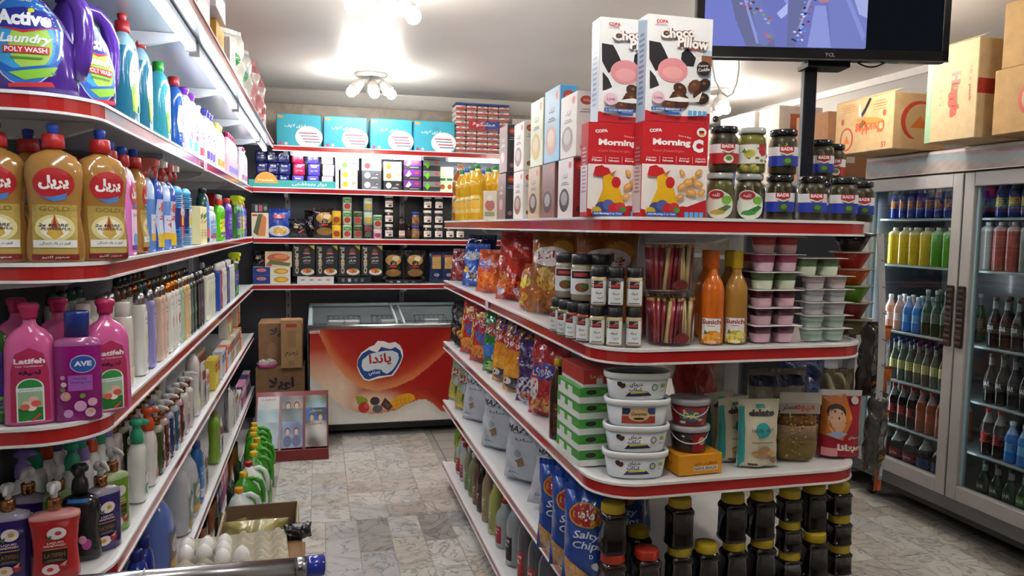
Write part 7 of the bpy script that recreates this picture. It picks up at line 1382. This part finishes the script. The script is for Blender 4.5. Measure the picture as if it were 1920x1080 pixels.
# ================================================================== CARTONS ABOVE THE FRIDGE
TAN = 'c8a97c'
def bigbox(name, w, d, h, col, front=None, left=None, right=None, tape=None, flaps=False):
    k = Kind(name, 'carton'); b = MB(); b.box(-w / 2, w / 2, -d / 2, d / 2, 0, h, col, 'card', .004); k.part('carton', b)
    b = MB()
    if front: front(Decal(b, face_front(-d / 2)), w, h)
    if left: left(Decal(b, face_left(-w / 2)), d, h)
    if right: right(Decal(b, face_right(w / 2)), d, h)
    for p in b.m: pass
    k.part('print', b)
    if tape:
        b = MB(); b.box(tape[0], tape[1], -d / 2 - .0015, d / 2 + .0015, h * .0 + .002, h + .001, tape[2], 'gloss', .0005); k.part('tape', b)
    if flaps:
        b = MB()
        for s_ in (-1, 1): b.add([(-w / 2, s_ * d / 2, h), (w / 2, s_ * d / 2, h), (w / 2 * .98, s_ * (d / 2 - .06), h + .025), (-w / 2 * .98, s_ * (d / 2 - .05), h + .018)], [(0, 1, 2, 3)], col, 'card', False)
        k.part('flap', b)
    return k
def F_chuck(D, w, h):   # printed upside down, as the carton stands
    D.txt('Chuckles', w * .12, h * .44, h * .24, 'd0602c', w=w * .5, rot=PI, bold=.05); D.ell(w * .1, h * .58, w * .22, h * .05, 'd88a3a', 16, -.1); D.txt('15', w * .36, h * .1, h * .1, 'a84a34', rot=PI, bold=.03)
    D.ell(-w * .28, h * .28, w * .12, h * .22, 'b8402c', 24); D.ell(-w * .28, h * .28, w * .095, h * .19, 'c2a276', 24); D.poly([(-w * .33, h * .2), (-w * .28, h * .36), (-w * .22, h * .2)], 'd0722c')
    D.lines(-w * .25, h * .86, w * .24, h * .18, 4, 'b07a4a', .25); D.lines(w * .28, h * .82, w * .24, h * .2, 4, 'b07a4a', .25); D.ell(-w * .36, h * .62, w * .03, h * .06, 'b05a40'); D.ell(w * .36, h * .66, w * .03, h * .06, 'b05a40')
    D.poly([(-w * .02, h * .66), (w * .04, h * .74), (w * .14, h * .96), (w * .1, h * .98), (w * .02, h * .8), (-w * .04, h * .7)], '1c1512'); D.poly([(-w * .07, h * .7), (-w * .02, h * .62), (-w * .04, h * .86), (-w * .08, h * .9)], 'e6dcc8'); D.poly([(-w * .06, h * .5), (w * .0, h * .6), (w * .06, h * .56), (-w * .05, h * .44)], '7a5a3a')
def S_chuck(D, d, h):
    D.ell(0, h * .5, d * .36, h * .36, 'b8402c', 28); D.ell(.012, h * .49, d * .31, h * .32, 'bf9f74', 28); D.poly([(-d * .18, h * .38), (0, h * .6), (d * .2, h * .38)], 'c8702c'); D.rect(0, h * .12, d * .6, h * .14, 'bf9f74')
kc = bigbox('snack_carton', .46, .34, .3, TAN, F_chuck, None, S_chuck, None, True)
put(kc, (3.12, 3.62, FZ1 + .003), -H90, 'torn tan snack carton with orange letters upside down')
def F_hug(D, w, h):
    D.rect(-w * .44, h * .5, w * .12, h * .99, '8db08a'); D.txt('Pampering', -w * .44, h * .5, w * .05, 'b8d0b0', w=h * .4, rot=-PI / 2)
    for bd, c in ((.12, '7a9068'), (.05, 'c8503c')): D.txt('Huggla', w * .06, h * .47, w * .22, c, w=h * .46, rot=-PI / 2, bold=bd)
    D.txt('10 x pack', w * .36, h * .55, w * .06, 'a8604a', w=h * .36, rot=-PI / 2); D.lines(-w * .2, h * .5, w * .06, h * .3, 4, 'a09070', .2)
kh = bigbox('diaper_carton', .3, .36, .46, 'ccb48a', F_hug, None, lambda D, d, h: D.rect(0, h * .52, d * 1.0, h * .15, 'a8362c'), None, True)
put(kh, (3.13, 3.02, FZ1 + .003), -H90, 'tall tan diaper carton with red tape and vertical letters')
ko = bigbox('snack_carton', .36, .3, .29, 'b59262', lambda D, w, h: (D.ell(w * .1, h * .5, w * .25, h * .3, 'b8402c', 24), D.ell(w * .1, h * .5, w * .2, h * .25, 'bb9868', 24)), None, S_chuck)
put(ko, (3.12, 2.62, FZ1 + .003), -H90, 'tan carton at the edge of the fridge top, lower one'); put(ko, (3.13, 2.6, FZ1 + .295), -H90, 'tan carton at the edge of the fridge top, upper one')
# stock shelf further along the fridge wall with cartons reaching the ceiling
st = thing('stock_shelf', 'shelving', 'plain grey stock shelf beyond the drinks fridge', (3.5, 5.05, 0))
for z in (.1, .75, 1.4, 1.95): b = MB(); b.box(-.3, .3, -1.05, 1.05, z - .03, z, '8a8c90', 'enamel'); b.obj('shelf', st)
for x in (-.28, .28):
    for y in (-1.03, 1.03): b = MB(); b.box(x - .02, x + .02, y - .02, y + .02, 0, 1.95, '6a6c70', 'enamel'); b.obj('post', st)
b = MB(); b.box(.285, .3, -1.05, 1.05, 0, 1.95, '35373c', 'enamel'); b.obj('back_panel', st)
kw1 = bigbox('white_carton', .42, .4, .5, 'd9d0c6', lambda D, w, h: (D.rect(-w * .1, h * .75, w * .2, h * .06, '7a6a6a'), D.rect(-w * .1, h * .55, w * .12, h * .12, 'cfc01a'), D.txt('7x', -w * .2, h * .3, h * .1, '4a4a4a')))
kw2 = bigbox('white_carton', .5, .4, .56, 'ddd4ca', lambda D, w, h: (D.ell(-w * .1, h * .35, w * .14, h * .5, '3a48a8', 24), D.poly([(-w * .16, h * .55), (-w * .1, h * .66), (-w * .03, h * .55), (-w * .1, h * .58)], 'e8e8f0'), D.ell(-w * .1, h * .3, w * .05, h * .14, 'd8d8e8')))
kw3 = bigbox('white_carton', .26, .36, .56, 'd8ccc0', None, None, lambda D, d, h: (D.rect(0, h * .8, d * .5, h * .2, 'b0603c'), D.txt('Nestle', 0, h * .5, d * .12, '4a4a4a', w=h * .3, rot=PI / 2), D.rect(0, h * .25, d * .3, h * .1, 'b04a34')))
ko2 = bigbox('orange_carton', .34, .36, .44, 'c08a64', None, None, lambda D, d, h: (D.rect(0, h * .55, d * .5, h * .4, 'c8946c'), D.txt('چای', 0, h * .8, h * .12, '9a3a2a', rot=PI / 2), D.rect(d * .02, h * .35, d * .18, h * .2, 'f2eeea')))
for k_, y, z, d in ((kw1, 5.85, 1.953, 'white carton with yellow patch near the ceiling camera'), (kw2, 5.36, 1.953, 'white carton with blue oval near the ceiling'), (kw3, 4.95, 1.953, 'narrow white carton beside the blue oval one'), (ko2, 4.45, 1.953, 'orange brown carton behind the screen pole')): put(k_, (3.4, y, z), -H90, d)
# ================================================================== SCREEN ON ITS POLE
p0, p1 = Vector((1.083, 2.06, 2.112)), Vector((1.82, 1.888, 2.112)); TWd = (p1 - p0).length; tc = (p0 + p1) / 2
tv = thing('wall_screen', 'monitor', 'black flat screen on a pole showing blue shop camera views', (tc.x, tc.y, ZT)); tv.rotation_euler.z = math.atan2(p1.y - p0.y, p1.x - p0.x)
TZ = 2.112 - ZT; TH = .44; hw = TWd / 2
b = MB(); b.box(-hw, hw, -.005, .03, TZ, TZ + TH, '121316', 'gloss', .006); b.box(-hw * .6, hw * .6, .03, .055, TZ + .06, TZ + TH * .8, '1a1b1e', 'plastic'); b.obj('housing', tv)
b = MB(); bz = .022
for a in ((-hw, hw, TZ, TZ + .034), (-hw, hw, TZ + TH - bz, TZ + TH), (-hw, -hw + bz, TZ, TZ + TH), (hw - bz, hw, TZ, TZ + TH)): b.box(a[0], a[1], -.012, -.004, a[2], a[3], '0e0f12', 'gloss', .002)
b.box(-hw, hw, -.0125, -.01, TZ - .001, TZ + .003, '9a9a9c', 'metal', .0005); bo = b.obj('bezel', tv)
b = MB(); D = Decal(b, face_front(-.0125)); D.txt('TCL', .02, TZ + .014, .011, '8a8c90', w=.03, bold=.03); b.obj('logo', bo)
b = MB(); D = Decal(b, face_front(-.0052), mat='screen'); sw0, sw1, sz0, sz1 = -hw + bz, hw - bz, TZ + .034, TZ + TH - bz
_dr, _dp = D.rect, D.poly; D.rect = lambda u, v, w, h, c, r=0: _dr(u, v, w, h, mix(c, '8a90b4', .38) if c != '0c0f14' else c, r); D.poly = lambda p, c: _dp(p, mix(c, '8a90b4', .38)); BL = '4048a0'; xm1 = sw0 + (sw1 - sw0) * .345; xm2 = sw0 + (sw1 - sw0) * .675; zm = sz0 + .195
D.rect((sw0 + sw1) / 2, (sz0 + sz1) / 2, sw1 - sw0, sz1 - sz0, '3c44a0'); D.rect((xm2 + sw1) / 2, sz0 + .095, sw1 - xm2, .19, '0c0f14')
def sp(u, v): return (sw0 + u * (sw1 - sw0), sz0 + v * .195)   # lower row of views: u across, v 0..1
def spoly(pts, c): D.poly([sp(*q) for q in pts], c)
spoly([(0, 0), (.19, 0), (.14, .4), (.12, .8), (0, .72)], '4c54b4'); spoly([(0, .74), (.12, .84), (.12, 1), (0, 1)], '3a4488'); spoly([(.1, .8), (.16, .9), (.29, .2), (.3, 0), (.18, 0), (.13, .4)], '2e2f5c'); spoly([(.155, .75), (.165, .75), (.235, .05), (.22, .05)], '7a80c8'); spoly([(.165, 1), (.2, 1), (.3, .15), (.26, .02), (.23, .05)], '44509a')
spoly([(.17, .92), (.2, .9), (.215, .78), (.19, .74)], '9aa0dc'); spoly([(.26, 1), (.345, 1), (.345, .62)], '7c88d8'); spoly([(.3, .5), (.345, .66), (.345, .5), (.32, .42)], 'a8b0e8'); spoly([(.255, .2), (.27, .2), (.27, .14), (.255, .14)], 'b03048')
for i in range(26):
    rr = random.Random(i); u = rr.uniform(.11, .28); v = max(0.02, min(.95, .95 - (u - .1) * 4 + rr.uniform(-.15, .15))); D.ell(*sp(u, v), .006, .004, ('8a90c8', '503a50', '6a8a70', 'a04a5a')[i % 4], 6)
spoly([(.345, 0), (.38, 0), (.46, .9), (.345, .95)], '2c3068'); spoly([(.385, .25), (.405, .35), (.465, .95), (.45, .95)], '8a80b8'); spoly([(.43, 0), (.53, 0), (.5, .62), (.455, .62)], '7680c8'); spoly([(.455, .82), (.52, .84), (.52, .68), (.48, .66), (.46, .72)], 'b0542c'); D.ell(*sp(.478, .76), .008, .008, 'd8d0d0', 10); spoly([(.53, 0), (.675, 0), (.675, .5), (.57, .95), (.51, .7)], '4a58a8'); spoly([(.6, .9), (.675, .95), (.675, .45), (.64, .5)], '9aa0d4'); spoly([(.56, .9), (.575, .9), (.67, .2), (.66, .1)], '6a78c4')
for i in range(60):
    rr = random.Random(i + 50); v = rr.uniform(.02, .95); u = .35 + .09 * v + rr.uniform(-.005, .05) * (1 - v * .3); D.ell(*sp(u, v), .005, .003, ('b8bce8', '2a2a60', '5a60b0', '8a4a60', '4a90c8')[i % 5], 6)
D.rect((sw0 + sw1) / 2, zm + .1, sw1 - sw0, .19, '4a56b0'); D.rect(sw0 + .3, zm + .003, .25, .008, 'b8bcdc'); b.obj('screen_picture', tv)
b = MB(); pl = Matrix.Rotation(-tv.rotation_euler.z, 3, 'Z') @ (Vector((1.475, 2.06, 0)) - Vector((tc.x, tc.y, 0)))
b.box(pl.x - .02, pl.x + .02, pl.y - .014, pl.y + .014, .0, TZ + .3, '10141f', 'enamel', .003); b.obj('pole', tv)
b = MB(); b.box(pl.x - .05, pl.x + .05, pl.y - .045, pl.y + .045, .0, .008, '10141f', 'enamel'); b.obj('foot_plate', tv)
b = MB(); b.box(pl.x - .03, pl.x + .1, .03, pl.y + .02, TZ - .012, TZ + .002, '16181c', 'enamel'); b.obj('mount', tv)
b = MB(); b.tube([(.12 + i * .01, .02, TZ - .012 * math.sin(i / 8 * PI)) for i in range(9)], .0025, '151515', 'plastic', 6); b.obj('cable', tv)
b = MB(); a_, b__ = atY(1338, 110, 3.4), atY(1385, 110, 3.4)
b.tube([tuple(atY(px, py, 3.4)) for px, py in ((1331, -45), (1333, 60), (1334, 90), (1336, 125), (1341, 150), (1352, 172), (1364, 181), (1374, 176), (1382, 155), (1386, 130), (1387, 100), (1387, 60), (1386, -60))], .0055, 'c9c6bf', 'plastic', 8); k_ = Kind('hanging_cable', 'cable'); k_.part('cable', b)
put(k_, (0, 0, 0), 0, 'loop of pale cable hanging behind the screen')
cc = atZ(1385, 198, ZC); kc2 = Kind('security_camera', 'camera'); b = MB(); b.cyl(0, 0, -.03, 0, .06, 'd8d6d4', 'enamel', n=20); kc2.part('mount', b); b = MB(); b.loft([sring(z, r_, r_, 2, 18) for z, r_ in ((-.03, .05), (-.06, .058), (-.09, .05), (-.11, .03), (-.116, .01))], 'e2e0de', 'gloss'); kc2.part('dome', b); b = MB(); b.loft([[(p[0], -.045 - p[2], p[1] - .08) for p in sring(q, .022, .022, 2, 14)] for q in (0, .014)], '1c1c20', 'gloss'); kc2.part('lens', b)
put(kc2, (3.4, 6.15, ZC), .3, 'white dome security camera on the ceiling by white cartons', sc=1.3)
K['grn_pk'] = bag('green_pack', .22, .24, .14, '5a8a3a', lambda D, w, h: (D.ell(0, h * .5, w * .3, h * .3, 'd8dcc8'), D.ell(.02, h * .5, w * .12, h * .1, '4a8a3a')), 'film', 'pack', wr=.01)
for i, (x, d) in enumerate(((2.35, 'green pack behind the pickle jars'), (2.62, 'second green pack behind the pickle jars'))): put(K['grn_pk'], (x, 6.14, 2.2), 0, d)
# ------------------------------------------------------------------ clip strip of hanging packets at the island corner
cs = thing('clip_strip', 'clip strip', 'white curved clip strip hanging beside the island corner', (1.69, 1.985, 1.6))
b = MB(); m_ = 18; pts = []
for i in range(m_ + 1): t_ = i / m_; pts.append((.012 + .03 * math.sin(t_ * 2.6), .0, -t_ * .75))
vs = []; 
for p in pts: vs += [(p[0] - .016, p[1] - .006, p[2]), (p[0] + .016, p[1] + .002, p[2]), (p[0] + .016, p[1] + .004, p[2]), (p[0] - .016, p[1] - .004, p[2])]
b.loft([[vs[4 * i + j] for j in range(4)] for i in range(m_ + 1)], 'a9a9ab', 'plastic', False); b.obj('strip', cs)
b = MB()
for i in range(2, m_, 2): p = pts[i]; b.tube([(p[0], -.005, p[2]), (p[0] + .004, -.016, p[2] - .004), (p[0] + .004, -.012, p[2] + .008)], .0018, '4a4a4c', 'plastic', 5)
b.obj('hooks', cs)
b = MB(); b.tube([(.012, 0, -.005), (-.03, .02, .0), (-.055, .03, .0)], .005, 'b0b0b2', 'metal', 6); b.obj('hanger_arm', cs)
K['stickpk'] = bag('incense_packet', .035, .26, .012, 'b85a24', lambda D, w, h: (D.rect(0, h * .5, w * .6, h * .7, '8a94a4'), D.rect(0, h * .5, w * .3, h * .6, 'c8ccd4'), D.rect(0, h * .07, w * .7, h * .1, 'c8481c')), 'film', 'packet', wr=.002, crimp=.008)
K['clearpk'] = bag('nut_bag', .075, .24, .05, '3f3c3a', lambda D, w, h: (D.ell(0, h * .5, w * .2, h * .2, '6a6866'), D.ell(.01, h * .15, w * .25, h * .08, 'a87a2c')), 'film', 'bag', wr=.01, crimp=.01)
for x, y, z, d, key in ((1.80, 2.06, 1.03, 'upper orange incense packet hanging by the fridge', 'stickpk'), (1.785, 2.03, .9, 'middle orange incense packet hanging by the fridge', 'stickpk'), (1.765, 2.01, .76, 'lowest orange incense packet hanging by the fridge', 'stickpk'), (1.72, 1.99, .84, 'smoky clear bag hanging on the clip strip', 'clearpk'), (1.755, 2.08, 1.06, 'upper smoky clear bag on the clip strip', 'clearpk')): put(K[key], (x, y, z), .2, d, ry=.08)
# ================================================================== BESIDE THE FREEZER
CT = '94704e'
def F_avila(D, w, h): D.txt('اویلا', w * .02, h * .55, h * .36, '33303c', w=w * .52, bold=.05); D.rect(-w * .22, h * .12, w * .1, h * .02, '4a4038')
ka = bigbox('oil_carton', .35, .3, .3, CT, F_avila); ka2 = bigbox('oil_carton', .32, .3, .32, CT, lambda D, w, h: (D.txt('اویلا', w * .0, h * .78, h * .22, '3c3f4c', w=w * .5, bold=.04), D.ell(-w * .2, h * .35, w * .12, h * .2, '8a6a50', 18), D.ell(-w * .2, h * .35, w * .11, h * .19, '9c7856', 18), D.rect(w * .08, h * .38, w * .16, h * .1, '4a5468')))
xa = -.285
for i in range(1): put(ka, (xa, 5.9, .0), 0, 'tan carton on the floor behind the magazine rack', sc=(1, 1, .9))
put(ka, (xa, 5.87, .271), 0, 'tan carton with large dark letters in the stack', sc=(1.0, 1, .9)); put(ka2, (xa - .0, 5.97, .542), 0, 'topmost tan carton with a bottle drawing'); 
kb = bigbox('slim_carton', .15, .13, .36, 'a5825a', lambda D, w, h: (D.rect(0, h * .88, w * .5, h * .07, '9a3a2a'), D.txt('زمزم', 0, h * .3, h * .12, '3a342e', w=w * .6), D.rect(0, h * .6, w * .4, h * .36, '8c6c4a'), D.rect(0, h * .1, w * .3, h * .12, '8a6a48')))
b = MB(); D = Decal(b, face_top(.36)); D.rect(-.03, 0, .035, .03, 'b04a34'); D.rect(.035, 0, .035, .03, 'b04a34'); kb.part('top_print', b)
put(kb, (-.205, 5.74, .542), .04, 'slim upright tan carton in front of the stack')
kp = Kind('napkin_basket', 'basket'); b = MB(); b.loft([sring(z, a_, c_, 4, 20) for z, a_, c_ in ((0, .06, .05), (.004, .064, .053), (.03, .072, .06), (.03, .068, .056), (.006, .06, .05))], 'c8549a', 'plastic'); kp.part('basket', b)
b = MB(); rg = random.Random(4)
for i in range(16): x, y = rg.uniform(-.045, .045), rg.uniform(-.035, .035); b.loft([sring(.02 + z * .03 + rg.uniform(0, .012), .022 * q, .02 * q, 2.4, 8, x, y) for z, q in ((-.6, .6), (0, 1), (.7, .8), (1, .3))], ('c8c2b0', 'b8b2a2', 'd2ccbc')[i % 3], 'film', False)
kp.part('garlic_filling', b); put(kp, (-.38, 5.76, .541), .2, 'pink basket of pale packets on the tan carton')
# ------------------------------------------------------------------ magazine rack
mr = thing('magazine_rack', 'rack', 'low red magazine rack standing before the freezer', (-.19, 5.18, 0))
RW = .245; RC_ = '7f1a20'; tilt = math.radians(42)
b = MB(); b.box(-RW, RW, -.015, .0, 0, .075, RC_, 'enamel'); b.obj('front_board', mr)
b = MB(); b.box(-RW, RW, .0, .36, 0, .02, RC_, 'enamel'); b.obj('base', mr)
def slope(u, s, o=0): return (u, .01 + s * math.sin(tilt) - o * math.cos(tilt), .03 + s * math.cos(tilt) + o * math.sin(tilt))
LEN = .5
b = MB(); b.add([slope(-RW, 0), slope(RW, 0), slope(RW, LEN), slope(-RW, LEN), slope(-RW, 0, -.014), slope(RW, 0, -.014), slope(RW, LEN, -.014), slope(-RW, LEN, -.014)], [(0, 1, 2, 3), (7, 6, 5, 4), (0, 4, 5, 1), (1, 5, 6, 2), (2, 6, 7, 3), (3, 7, 4, 0)], RC_, 'enamel', False); b.obj('back_board', mr)
for s_ in (-1, 1):
    b = MB(); prof = [slope(0, q * LEN, .03 + .014 * abs(math.sin(q * 5 * PI))) for q in [i / 30 for i in range(31)]]
    b.add([(s_ * RW, p[1], p[2]) for p in prof] + [(s_ * RW, slope(0, q * LEN, -.014)[1], slope(0, q * LEN, -.014)[2]) for q in [i / 30 for i in range(31)]], [(i, i + 1, 32 + i, 31 + i) for i in range(30)], '8f2027', 'enamel', False); b.obj('scalloped_side', mr)
b = MB(); b.box(-RW, RW, .335, .35, .02, .38, RC_, 'enamel'); b.obj('rear_support', mr)
def picture(seed, c1, c2, heads=0, title=None, tcol='c02a34'):
    def f(D, w, h):
        rg = random.Random(seed); ph = [rg.uniform(0, 6) for _ in range(6)]
        D.grid(-w / 2, w / 2, 0, h, 14, 18, lambda u, v: mix(c1, c2, .5 + .35 * math.sin(u * 40 + ph[0] + v * 12) + .3 * math.sin(v * 30 + ph[1])))
        for i in range(heads):
            x = w * (-.2 + .4 * i) if heads > 1 else 0; D.ell(x, h * .25, w * .2, h * .22, mix(c1, '303048', .5), 14); D.ell(x, h * .62, w * .13, h * .15, '3a3034', 14); D.ell(x, h * .59, w * .095, h * .12, 'b89a88', 14)
        if title: D.txt(title, 0, h * .88, h * .1, tcol, w=w * .6)
    return f
def mag(seed, c1, c2, heads=0, title=None, tcol='c02a34', w=.145, h=.2):
    k = Kind('magazine', 'magazine'); b = MB(); b.box(-w / 2, w / 2, -.002, .002, 0, h, 'd8d4cc', 'paper', .0006); k.part('pages', b); b = MB(); picture(seed, c1, c2, heads, title, tcol)(Decal(b, face_front(-.002)), w, h); k.part('cover', b); return k
mags = [[mag(1, '8aa0a8', 'b8c8c8', 1), mag(2, '8aa6ac', 'b4c6c8', 0), mag(3, 'c8c4be', 'b8bcba', 0, 'لطایف')], [mag(4, '5a6088', '8a9ab8', 2), mag(5, '4a5458', '7a8686', 0), mag(6, '5a6064', '9a8278', 2)], [mag(7, 'b8b2ac', '4a342a', 0, 'جدول', '3a3030'), mag(8, '1c2a50', '2a60a8', 2, 'جدول', 'c8b040'), mag(9, '8aa6b4', '4a5a3a', 0, 'شرح', 'b07a3a')]]
for c in range(3):
    for r_ in (2, 1, 0):
        p = slope(-.162 + c * .162, .045 + r_ * .105, .012 + (2 - r_) * .006); o = put(mags[c][r_], (mr.location.x + p[0], mr.location.y + p[1], p[2]), 0, ('front', 'middle', 'back')[r_] + ' magazine in the ' + ('toiletries side', 'middle', 'freezer side')[c] + ' column of the rack', None, 'magazines on the red rack', rx=-tilt)
# ================================================================== EGGS AND OPEN CARTON
tb = thing('low_stand', 'stand', 'low wooden stand under the egg tray and open carton', (-.22, 2.42, 0))
b = MB(); b.box(-.165, .165, -.44, -.105, .638, .658, '8a6a48', 'card'); b.obj('board', tb)
b = MB(); b.box(-.165, .165, -.1, .34, .42, .44, '8a6a48', 'card'); b.obj('board', tb)
for x in (-.14, .14):
    for y in (-.42, -.12, .32): b = MB(); b.box(x - .015, x + .015, y - .015, y + .015, 0, .42 if y > 0 else .638, '7a5c3e', 'card'); b.obj('leg', tb)
def egg_tray():
    k = Kind('egg_tray', 'egg tray'); b = MB(); n = 30; W = .145; vs = []; fs = []
    for j in range(n + 1):
        for i in range(n + 1):
            x, y = -W + 2 * W * i / n, -W + 2 * W * j / n
            z = .016 * math.cos(x / (2 * W) * 6 * 2 * PI + PI) * math.cos(y / (2 * W) * 6 * 2 * PI) if 0 else .0
            cx, cy = math.cos(x / (2 * W) * 2 * PI * 6), math.cos(y / (2 * W) * 2 * PI * 6)
            z = .024 + .011 * (cx + cy) * .7 * (-1); z = .02 - .012 * (cx + cy) + random.uniform(-.001, .001)
            if i in (0, n) or j in (0, n): z = .024
            vs.append((x, y, z))
    for j in range(n):
        for i in range(n): a = j * (n + 1) + i; fs.append((a, a + 1, a + n + 2, a + n + 1))
    b.add(vs, fs, 'b3ab97', 'card', True); k.part('tray', b); return k
ke = egg_tray(); kg = Kind('egg', 'egg'); b = MB(); b.loft([sring(z, q, q, 2, 16) for z, q in ((0, .004), (.003, .012), (.01, .0185), (.02, .0215), (.032, .0205), (.043, .015), (.05, .008), (.0535, .002))], 'e9e6e4', 'enamel'); kg.part('shell', b)
ex, ey, ez, er = -.235, 2.13, .69, .08
tz = .66; put(ke, (ex, ey, tz), er, 'grey pulp egg tray holding white eggs')
for (i, j), d in {(-2.5, .5): 'white egg at the outer back corner', (-2.5, -.5): 'white egg at the outer front corner', (-1.5, .5): 'white egg behind the second column', (-1.5, -.5): 'white egg in front of the second column', (-.5, .5): 'white egg at the back of the third column', (-.5, -.5): 'white egg in the middle of the third column', (-.5, -1.5): 'white egg at the front of the third column', (.5, -1.5): 'white egg standing alone beside the third column'}.items():
    q = Matrix.Rotation(er, 3, 'Z') @ Vector((i * .0483, j * .0483 + .02, 0)); put(kg, (ex + q.x, ey + q.y, tz + .017), random.uniform(0, 3), d, None, 'eggs in the tray', rx=random.uniform(-.15, .15))
ko_ = Kind('open_carton', 'carton'); b = MB(); W, Dd, Hh, T = .115, .12, .2, .005
b.box(-W, W, Dd - T, Dd, 0, Hh + .02, '7d6248', 'card'); b.box(-W, W, -Dd, -Dd + T, 0, Hh - .08, '7d6248', 'card'); b.box(-W, -W + T, -Dd, Dd, 0, Hh, '8a6e52', 'card'); b.box(W - T, W, -Dd, Dd, 0, Hh, '8a6e52', 'card'); b.box(-W, W, -Dd, Dd, 0, .005, '7d6248', 'card'); ko_.part('walls', b)
b = MB(); b.box(W - .002, W + .006, -Dd, Dd, Hh - .11, Hh + .012, 'a89478', 'card'); b.box(-W - .006, -W + .002, -Dd, Dd, Hh - .11, Hh + .006, 'a89478', 'card'); ko_.part('flap', b)
put(ko_, (-.19, 2.46, .4405), .02, 'open brown carton behind the egg tray')
kk = bag('yellow_bag', .2, .16, .14, '9a8f58', None, 'film', 'bag', wr=.016, crimp=0); put(kk, (-.2, 2.44, .5), .0, 'crumpled olive yellow plastic bag inside the open carton')
kk = bag('black_bag', .12, .13, .08, '17171a', None, 'film', 'bag', wr=.012, crimp=0); put(kk, (-.068, 2.27, .659), .1, 'black plastic bag beside the egg tray', sc=(.7, .6, .35))
# ------------------------------------------------------------------ chrome rail in front
rl = thing('guard_rail', 'rail', 'chrome guard rail with blue taped end in front of the eggs', (-.45, 1.76, 0))
A_, B_ = Vector((-1.0, 1.70, .835)), Vector((.008, 1.81, .776)); A_ -= rl.location; B_ -= rl.location; dv = (B_ - A_).normalized()
b = MB(); b.tube([A_, A_.lerp(B_, .5), B_ - dv * .05], .0235, 'b9bcc0', 'metal', 20); b.obj('tube', rl)
b = MB(); b.tube([B_ - dv * .068, B_ - dv * .062, B_ - dv * .04], [.0238, .0246, .0242], 'a8abaf', 'metal', 20); b.obj('collar', rl)
b = MB(); b.tube([B_ - dv * .042, B_ - dv * .04, B_ - dv * .003, B_], [.024, .0255, .0255, .022], '1c2f9a', 'gloss', 20); b.obj('blue_end', rl)
for t_ in (.45, .85): p = A_.lerp(B_, t_); b = MB(); b.tube([(p.x, p.y - .0, 0), (p.x, p.y, p.z - .022)], .018, 'a9acb0', 'metal', 12); b.cyl(p.x, p.y, 0, .01, .05, 'a9acb0', 'metal', n=16); b.obj('post', rl)
b = MB(); p = A_.lerp(B_, .60); b.tube([(p.x + .012 * math.sin(q), p.y - .024 * math.cos(q), p.z + .0255 * math.sin(q) * 1.0) for q in [i / 16 * 2 * PI for i in range(17)]], .0014, 'd8d8d8', 'plastic', 5); b.obj('wire_tie', rl)
finish_labels()
bpy.data.objects.remove(_to); bpy.data.curves.remove(_tc)
